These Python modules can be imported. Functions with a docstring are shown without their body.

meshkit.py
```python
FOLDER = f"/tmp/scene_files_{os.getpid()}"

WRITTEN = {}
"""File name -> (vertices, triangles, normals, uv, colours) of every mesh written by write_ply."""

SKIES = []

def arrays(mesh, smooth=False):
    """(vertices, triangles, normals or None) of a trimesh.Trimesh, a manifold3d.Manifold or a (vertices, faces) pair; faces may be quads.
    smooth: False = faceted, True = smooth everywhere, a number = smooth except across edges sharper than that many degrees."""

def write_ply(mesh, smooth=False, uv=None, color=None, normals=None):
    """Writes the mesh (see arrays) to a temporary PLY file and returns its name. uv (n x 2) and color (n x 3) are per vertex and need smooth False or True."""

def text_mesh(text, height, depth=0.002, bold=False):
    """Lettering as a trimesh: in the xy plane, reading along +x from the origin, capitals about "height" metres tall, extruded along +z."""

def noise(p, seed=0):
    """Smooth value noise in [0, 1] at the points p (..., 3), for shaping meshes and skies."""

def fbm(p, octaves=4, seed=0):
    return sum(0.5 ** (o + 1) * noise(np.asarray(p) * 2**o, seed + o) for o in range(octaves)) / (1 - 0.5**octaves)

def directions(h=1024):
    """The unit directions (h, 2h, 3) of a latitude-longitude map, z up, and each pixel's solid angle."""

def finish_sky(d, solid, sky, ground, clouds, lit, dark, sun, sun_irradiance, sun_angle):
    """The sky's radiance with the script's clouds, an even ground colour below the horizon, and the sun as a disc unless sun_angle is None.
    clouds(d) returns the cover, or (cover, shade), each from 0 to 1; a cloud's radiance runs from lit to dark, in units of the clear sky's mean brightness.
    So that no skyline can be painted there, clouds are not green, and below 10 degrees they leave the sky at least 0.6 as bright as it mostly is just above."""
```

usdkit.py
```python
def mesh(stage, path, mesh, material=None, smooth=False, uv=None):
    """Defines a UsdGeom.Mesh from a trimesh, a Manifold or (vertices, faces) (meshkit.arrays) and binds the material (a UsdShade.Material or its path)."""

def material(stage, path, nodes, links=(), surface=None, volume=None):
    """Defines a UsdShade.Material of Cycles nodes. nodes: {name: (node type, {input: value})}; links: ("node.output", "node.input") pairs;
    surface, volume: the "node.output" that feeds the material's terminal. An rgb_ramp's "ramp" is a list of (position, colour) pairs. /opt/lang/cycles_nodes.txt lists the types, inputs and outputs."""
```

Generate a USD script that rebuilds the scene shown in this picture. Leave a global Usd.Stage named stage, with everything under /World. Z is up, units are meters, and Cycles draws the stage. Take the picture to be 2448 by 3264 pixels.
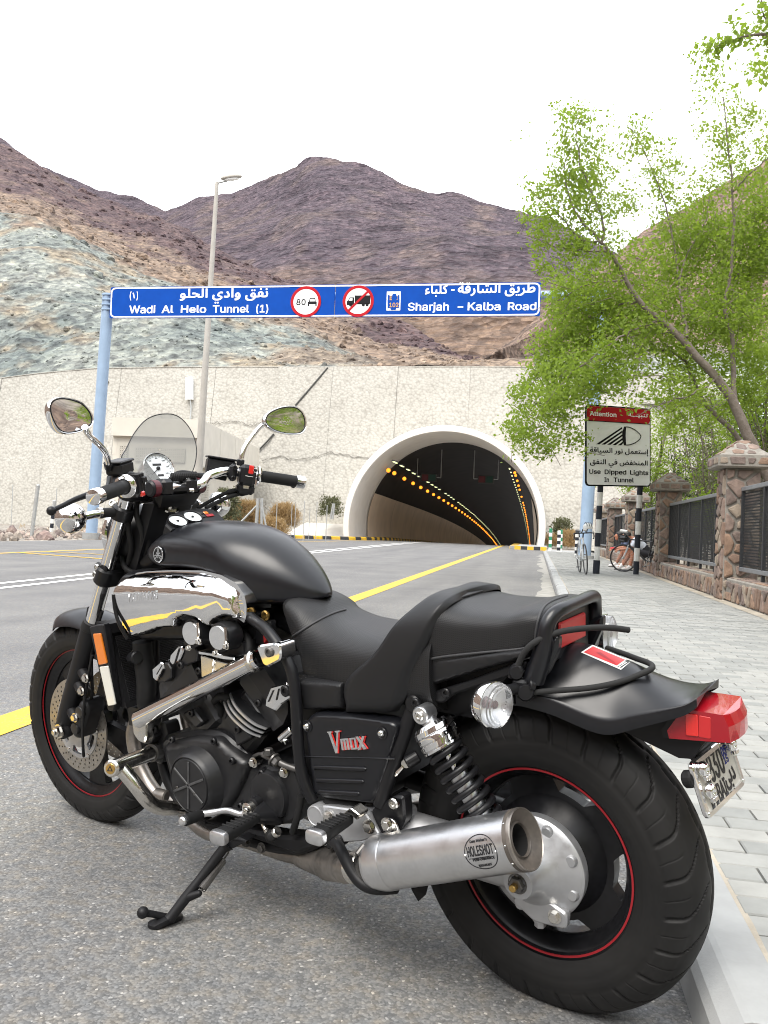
import math,random
import numpy as np
import trimesh,usdkit,meshkit
from pxr import Gf,Sdf,Usd,UsdGeom,UsdLux,UsdShade

stage=Usd.Stage.CreateInMemory()
UsdGeom.SetStageUpAxis(stage,'Z')
UsdGeom.SetStageMetersPerUnit(stage,1.0)
world=UsdGeom.Xform.Define(stage,'/World')
stage.SetDefaultPrim(world.GetPrim())
UsdGeom.Scope.Define(stage,'/World/Looks')

# ---------------------------------------------------------------- camera
EYE,PITCH,ROLL,FPX=0.98,0.0178,0.0418,2666.3
_fw=np.array([0,math.cos(PITCH),math.sin(PITCH)])
_rt=np.array([1.0,0,0])
_up=np.cross(_rt,_fw)
CR=math.cos(ROLL)*_rt+math.sin(ROLL)*_up
CU=-math.sin(ROLL)*_rt+math.cos(ROLL)*_up
CAM=np.array([0,0,EYE])
cam=UsdGeom.Camera.Define(stage,'/World/camera')
cam.AddTransformOp().Set(Gf.Matrix4d(*CR,0,*CU,0,*(-_fw),0,*CAM,1))
cam.CreateHorizontalApertureAttr(24.48)
cam.CreateVerticalApertureAttr(32.64)
cam.CreateFocalLengthAttr(FPX/100)
cam.CreateClippingRangeAttr(Gf.Vec2f(0.05,20000))
cam.CreateExposureAttr(1.35)

# ---------------------------------------------------------------- sky and sun (bright hazy overcast)
SUN_EL,SUN_AZ=math.radians(58),math.radians(-150)       # azimuth measured from +y towards +x
SUN_DIR=np.array([math.sin(SUN_AZ)*math.cos(SUN_EL),math.cos(SUN_AZ)*math.cos(SUN_EL),math.sin(SUN_EL)])
dome=UsdLux.DomeLight.Define(stage,'/World/sky')
dome.GetPrim().SetCustomDataByKey('kind','structure')
dome.GetPrim().SetCustomDataByKey('label','bright white overcast sky above the mountains')
skymat=usdkit.material(stage,'/World/Looks/sky_look',{
    'tc':('texture_coordinate',{}),
    'sky':('sky_texture',{'sky_type':'single_scattering','sun_disc':False,'sun_elevation':SUN_EL,'sun_rotation':SUN_AZ,'aerosol_density':3.0,'air_density':1.0}),
    'n':('noise_texture',{'scale':1.6,'detail':4.0,'roughness':0.55}),
    'r':('rgb_ramp',{'ramp':[(0.25,(10.2,10.7,11.5)),(0.75,(14.2,14.4,14.8))]}),
    'm':('mix',{'mix_type':'mix','fac':0.88}),
    'bg':('background_shader',{'strength':0.08})},
    [('tc.generated','n.vector'),('n.fac','r.fac'),('sky.color','m.color1'),('r.color','m.color2'),('m.color','bg.color')],surface='bg.background')
UsdShade.MaterialBindingAPI.Apply(dome.GetPrim()).Bind(skymat)
sun=UsdLux.DistantLight.Define(stage,'/World/sun')
sun.CreateIntensityAttr(0.4)
sun.CreateAngleAttr(35.0)
sun.CreateColorAttr(Gf.Vec3f(1.0,0.95,0.88))
sun.GetPrim().CreateAttribute('inputs:normalize',Sdf.ValueTypeNames.Bool).Set(True)
_z=SUN_DIR
_x=np.cross([0,0,1.0],_z); _x /= np.linalg.norm(_x)
_y=np.cross(_z,_x)
sun.AddTransformOp().Set(Gf.Matrix4d(*_x,0,*_y,0,*_z,0,0,0,0,1))

# ---------------------------------------------------------------- naming and bookkeeping
used={}


def numbered(path):
    if path not in used:
        used[path]=0
        return path
    used[path] += 1
    return numbered_free(f'{path}_{used[path]:03d}')


def numbered_free(p):
    used.setdefault(p,0)
    return p


def tag(p,label=None,cat=None,group=None,kind=None):
    p=p.GetPrim() if hasattr(p,'GetPrim') else p
    for k,v in (('label',label),('category',cat),('group',group),('kind',kind)):
        if v:
            p.SetCustomDataByKey(k,v)
    return p


def path_of(parent):
    if parent is None:
        return '/World'
    return str((parent.GetPrim() if hasattr(parent,'GetPrim') else parent).GetPath())


def obj(name,mesh,mat,parent=None,smooth=False,label=None,cat=None,group=None,kind=None):
    path=numbered(f'{path_of(parent)}/{name}')
    m=usdkit.mesh(stage,path,mesh,MATS[mat] if isinstance(mat,str) else mat,smooth=smooth)
    tag(m,label,cat,group,kind)
    return m.GetPrim()


def thing(name,label=None,cat=None,matrix=None,loc=None,rotz=0.0,group=None,kind=None):
    path=numbered(f'/World/{name}')
    x=UsdGeom.Xform.Define(stage,path)
    if matrix is not None:
        x.AddTransformOp().Set(Gf.Matrix4d(matrix.T.tolist()))
    elif loc is not None:
        x.AddTranslateOp().Set(Gf.Vec3d(*map(float,loc)))
        if rotz:
            x.AddRotateZOp().Set(math.degrees(rotz))
    tag(x,label,cat,group,kind)
    return x.GetPrim()


def copy_of(src,name,label,cat,loc,rotz=0.0,group=None,scale=None):
    path=numbered(f'/World/{name}')
    x=UsdGeom.Xform.Define(stage,path)
    x.GetPrim().GetReferences().AddInternalReference(src.GetPath())
    x.GetPrim().SetInstanceable(True)
    x.ClearXformOpOrder()
    x.AddTranslateOp(opSuffix='place').Set(Gf.Vec3d(*map(float,loc)))
    x.AddRotateZOp(opSuffix='turn').Set(math.degrees(rotz))
    if scale:
        x.AddScaleOp(opSuffix='size').Set(Gf.Vec3f(*([scale]*3 if np.ndim(scale) == 0 else scale)))
    tag(x,label,cat,group)
    return x.GetPrim()


# ---------------------------------------------------------------- materials
MATS={}


def mat(name,color,rough=0.5,metal=0.0,var=0.0,vscale=8.0,var2=None,bump=0.0,bscale=60.0,bdist=0.01,rvar=0.0,coords='position',**extra):
    """Principled look: base colour with noise variation (var or a second colour var2), noise bump, uneven gloss."""
    nodes={'p':('principled_bsdf',{'base_color':color,'roughness':rough,'metallic':metal,**extra})}
    links=[]
    if var or var2 or bump or rvar:
        nodes['g']=('geometry',{}) if coords == 'position' else ('texture_coordinate',{})
        src='g.position' if coords == 'position' else 'g.object'
    if var or var2:
        nodes['n']=('noise_texture',{'scale':vscale,'detail':6.0,'roughness':0.62})
        c2=var2 if var2 else tuple(min(1,c*(1+var)) for c in color)
        c1=color if var2 else tuple(c*(1-var) for c in color)
        nodes['r']=('rgb_ramp',{'ramp':[(0.32,c1),(0.68,c2)]})
        links += [(src,'n.vector'),('n.fac','r.fac'),('r.color','p.base_color')]
    if rvar:
        nodes['n3']=('noise_texture',{'scale':vscale*2.3,'detail':4.0})
        nodes['mr']=('map_range',{'from_min':0.3,'from_max':0.7,'to_min':max(0.02,rough-rvar),'to_max':min(1,rough+rvar)})
        links += [(src,'n3.vector'),('n3.fac','mr.value'),('mr.result','p.roughness')]
    if bump:
        nodes['n2']=('noise_texture',{'scale':bscale,'detail':5.0,'roughness':0.6})
        nodes['b']=('bump',{'strength':bump,'distance':bdist})
        links += [(src,'n2.vector'),('n2.fac','b.height'),('b.normal','p.normal')]
    MATS[name]=usdkit.material(stage,f'/World/Looks/{name}',nodes,links,surface='p.BSDF')
    return MATS[name]


def mat_nodes(name,nodes,links,surface='p.BSDF',**kw):
    MATS[name]=usdkit.material(stage,f'/World/Looks/{name}',nodes,links,surface=surface,**kw)
    return MATS[name]


# ---------------------------------------------------------------- mesh helpers
def unit(v):
    v=np.asarray(v,float)
    return v/max(np.linalg.norm(v),1e-12)


def frame_of(d):
    d=unit(d)
    a=np.array([0,0,1.0]) if abs(d[2])<0.9 else np.array([1.0,0,0])
    x=unit(np.cross(a,d))
    return x,np.cross(d,x),d


def tm(v,f):
    return trimesh.Trimesh(np.asarray(v,float),np.asarray(f,int),process=False)


def join(*ms):
    ms=[m for x in ms for m in (x if isinstance(x,(list,tuple)) else [x])]
    return trimesh.util.concatenate([m if isinstance(m,trimesh.Trimesh) else tm(*m) for m in ms])


def grid_faces(nu,nv,wrap_u=False,wrap_v=False):
    u=np.arange(nu if wrap_u else nu-1)
    v=np.arange(nv if wrap_v else nv-1)
    U,V=np.meshgrid(u,v,indexing='ij')
    a=U*nv+V
    b=((U+1)%nu)*nv+V
    c=((U+1)%nu)*nv+(V+1)%nv
    d=U*nv+(V+1)%nv
    q=np.stack([a,b,c,d],-1).reshape(-1,4)
    return np.vstack([q[:,[0,1,2]],q[:,[0,2,3]]])


def spline(pts,n=24,closed=False):
    from scipy.interpolate import CubicSpline
    p=np.asarray(pts,float)
    if closed:
        p=np.vstack([p,p[:1]])
    t=np.r_[0,np.cumsum(np.maximum(np.linalg.norm(np.diff(p[:,:3],axis=0),axis=1),1e-9) ** 0.6)]
    cs=CubicSpline(t,p,bc_type='periodic' if closed else 'natural')
    return cs(np.linspace(0,t[-1],n,endpoint=not closed))


def tube(pts,r,n=12,closed=False,caps=True):
    p=np.asarray(pts,float)
    r=np.broadcast_to(np.asarray(r,float),(len(p),))
    if closed:
        tg=np.roll(p,-1,0)-np.roll(p,1,0)
    else:
        tg=np.gradient(p,axis=0)
    tg /= np.maximum(np.linalg.norm(tg,axis=1,keepdims=True),1e-12)
    x,y,_=frame_of(tg[0])
    rings,ang=[],np.linspace(0,2*np.pi,n,endpoint=False)
    for i in range(len(p)):
        x=unit(x-tg[i]*(x@tg[i]))
        y=np.cross(tg[i],x)
        rings.append(p[i]+r[i]*(np.cos(ang)[:,None]*x+np.sin(ang)[:,None]*y))
    v=np.vstack(rings)
    f=grid_faces(len(p),n,closed,True)
    if caps and not closed:
        k=len(v)
        v=np.vstack([v,p[:1],p[-1:]])
        i=np.arange(n)
        j=(i+1)%n
        f=np.vstack([f,np.stack([np.full(n,k),j,i],1),np.stack([np.full(n,k+1),i+(len(p)-1)*n,j+(len(p)-1)*n],1)])
    m=tm(v,f)
    return m


def lathe(profile,origin,axis,n=40,phase=0.0):
    """profile: (radius, height along axis) pairs."""
    x,y,z=frame_of(axis)
    a=np.linspace(0,2*np.pi,n,endpoint=False)+phase
    pr=np.asarray(profile,float)
    ring=np.cos(a)[:,None]*x+np.sin(a)[:,None]*y
    v=(np.asarray(origin,float)+pr[:,1][:,None,None]*z+pr[:,0][:,None,None]*ring[None]).reshape(-1,3)
    f=grid_faces(len(pr),n,False,True)[:,::-1]
    m=tm(v,f)
    m.merge_vertices()
    m.update_faces(m.nondegenerate_faces())
    return m


def rod(a,b,r,n=14,bevel=None):
    a,b=np.asarray(a,float),np.asarray(b,float)
    L=np.linalg.norm(b-a)
    e=min(r*0.2,L*0.2) if bevel is None else bevel
    return lathe([(0,0),(r-e,0),(r,e),(r,L-e),(r-e,L),(0,L)],a,b-a,n)


def hull(pts):
    return trimesh.convex.convex_hull(np.asarray(pts,float))


def rbox(size,bevel=0.004,center=(0,0,0),axes=None):
    """Chamfered box."""
    h=np.asarray(size,float)/2
    b=min(bevel,h.min()*0.9)
    pts=[]
    for s in np.ndindex(2,2,2):
        s=np.array(s)*2-1
        for k in range(3):
            q=h-b
            q[k]=h[k]
            pts.append(s*q)
    m=hull(pts)
    v=np.array(m.vertices)
    if axes is not None:
        v=v@np.asarray(axes,float)
    m=tm(v+np.asarray(center,float),m.faces)
    return m


def beam(a,b,w,h,up=(0,0,1),bevel=0.003,ext=0.0):
    a,b=np.asarray(a,float),np.asarray(b,float)
    d=unit(b-a)
    s=unit(np.cross(up,d))
    u=np.cross(d,s)
    return rbox((np.linalg.norm(b-a)+2*ext,w,h),bevel,(a+b)/2,np.stack([d,s,u]))


def fillet(pts,r=0.01,n=4):
    """Rounds the corners of a closed 2D polygon."""
    p=np.asarray(pts,float)
    out=[]
    for i in range(len(p)):
        a,b,c=p[i-1],p[i],p[(i+1)%len(p)]
        l1,l2=np.linalg.norm(a-b),np.linalg.norm(c-b)
        k=min(r,l1*0.45,l2*0.45)
        s,e=b+(a-b)/l1*k,b+(c-b)/l2*k
        for t in np.linspace(0,1,n+1):
            out.append((1-t) ** 2*s+2*t*(1-t)*b+t*t*e)
    return np.array(out)


def inset(p,d):
    """Moves a closed counter-clockwise polygon's edges inwards by d."""
    p=np.asarray(p,float)
    e1=p-np.roll(p,1,0)
    e2=np.roll(p,-1,0)-p
    e1 /= np.maximum(np.linalg.norm(e1,axis=1,keepdims=True),1e-9)
    e2 /= np.maximum(np.linalg.norm(e2,axis=1,keepdims=True),1e-9)
    n1,n2=np.stack([-e1[:,1],e1[:,0]],1),np.stack([-e2[:,1],e2[:,0]],1)
    m=n1+n2
    m /= np.maximum(np.linalg.norm(m,axis=1,keepdims=True),1e-9)
    c=np.clip((m*n1).sum(1),0.5,1)
    return p+m*(d/c)[:,None]


def area2(p):
    x,y=p[:,0],p[:,1]
    return 0.5*np.sum(x*np.roll(y,-1)-y*np.roll(x,-1))


def triangulate(p):
    from shapely.geometry import Polygon
    v,f=trimesh.creation.triangulate_polygon(Polygon(p),engine='earcut')
    return v,f


def plate(poly,h0,h1,bevel=0.0,holes=(),place=None):
    """Extrudes a 2D polygon from h0 to h1 with bevelled rims. place(points (n,2), h) -> (n,3). Holes have straight sides."""
    from shapely.geometry import Polygon
    p=np.asarray(poly,float)
    if area2(p)<0:
        p=p[::-1]
    place=place or (lambda q,h:np.column_stack([q,np.full(len(q),h)]))
    b=bevel
    levels=[(inset(p,b),h0),(p,h0+b),(p,h1-b),(inset(p,b),h1)] if b else [(p,h0),(p,h1)]
    n=len(p)
    parts=[tm(np.vstack([place(q,h) for q,h in levels]),grid_faces(len(levels),n,False,True))]
    cap2,capf=trimesh.creation.triangulate_polygon(Polygon(levels[0][0],[h for h in holes]),engine='earcut')
    parts.append(tm(place(cap2,h0),capf[:,::-1]))
    parts.append(tm(place(cap2,h1),capf))
    for hole in holes:
        hp=np.asarray(hole,float)
        if area2(hp)>0:
            hp=hp[::-1]
        parts.append(tm(np.vstack([place(hp,h0),place(hp,h1)]),grid_faces(2,len(hp),False,True)))
    m=join(parts)
    m.merge_vertices()
    m.fix_normals()
    return m


def loft(rings,caps=True,closed=True):
    rings=[np.asarray(r,float) for r in rings]
    n=len(rings[0])
    v=np.vstack(rings)
    f=grid_faces(len(rings),n,False,closed)
    if caps and closed:
        k=len(v)
        v=np.vstack([v,rings[0].mean(0)[None],rings[-1].mean(0)[None]])
        i=np.arange(n)
        j=(i+1)%n
        f=np.vstack([f,np.stack([np.full(n,k),j,i],1),np.stack([np.full(n,k+1),i+(len(rings)-1)*n,j+(len(rings)-1)*n],1)])
    m=tm(v,f)
    if closed and caps:
        m.fix_normals()
    return m


def coil(a,b,r,wire,turns,n=14,per=22):
    x,y,z=frame_of(np.asarray(b,float)-np.asarray(a,float))
    t=np.linspace(0,1,int(turns*per))
    ang=t*turns*2*np.pi
    p=np.asarray(a,float)+np.outer(t,np.asarray(b,float)-np.asarray(a,float))+r*(np.cos(ang)[:,None]*x+np.sin(ang)[:,None]*y)
    return tube(p,wire,n)


def bolt(c,d,r=0.008,h=0.006,hexa=False,socket=True):
    c=np.asarray(c,float)
    if hexa:
        return join(lathe([(0,0),(r*1.3,0),(r*1.3,h*0.25),(0,h*0.25)],c,d,16),lathe([(0,0),(r,0),(r,h*0.9),(r*0.85,h),(0,h)],c,d,6))
    if socket:
        return lathe([(0,0),(r,0),(r,h*0.7),(r*0.8,h),(r*0.5,h),(r*0.45,h*0.45),(0,h*0.45)],c,d,14)
    return lathe([(0,0),(r,0),(r*0.9,h*0.55),(r*0.6,h*0.9),(0,h)],c,d,14)


def ball(c,r,sub=3,scale=(1,1,1)):
    m=trimesh.creation.icosphere(sub,r)
    return tm(np.array(m.vertices)*np.asarray(scale,float)+np.asarray(c,float),m.faces)


def text_on(text,height,origin,xdir,ydir,depth=0.002,bold=True,width=None,center=False):
    """Lettering laid on the plane through origin; xdir is the reading direction."""
    m=meshkit.text_mesh(text,height,depth,bold)
    v=np.array(m.vertices)
    if width:
        v[:,0] *= width/max(v[:,0].max()-v[:,0].min(),1e-9)
    if center:
        v[:,0] -= (v[:,0].max()+v[:,0].min())/2
    xd,yd=unit(xdir),unit(ydir)
    return tm(np.asarray(origin,float)+v@np.stack([xd,yd,np.cross(xd,yd)]),m.faces)


def arabic_on(key,height,origin,xdir,ydir,depth=0.002,width=None,center=False,right=False):
    from shapely.geometry import Polygon
    parts=[]
    for g in ARABIC[key].split('|'):
        rings=[np.array([list(map(int,q.split(','))) for q in r.split()],float) for r in g.split('/')]
        pg=Polygon(rings[0],rings[1:]).buffer(0)
        for q in getattr(pg,'geoms',[pg]):
            parts.append(trimesh.creation.extrude_polygon(q,1.0,engine='earcut'))
    m=join(parts)
    v=np.array(m.vertices)
    s=height/80.0
    v[:,:2] *= s
    v[:,2] *= depth
    if width:
        v[:,0] *= width/(v[:,0].max()-v[:,0].min())
    if center:
        v[:,0] -= (v[:,0].max()+v[:,0].min())/2
    if right:
        v[:,0] -= v[:,0].max()
    xd,yd=unit(xdir),unit(ydir)
    return tm(np.asarray(origin,float)+v@np.stack([xd,yd,np.cross(xd,yd)]),m.faces)


# ---------------------------------------------------------------- measuring: rays of the photograph met with known planes of the place
def ray(u,v):
    return _fw+(u-1224)/FPX*CR-(v-1632)/FPX*CU


def G(u,v,z=0.0):
    d=ray(u,v)
    return CAM+d*((z-EYE)/d[2])


def D(u,v,Y):
    d=ray(u,v)
    return CAM+d*(Y/d[1])


HEAD=math.radians(10.4)                      # heading of the road
RT,RN=np.array([math.sin(HEAD),math.cos(HEAD),0]),np.array([math.cos(HEAD),-math.sin(HEAD),0])
RO=np.array([0.342,-0.063,0])


def road(s,w,z=0.0):
    """Along the road from the camera, to the right of the kerb line, up."""
    s,w,z=np.broadcast_arrays(np.asarray(s,float),np.asarray(w,float),np.asarray(z,float))
    return RO+s[...,None]*RT+w[...,None]*RN+z[...,None]*np.array([0,0,1.0])


ROADM=np.array([[RN[0],RT[0],0,RO[0]],[RN[1],RT[1],0,RO[1]],[0,0,1,0],[0,0,0,1]],float)   # local x = w, y = s


def drop(s):
    """The road falls away past the tunnel mouth."""
    d=np.maximum(np.asarray(s,float)-57.5,0)
    return-(0.012*d*np.minimum(d/12,1)+0.00018*d*d)


def meet_w(u,v,w):
    """(s, z) where the ray through a pixel meets the upright plane w = const along the road."""
    d=ray(u,v)
    t=(w-(CAM-RO)@RN)/(d@RN)
    p=CAM+t*d
    return (p-RO)@RT,p[2]


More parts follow.
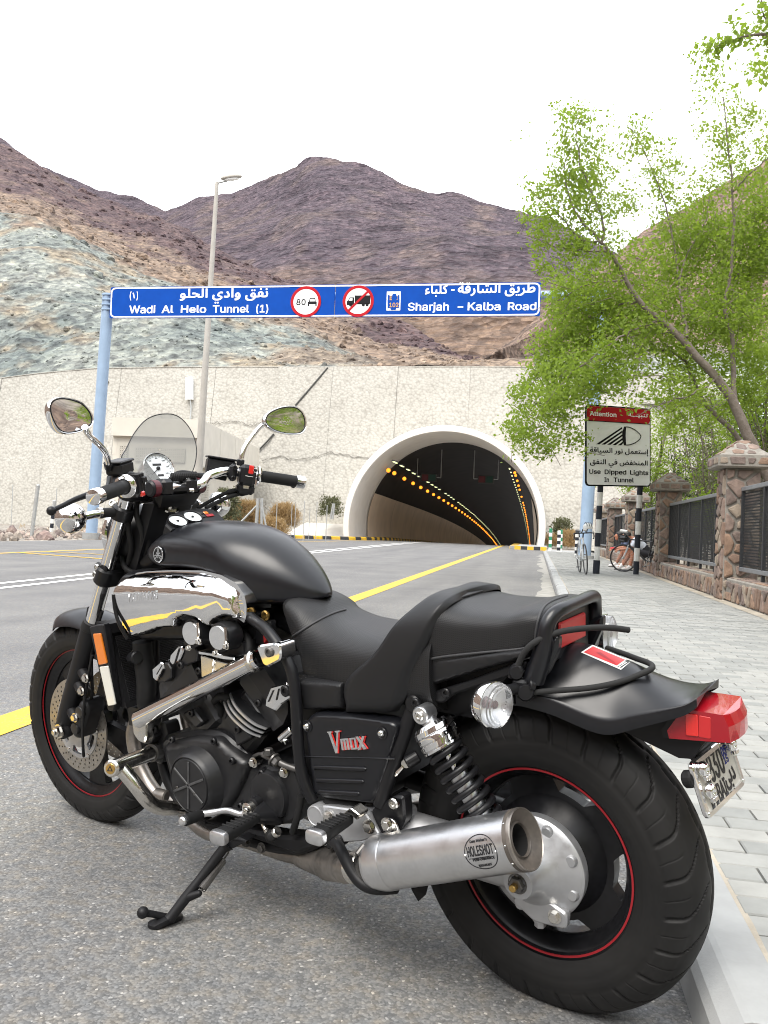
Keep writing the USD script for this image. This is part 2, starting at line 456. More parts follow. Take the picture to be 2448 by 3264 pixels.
rng=np.random.default_rng(7)
MN_L,MN_R=(-0.95,-0.10,0.14),(-0.95,0.12,0.12)
ARABIC={
    'tunnel':'523,4 527,18 529,21 531,21 542,16 538,0 542,-10 555,-15 568,-15 577,-13 586,-8 590,-2 575,0 566,5 563,11 563,23 567,32 574,39 578,41 581,42 593,41 598,38 603,32 607,21 607,14 625,14 626,16 621,24 622,37 625,43 629,47 639,52 652,51 656,49 662,43 665,36 665,23 661,17 662,15 679,14 685,17 686,27 681,48 696,52 701,33 700,12 698,8 689,1 681,-1 661,-1 642,3 625,-1 606,-1 602,-11 593,-21 582,-27 568,-30 545,-29 533,-24 527,-18 524,-12/636,28 638,22 641,19 645,19 650,26 649,34 645,37 639,36 637,32/578,21 579,15 586,13 592,15 591,22 589,26 586,27 582,27 579,24|680,66 680,72 685,77 691,77 696,72 696,66 691,61 685,61|636,73 641,78 647,78 652,73 652,67 647,62 641,62 636,67|587,57 587,64 592,68 599,67 602,63 601,56 597,53 592,53|568,57 568,64 573,68 580,67 583,63 582,56 578,53 573,53|442,-25 439,-10 453,-8 462,-5 464,-2 463,-1 451,0 447,2 442,8 441,21 446,34 453,41 460,44 468,44 473,42 481,34 486,20 486,7 482,-6 477,-13 471,-18 464,-22 454,-25/456,19 460,14 468,14 470,16 469,23 464,28 461,28 458,25|413,79 412,81 428,81 430,0 415,0|354,4 359,18 370,15 379,15 383,16 386,19 384,30 372,48 385,57 391,49 401,27 402,14 400,9 394,3 383,-1 369,-1 360,1|263,-2 264,15 268,26 272,26 282,22 278,5 280,-2 284,-6 295,-10 307,-10 321,-6 326,-2 327,3 310,10 303,17 302,28 306,37 316,48 324,52 336,53 341,52 348,48 343,35 335,38 330,38 324,36 318,28 318,23 321,20 339,13 344,7 344,0 341,-7 331,-17 321,-22 308,-25 286,-24 274,-19 265,-9|302,-47 302,-40 307,-36 314,-37 317,-41 316,-48 312,-51 307,-51|283,-47 283,-40 288,-36 295,-37 298,-41 297,-48 293,-51 288,-51|208,79 207,81 223,81 225,0 210,0|6,-25 3,-10 21,-7 29,-2 28,-1 20,-1 11,2 7,6 5,11 5,21 9,32 17,41 21,43 32,44 39,41 44,36 48,28 50,14 64,14 69,17 70,29 69,30 68,81 83,81 84,79 85,26 88,16 93,14 106,14 119,16 132,20 139,24 138,27 133,29 122,31 104,30 102,45 108,47 127,46 151,35 161,34 163,20 157,19 155,18 155,16 163,14 174,14 177,15 179,18 177,81 193,81 195,16 192,7 184,1 176,-1 156,0 146,5 145,8 141,11 128,4 107,-1 90,-1 82,2 78,5 73,1 66,-1 48,-1 46,-6 39,-15 28,-22 18,-25/22,25 21,15 26,13 33,13 35,15 34,22 32,26 28,28 25,28',
    'one':'112,78 113,79 157,79 158,78 158,0 112,0/118,7 152,6 152,73 118,73|71,66 71,71 83,74 87,73 91,56 95,26 95,-1 80,-1 80,15 79,16 78,32 74,57|10,78 11,79 55,79 56,78 56,0 10,0/16,7 50,6 50,73 16,73',
    'road':'530,-13 532,-11 545,-6 555,4 557,10 557,17 550,35 558,39 565,41 572,20 576,15 588,14 592,17 594,22 592,81 607,81 608,46 609,39 612,39 619,45 627,48 642,49 651,45 658,36 659,33 658,17 656,13 650,7 642,3 622,-1 578,-1 571,2 565,-8 558,-15 549,-21 537,-26 535,-25/609,17 610,14 622,14 634,16 643,21 644,27 642,32 638,34 629,33 621,29|514,-21 515,-14 519,-11 524,-11 529,-15 529,-22 525,-26 519,-26|403,-8 404,9 408,20 411,21 422,16 418,0 422,-10 435,-15 448,-15 457,-13 466,-8 470,-2 452,1 447,4 444,8 443,23 447,32 454,39 461,42 473,41 478,38 483,32 487,21 487,14 504,14 510,16 512,20 512,27 507,47 519,51 522,51 523,49 527,33 527,15 524,8 517,2 511,0 485,-1 484,-7 480,-14 473,-21 462,-27 448,-30 425,-29 413,-24 407,-18/458,21 459,15 466,13 472,15 471,22 469,26 466,27 462,27 459,24|495,-21 496,-14 500,-11 505,-11 510,-15 510,-22 506,-26 500,-26|467,57 467,64 472,68 479,67 482,63 481,56 477,53 472,53|448,57 448,64 453,68 460,67 463,63 462,56 458,53 453,53|348,79 347,81 363,81 365,0 350,0|168,81 183,81 185,26 186,18 191,14 202,14 208,18 212,35 226,33 225,18 227,15 230,14 240,15 245,22 247,36 253,36 262,34 260,20 261,16 266,14 273,14 279,17 280,21 279,43 293,44 294,29 297,19 301,15 305,14 314,14 319,18 317,81 333,81 334,39 335,38 335,16 333,9 328,3 316,-1 298,0 294,2 288,8 282,1 276,-1 260,0 256,2 253,6 248,1 241,-1 224,0 220,2 218,5 209,0 204,-1 187,-1 179,1 173,6 170,15|254,57 254,62 258,66 264,66 268,62 268,57 264,52 257,53|246,72 246,77 250,81 256,81 260,77 260,72 256,67 249,68|237,57 237,62 241,66 247,66 251,62 251,57 247,52 241,52|112,-12 130,-3 137,5 139,11 139,17 132,36 147,42 154,23 154,7 149,-5 138,-16 120,-25 117,-25|3,22 3,32 7,41 19,51 29,55 33,55 34,57 33,64 49,64 51,22 52,18 58,14 87,14 94,17 93,20 82,19 74,21 70,24 67,31 67,41 70,50 79,60 83,62 93,63 101,60 108,52 112,38 111,19 106,9 99,3 86,-1 54,-1 44,2 38,8 21,7 17,8 9,12 6,15/82,39 83,36 87,34 93,34 97,36 94,46 90,48 87,48 83,44/18,29 20,25 25,23 35,23 35,39 33,40 30,40 23,37 19,33|92,77 92,84 97,88 104,87 107,83 106,76 102,73 97,73|73,77 73,84 78,88 85,87 88,83 87,76 83,73 78,73|34,87 39,91 44,91 48,88 49,81 46,77 39,76 34,80|15,87 20,91 25,91 29,88 30,81 27,77 20,76 15,80',
    'kalba':'59,60 59,81 74,81 76,26 77,18 80,15 83,14 93,14 98,16 101,23 103,37 109,37 118,35 117,19 119,16 125,14 135,14 140,17 141,21 139,81 154,81 155,79 156,26 159,16 164,14 188,14 193,17 192,24 170,45 171,56 186,66 209,77 213,76 213,73 218,65 188,50 203,35 209,25 210,21 210,13 207,7 200,2 189,-1 161,-1 153,2 150,5 144,1 137,-1 121,-1 114,1 109,6 104,2 95,-1 78,-1 70,1 64,6 61,15 60,59|99,-22 99,-16 104,-11 109,-11 114,-15 114,-23 109,-27 102,-26|5,-5 1,8 3,9 13,12 9,16 6,23 6,32 9,39 14,44 20,47 24,48 37,47 38,40 36,32 26,33 22,30 21,25 22,21 27,17 30,17 43,22 48,10 48,7 10,-6',
    'dash':'3,36 32,36 32,23 3,23',
    'att':'297,62 297,68 301,72 306,72 310,68 310,62 306,58 301,58|3,22 4,34 6,38 13,45 22,50 32,52 33,54 32,61 45,61 46,60 47,21 48,16 53,12 158,12 164,15 167,23 169,35 172,35 182,33 180,25 180,17 183,13 187,12 202,12 208,17 211,35 214,35 223,33 222,17 223,14 228,12 242,12 248,17 251,34 253,35 263,33 262,17 263,14 268,12 287,12 292,15 293,18 293,25 288,41 288,45 298,48 301,48 302,46 305,34 306,15 304,9 300,4 294,1 285,-1 267,-1 260,1 255,6 247,0 227,-1 219,2 215,6 211,2 202,-1 186,-1 177,2 173,6 166,1 159,-1 51,-1 41,3 36,9 24,8 14,10 5,17/16,30 18,23 24,21 34,21 34,37 33,40 28,39 21,36|279,62 279,68 283,72 288,72 292,68 292,62 288,58 283,58|248,55 252,60 258,60 262,56 262,50 258,46 252,46 248,50|207,-21 207,-16 211,-11 218,-12 221,-16 221,-21 217,-25 211,-25|173,-21 174,-14 178,-11 183,-11 187,-16 187,-21 183,-25 178,-25|156,-21 156,-15 160,-11 165,-11 169,-15 169,-21 165,-25 160,-25',
    'use1':'905,-26 909,-25 905,-19 906,-11 910,-7 913,-6 923,-7 922,-14 915,-13 913,-15 913,-18 919,-23 926,-21 927,-28 910,-33 906,-33|906,50 906,80 919,80 921,0 908,0 907,49|549,-4 549,7 551,16 554,23 556,23 566,19 562,7 562,0 564,-6 568,-10 576,-13 590,-13 598,-10 603,-5 606,5 604,80 617,80 619,21 621,15 626,12 636,12 639,15 645,29 650,36 656,41 665,44 674,42 680,36 689,16 692,13 695,12 716,13 718,16 707,25 705,29 705,37 711,43 726,49 741,48 749,42 751,38 750,26 745,17 742,14 748,12 766,12 769,13 773,17 777,34 783,34 790,32 788,24 788,17 791,13 795,12 810,12 815,19 818,33 830,31 828,16 831,12 843,12 846,14 848,18 851,34 863,32 861,16 864,12 876,12 881,17 881,24 875,44 886,48 888,48 890,44 894,27 894,16 890,6 887,3 877,-1 861,0 855,5 849,0 832,-1 826,1 822,5 814,0 793,-1 786,1 781,6 778,3 767,-1 742,0 728,5 718,1 707,-1 692,-1 683,4 677,-1 666,-2 656,2 649,9 644,2 637,-1 626,-1 618,2 616,-8 609,-18 601,-23 589,-26 575,-26 562,-22 553,-14/719,32 731,20 736,24 738,29 737,35 732,37 721,36 717,34 717,32/655,21 660,14 666,11 672,11 675,14 674,21 671,27 666,31 661,30 657,26|785,49 785,55 789,59 794,59 798,55 798,49 794,45 789,45|767,55 771,59 776,59 780,55 780,49 776,45 771,45 767,49|435,-26 432,-13 451,-9 459,-2 458,-1 444,0 440,2 435,7 434,10 435,24 439,32 446,39 451,41 459,41 466,38 471,33 474,27 476,12 493,12 497,15 498,25 493,45 504,49 506,48 511,28 511,16 509,9 505,4 500,1 492,-1 474,-1 470,-10 463,-17 448,-24/447,15 449,12 453,11 463,12 462,21 460,25 456,27 452,27 449,24 447,19|492,63 492,68 496,73 502,73 506,68 506,63 502,59 496,59|385,-25 381,-13 384,-13 396,-7 405,2 408,10 408,17 401,35 413,40 419,28 421,20 421,8 416,-5 404,-17 388,-25|333,64 333,80 346,80 348,0 335,0 334,63|118,80 131,80 133,19 134,15 138,12 152,12 156,13 160,20 163,35 166,35 176,33 174,25 174,17 177,13 181,12 197,12 202,19 205,33 217,31 215,16 218,12 230,12 234,15 238,34 250,32 248,17 250,13 253,12 263,12 268,17 267,41 279,41 281,23 285,14 290,12 302,12 305,13 307,17 305,80 318,80 319,41 320,40 319,10 314,3 303,-1 285,0 281,2 276,8 271,2 263,-1 248,0 242,5 239,2 231,-1 218,-1 213,1 209,5 201,0 180,-1 171,2 167,6 160,1 153,-1 136,-1 128,1 123,5 120,13|167,-21 168,-14 172,-11 177,-11 181,-16 181,-21 177,-25 172,-25|150,-15 154,-11 159,-11 163,-15 163,-21 159,-25 154,-25 150,-21|3,22 3,31 6,38 16,47 28,52 32,52 33,54 33,61 45,61 47,20 49,14 53,12 82,12 87,13 92,17 91,19 84,18 75,19 68,23 65,29 65,39 70,51 76,57 80,59 88,60 97,57 104,48 107,36 107,23 102,10 94,3 81,-1 47,0 41,3 36,9 24,8 14,10 5,17/79,34 83,31 90,31 94,32 93,41 88,47 83,47 79,43 78,39/16,26 18,23 24,21 34,21 34,39 32,40 21,36 17,32|88,80 92,84 97,84 101,80 101,74 97,70 92,70 88,74|70,74 71,81 75,84 80,84 84,79 84,74 80,70 74,70|32,83 36,87 41,87 45,83 45,77 41,73 36,73 32,77|14,82 17,86 24,87 28,82 28,77 24,73 18,73 14,77',
    'use2':'876,64 876,80 889,80 891,0 878,0 877,63|450,-4 451,13 455,23 457,23 467,19 463,8 463,0 465,-5 470,-10 479,-13 490,-13 498,-11 506,-4 508,3 508,12 503,28 503,32 516,35 520,18 527,13 543,32 554,40 567,45 578,45 587,41 590,38 594,29 594,19 592,15 592,12 614,12 615,15 613,16 610,23 610,32 612,38 621,47 631,50 638,49 644,46 651,36 652,23 649,16 647,15 648,12 672,12 689,16 701,22 701,25 689,30 684,31 667,30 665,42 671,44 689,43 703,37 710,32 721,31 723,18 719,18 715,16 722,12 737,12 740,13 744,21 745,30 747,35 758,33 757,17 758,14 763,12 776,12 779,15 785,29 790,36 800,43 807,44 814,42 820,36 829,16 832,13 835,12 845,12 849,14 850,17 848,80 861,80 863,14 860,6 851,0 832,-1 823,4 817,-1 806,-2 796,2 789,9 784,2 777,-1 758,0 755,1 750,6 742,0 722,-1 711,3 704,11 690,4 669,-1 648,-1 634,2 628,2 618,-1 595,-1 579,3 566,-1 547,-2 546,-1 535,-1 522,3 519,-7 512,-17 499,-24 485,-26 473,-25 461,-20 455,-15/795,21 800,14 806,11 812,11 815,14 814,21 811,27 806,31 801,30 797,26/623,24 629,16 634,17 639,25 639,29 637,34 633,37 627,36 623,30/542,12 543,11 560,11 571,13 579,17 581,21 581,25 579,30 576,32 566,32 552,24|743,50 743,55 747,60 753,60 757,56 757,50 753,46 747,46|670,59 670,64 674,69 680,69 684,64 684,59 680,55 674,55|624,70 628,74 634,74 638,69 638,64 634,60 628,60 624,64|561,65 565,70 571,70 575,65 575,60 571,56 565,56 561,60|282,7 285,19 288,23 298,19 295,7 295,0 301,-9 314,-13 328,-13 337,-11 344,-8 347,-2 343,3 333,6 335,19 358,12 389,12 394,13 399,17 398,19 392,18 382,19 375,23 373,26 372,29 373,43 377,51 383,57 393,60 404,57 410,50 413,42 414,36 413,18 409,10 404,5 399,2 388,-1 360,-1 358,-12 350,-19 341,-23 317,-26 316,-25 306,-25 294,-21 284,-11 282,-4/386,34 390,31 401,32 401,36 399,43 395,47 390,47 386,42 385,39|385,75 385,80 389,85 395,85 399,80 399,75 395,71 389,71|321,-40 325,-36 330,-36 334,-40 334,-46 330,-50 325,-50 321,-46|303,-41 306,-37 313,-36 317,-41 317,-46 313,-50 308,-50 303,-46|228,64 228,80 241,80 243,0 230,0 229,63|3,-9 4,8 10,20 20,15 16,3 16,-4 18,-10 21,-13 32,-17 49,-17 57,-15 63,-12 69,-6 70,-2 54,0 45,6 43,11 43,20 49,33 55,38 60,40 71,39 80,32 83,26 85,12 104,12 105,15 103,16 100,23 100,32 102,38 111,47 121,50 128,49 134,46 141,36 142,23 139,16 137,15 137,12 156,12 159,13 163,21 165,34 167,35 177,33 176,17 177,14 182,12 198,12 202,17 200,80 213,80 215,14 212,6 203,0 181,-1 174,1 169,6 165,2 156,-1 138,-1 124,2 118,2 108,-1 84,-1 79,-13 74,-19 63,-26 47,-30 30,-30 18,-27 8,-20/113,29 114,21 120,16 124,17 127,20 129,25 129,29 124,37 119,37 115,34/56,20 59,12 72,11 72,16 70,24 66,27 59,26|162,55 166,60 172,60 176,56 176,50 172,46 166,46 162,50|114,64 114,70 118,74 124,74 128,69 128,64 124,60 118,60|66,54 66,60 70,64 75,64 79,60 79,54 75,50 70,50|48,59 52,64 58,64 62,59 62,54 58,50 52,50 48,54',
    'dub':'127,4 132,18 143,15 152,15 156,16 159,19 157,30 145,48 158,57 164,49 174,27 175,14 173,9 167,3 156,-1 142,-1 133,1|3,-4 4,14 8,25 12,25 22,21 18,4 20,-3 24,-7 36,-11 51,-11 62,-9 67,-6 68,-1 66,2 55,6 58,21 62,21 71,17 84,14 99,15 102,20 102,27 97,47 109,51 112,51 113,49 117,32 117,15 114,8 109,3 102,0 83,-1 83,-9 81,-13 77,-17 68,-22 51,-26 32,-26 22,-24 15,-21 7,-14|94,-22 94,-16 99,-11 104,-11 109,-15 109,-23 104,-27 97,-26|44,-46 45,-39 49,-36 54,-36 59,-40 59,-47 55,-51 49,-51|25,-46 26,-39 30,-36 35,-36 40,-40 40,-47 36,-51 30,-51',
}
# ================================================================ materials of the place
def rock_like(name,cols,scale,bump,bdist,vor=None,rough=0.9,attr=False,lo_=0.30,hi_=1.65):
    """Broken rock: vertex colour times noise, voronoi facets in the relief."""
    nodes={'p':('principled_bsdf',{'roughness':rough,'specular_ior_level':0.2}),
             'g':('geometry',{}),
             'n':('noise_texture',{'scale':scale,'detail':9.0,'roughness':0.68}),
             'v':('voronoi_texture',{'scale':vor or scale*2,'feature':'f1'}),
             'vm':('voronoi_texture',{'scale':(vor or scale*2)*0.31,'feature':'f1'}),
             'r':('rgb_ramp',{'ramp':[(0.33,(lo_,lo_,lo_*1.05)),(0.50,(0.95,0.95,0.95)),(0.66,(hi_,hi_*0.98,hi_*0.93))]}),
             'vc':('rgb_ramp',{'ramp':[(0.0,(lo_+0.2,lo_+0.18,lo_+0.2)),(0.45,(0.95,0.95,0.95)),(1.0,(hi_-0.15,hi_-0.18,hi_-0.24))]}),
             'sv':('separate_color',{}),
             'm1':('mix',{'mix_type':'multiply','fac':1.0}),
             'm2':('mix',{'mix_type':'multiply','fac':0.8}),
             'ma':('math',{'math_type':'add'}),'mb':('math',{'math_type':'multiply_add','value2':0.6}),
             'b':('bump',{'strength':bump,'distance':bdist})}
    links=[('g.position','n.vector'),('g.position','v.vector'),('g.position','vm.vector'),('n.fac','r.fac'),
             ('v.color','sv.color'),('sv.r','vc.fac'),('r.color','m1.color2'),('m1.color','m2.color1'),('vc.color','m2.color2'),
             ('m2.color','p.base_color'),('n.fac','mb.value1'),('v.distance','mb.value3'),('mb.value','ma.value1'),('vm.distance','ma.value2'),('ma.value','b.height'),('b.normal','p.normal')]
    if attr:
        nodes['a']=('attribute',{'attribute':'tint'})
        links.append(('a.color','m1.color1'))
    else:
        nodes['n0']=('noise_texture',{'scale':scale*0.2,'detail':4.0})
        nodes['r0']=('rgb_ramp',{'ramp':[(0.3+0.4*i/max(1,len(cols)-1),c) for i,c in enumerate(cols)]})
        links += [('g.position','n0.vector'),('n0.fac','r0.fac'),('r0.color','m1.color1')]
    return mat_nodes(name,nodes,links)


def tint(prim,colors):
    UsdGeom.PrimvarsAPI(prim).CreatePrimvar('tint',Sdf.ValueTypeNames.Color3fArray,'vertex').Set([Gf.Vec3f(*map(float,c)) for c in colors])


rock_like('hill_rock',None,0.8,0.9,0.35,vor=1.7,attr=True,lo_=0.40,hi_=1.5)
rock_like('mountain_rock',None,0.16,1.0,4.0,vor=0.42,attr=True,lo_=0.46,hi_=1.42)
rock_like('loose_gravel',[(0.22,0.20,0.18),(0.30,0.28,0.25),(0.26,0.23,0.20)],5.0,1.0,0.05,vor=9.0)
rock_like('boulder',[(0.20,0.15,0.14),(0.33,0.29,0.25),(0.13,0.10,0.10)],1.5,0.8,0.08,vor=3.0)

# asphalt: stone chips in binder, tyre-worn patches
def asphalt(name,dark,light,chip,scale):
    mat_nodes(name,{
        'p':('principled_bsdf',{'roughness':0.82,'specular_ior_level':0.35}),'g':('geometry',{}),
        'v':('voronoi_texture',{'scale':scale,'feature':'f1','randomness':1.0}),
        'v2':('voronoi_texture',{'scale':scale*0.42,'feature':'f1'}),
        's':('separate_color',{}),'s2':('separate_color',{}),
        'c1':('rgb_ramp',{'ramp':[(0.0,tuple(x*0.85 for x in dark)),(0.25,dark),(0.75,light),(0.93,tuple(1.1*x for x in light)),(0.975,tuple(1.2*x for x in light)),(0.99,chip),(1.0,chip)]}),
        'e':('rgb_ramp',{'ramp':[(0.0,(1.0,1.0,1.0)),(0.5,(1.0,1.0,1.0)),(0.95,(0.78,0.78,0.79))]}),
        'n':('noise_texture',{'scale':0.9,'detail':6.0,'roughness':0.6}),
        'q1':('mapping',{'rotation':(0,0,HEAD)}),'q2':('mapping',{'scale':(1.5,0.045,1.0)}),'ns':('noise_texture',{'scale':1.0,'detail':4.0}),
        'nsr':('rgb_ramp',{'ramp':[(0.32,(0.86,0.86,0.87)),(0.5,(1.0,1.0,1.0)),(0.7,(1.08,1.08,1.06))]}),'m4':('mix',{'mix_type':'multiply','fac':1.0}),
        'nr':('rgb_ramp',{'ramp':[(0.3,(0.80,0.80,0.82)),(0.7,(1.12,1.11,1.09))]}),
        'nh':('noise_texture',{'scale':26.0,'detail':3.0}),
        'nhr':('rgb_ramp',{'ramp':[(0.3,(0.85,0.88,0.92)),(0.5,(1.0,1.0,1.0)),(0.7,(1.12,1.05,0.95))]}),
        'm':('mix',{'mix_type':'multiply','fac':1.0}),'m2':('mix',{'mix_type':'multiply','fac':1.0}),'m3':('mix',{'mix_type':'multiply','fac':1.0}),
        'ma':('math',{'math_type':'multiply','value2':-1.0}),
        'mc':('math',{'math_type':'multiply_add','value2':0.5}),
        'b':('bump',{'strength':0.5,'distance':0.002})},
        [('g.position','v.vector'),('g.position','v2.vector'),('g.position','n.vector'),('g.position','nh.vector'),('v.color','s.color'),('s.r','c1.fac'),('v.distance','e.fac'),
         ('c1.color','m.color1'),('e.color','m.color2'),('n.fac','nr.fac'),('m.color','m2.color1'),('nr.color','m2.color2'),('m2.color','m3.color1'),('nh.fac','nhr.fac'),('nhr.color','m3.color2'),('g.position','q1.vector'),('q1.vector','q2.vector'),('q2.vector','ns.vector'),('ns.fac','nsr.fac'),('m3.color','m4.color1'),('nsr.color','m4.color2'),('m4.color','p.base_color'),
         ('v.distance','ma.value1'),('v2.distance','mc.value1'),('ma.value','mc.value3'),('mc.value','b.height'),('b.normal','p.normal')])


asphalt('asphalt',(0.135,0.135,0.136),(0.185,0.184,0.180),(0.30,0.29,0.28),170.0)
asphalt('asphalt_shoulder',(0.128,0.127,0.123),(0.186,0.184,0.177),(0.36,0.35,0.33),165.0)
def road_paint(name,c):
    mat_nodes(name,{'p':('principled_bsdf',{'roughness':0.65}),'g':('geometry',{}),'n':('noise_texture',{'scale':70.0,'detail':5.0,'roughness':0.7}),'n2':('noise_texture',{'scale':5.0,'detail':5.0}),
                     'a':('math',{'math_type':'multiply_add','value2':0.45}),'r':('rgb_ramp',{'ramp':[(0.0,(0.13,0.13,0.13)),(0.575,(0.13,0.13,0.13)),(0.63,tuple(x*0.86 for x in c)),(0.85,c)]}),'b':('bump',{'strength':0.35,'distance':0.003})},
              [('g.position','n.vector'),('g.position','n2.vector'),('n2.fac','a.value1'),('n.fac','a.value3'),('a.value','r.fac'),('r.color','p.base_color'),('n.fac','b.height'),('b.normal','p.normal')])


road_paint('white_paint',(0.74,0.74,0.72))
road_paint('yellow_paint',(0.64,0.40,0.035))
mat('kerb_yellow',(0.66,0.40,0.03),0.55,var=0.18,vscale=5)
mat('kerb_black',(0.03,0.03,0.032),0.6,var=0.3,vscale=5)
mat('kerb_concrete',(0.285,0.29,0.285),0.85,var=0.16,vscale=3.5,bump=0.4,bscale=120,bdist=0.002)
for i,c in enumerate([(0.228,0.232,0.219),(0.255,0.257,0.242),(0.212,0.217,0.206),(0.27,0.27,0.252)]):
    mat(f'paver_{i}',c,0.9,var=0.12,vscale=7.0,bump=0.5,bscale=220,bdist=0.0015)
mat('paver_sand',(0.17,0.155,0.125),0.95,var=0.3,vscale=14,bump=0.5,bscale=150,bdist=0.002)
mat('gutter_dust',(0.26,0.25,0.225),0.95,var=0.2,vscale=4,bump=0.5,bscale=60,bdist=0.01)
mat('sand',(0.32,0.285,0.23),0.95,var=0.25,vscale=3,bump=0.6,bscale=30,bdist=0.02)
mat('portal_white',(0.74,0.70,0.64),0.7,var=0.05,vscale=1.5,bump=0.2,bscale=6,bdist=0.01)
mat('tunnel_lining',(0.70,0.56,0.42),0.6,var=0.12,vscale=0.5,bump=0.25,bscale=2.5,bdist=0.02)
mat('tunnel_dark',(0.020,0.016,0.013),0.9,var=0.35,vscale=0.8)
mat('gantry_blue',(0.27,0.37,0.50),0.5,var=0.07,vscale=2.5,rvar=0.1)
mat('galvanised',(0.42,0.43,0.42),0.5,metal=0.5,var=0.12,vscale=6)
mat('pole_grey',(0.40,0.38,0.34),0.6,var=0.08,vscale=2)
mat('sign_blue',(0.002,0.062,0.36),0.6,var=0.06,vscale=3,specular_ior_level=0.12)
mat('sign_white',(0.87,0.88,0.88),0.5,var=0.04,vscale=3)
mat('sign_red',(0.44,0.012,0.02),0.55,var=0.05,vscale=3,specular_ior_level=0.15)
mat('sign_black',(0.012,0.012,0.014),0.6,specular_ior_level=0.15)
mat('sign_gold',(0.62,0.33,0.05),0.5)
mat('post_black',(0.022,0.026,0.035),0.55,var=0.2,vscale=6,specular_ior_level=0.25)
mat('post_white',(0.66,0.66,0.63),0.6,var=0.1,vscale=6)
mat('post_green',(0.02,0.20,0.10),0.55)
mat('building_cream',(0.58,0.55,0.48),0.85,var=0.06,vscale=1.2,bump=0.2,bscale=20)
mat('vent_dark',(0.055,0.055,0.05),0.8)
mat('fence_black',(0.022,0.024,0.027),0.5,rvar=0.1,vscale=12)
mat('fence_grey',(0.16,0.17,0.18),0.45,var=0.12,vscale=10)
mat('crack_grey',(0.20,0.19,0.17),0.9)
mat('mortar',(0.245,0.228,0.20),0.95,var=0.2,vscale=12,bump=0.7,bscale=70,bdist=0.006)
for i,c in enumerate([(0.20,0.135,0.10),(0.25,0.165,0.115),(0.17,0.13,0.11),(0.27,0.22,0.17),(0.225,0.165,0.135),(0.15,0.115,0.10)]):
    mat(f'stone_{i}',c,0.85,var=0.28,vscale=11,bump=0.6,bscale=45,bdist=0.008)

# shotcrete with the imprint of small pitched stones
mat_nodes('shotcrete',{
    'p':('principled_bsdf',{'roughness':0.92,'specular_ior_level':0.2}),'g':('geometry',{}),
    'v':('voronoi_texture',{'scale':5.5,'feature':'f1'}),'n':('noise_texture',{'scale':0.28,'detail':7.0,'roughness':0.65}),
    'n2':('noise_texture',{'scale':2.4,'detail':6.0,'roughness':0.7}),
    'r':('rgb_ramp',{'ramp':[(0.3,(0.40,0.383,0.345)),(0.52,(0.445,0.428,0.388)),(0.72,(0.48,0.463,0.422))]}),
    'r2':('rgb_ramp',{'ramp':[(0.3,(0.88,0.88,0.87)),(0.64,(1.05,1.05,1.04))]}),
    'e':('rgb_ramp',{'ramp':[(0.0,(1.08,1.08,1.07)),(0.5,(0.99,0.99,0.99)),(0.85,(0.79,0.785,0.775))]}),
    'm':('mix',{'mix_type':'multiply','fac':1.0}),'m2':('mix',{'mix_type':'multiply','fac':1.0}),
    'ma':('math',{'math_type':'multiply','value2':-1.0}),'b':('bump',{'strength':0.55,'distance':0.05})},
    [('g.position','v.vector'),('g.position','n.vector'),('g.position','n2.vector'),('n.fac','r.fac'),('n2.fac','r2.fac'),('v.distance','e.fac'),('r.color','m.color1'),('e.color','m.color2'),
     ('m.color','m2.color1'),('r2.color','m2.color2'),('m2.color','p.base_color'),('v.distance','ma.value1'),('ma.value','b.height'),('b.normal','p.normal')])


def leafmat(name,a,b,trans):
    mat_nodes(name,{'p':('principled_bsdf',{'roughness':0.55,'specular_ior_level':0.3}),'t':('translucent_bsdf',{}),'g':('geometry',{}),
                     'r':('rgb_ramp',{'ramp':[(0.0,a),(1.0,b)]}),'h':('hsv',{'value':1.5,'saturation':1.1}),'x':('mix_closure',{'fac':trans})},
              [('g.random_per_island','r.fac'),('r.color','p.base_color'),('r.color','h.color'),('h.color','t.color'),('p.BSDF','x.closure1'),('t.BSDF','x.closure2')],surface='x.closure')


leafmat('leaf_fresh',(0.20,0.275,0.05),(0.40,0.465,0.12),0.58)
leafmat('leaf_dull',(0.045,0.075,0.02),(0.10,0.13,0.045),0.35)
leafmat('leaf_dry',(0.34,0.24,0.12),(0.46,0.35,0.20),0.3)
leafmat('leaf_grey',(0.11,0.115,0.06),(0.19,0.17,0.09),0.3)
mat('bark',(0.125,0.10,0.08),0.9,var2=(0.20,0.17,0.145),vscale=14,bump=0.8,bscale=40,bdist=0.015)
mat('twig',(0.13,0.105,0.08),0.9,var=0.25,vscale=9)


def glow(name,col,strength):
    mat_nodes(name,{'e':('emission',{'color':col,'strength':strength})},[],surface='e.emission')


glow('lamp_amber',(1.0,0.25,0.02),1.25)
glow('lamp_white',(0.80,0.85,0.42),0.8)
mat('signal_red',(0.10,0.008,0.012),0.5)
mat('signal_green',(0.006,0.05,0.035),0.5)

# ================================================================ ground, road, pavement
def strip(w0,w1,s0,s1,z,step=2.0):
    s=np.linspace(s0,s1,max(2,int((s1-s0)/step)+1))
    a,b=road(s,w0,z+drop(s)),road(s,w1,z+drop(s))
    v=np.empty((2*len(s),3)); v[0::2]=b; v[1::2]=a
    i=np.arange(len(s)-1)*2
    f=np.vstack([np.stack([i,i+1,i+3],1),np.stack([i,i+3,i+2],1)])
    return tm(v,f)


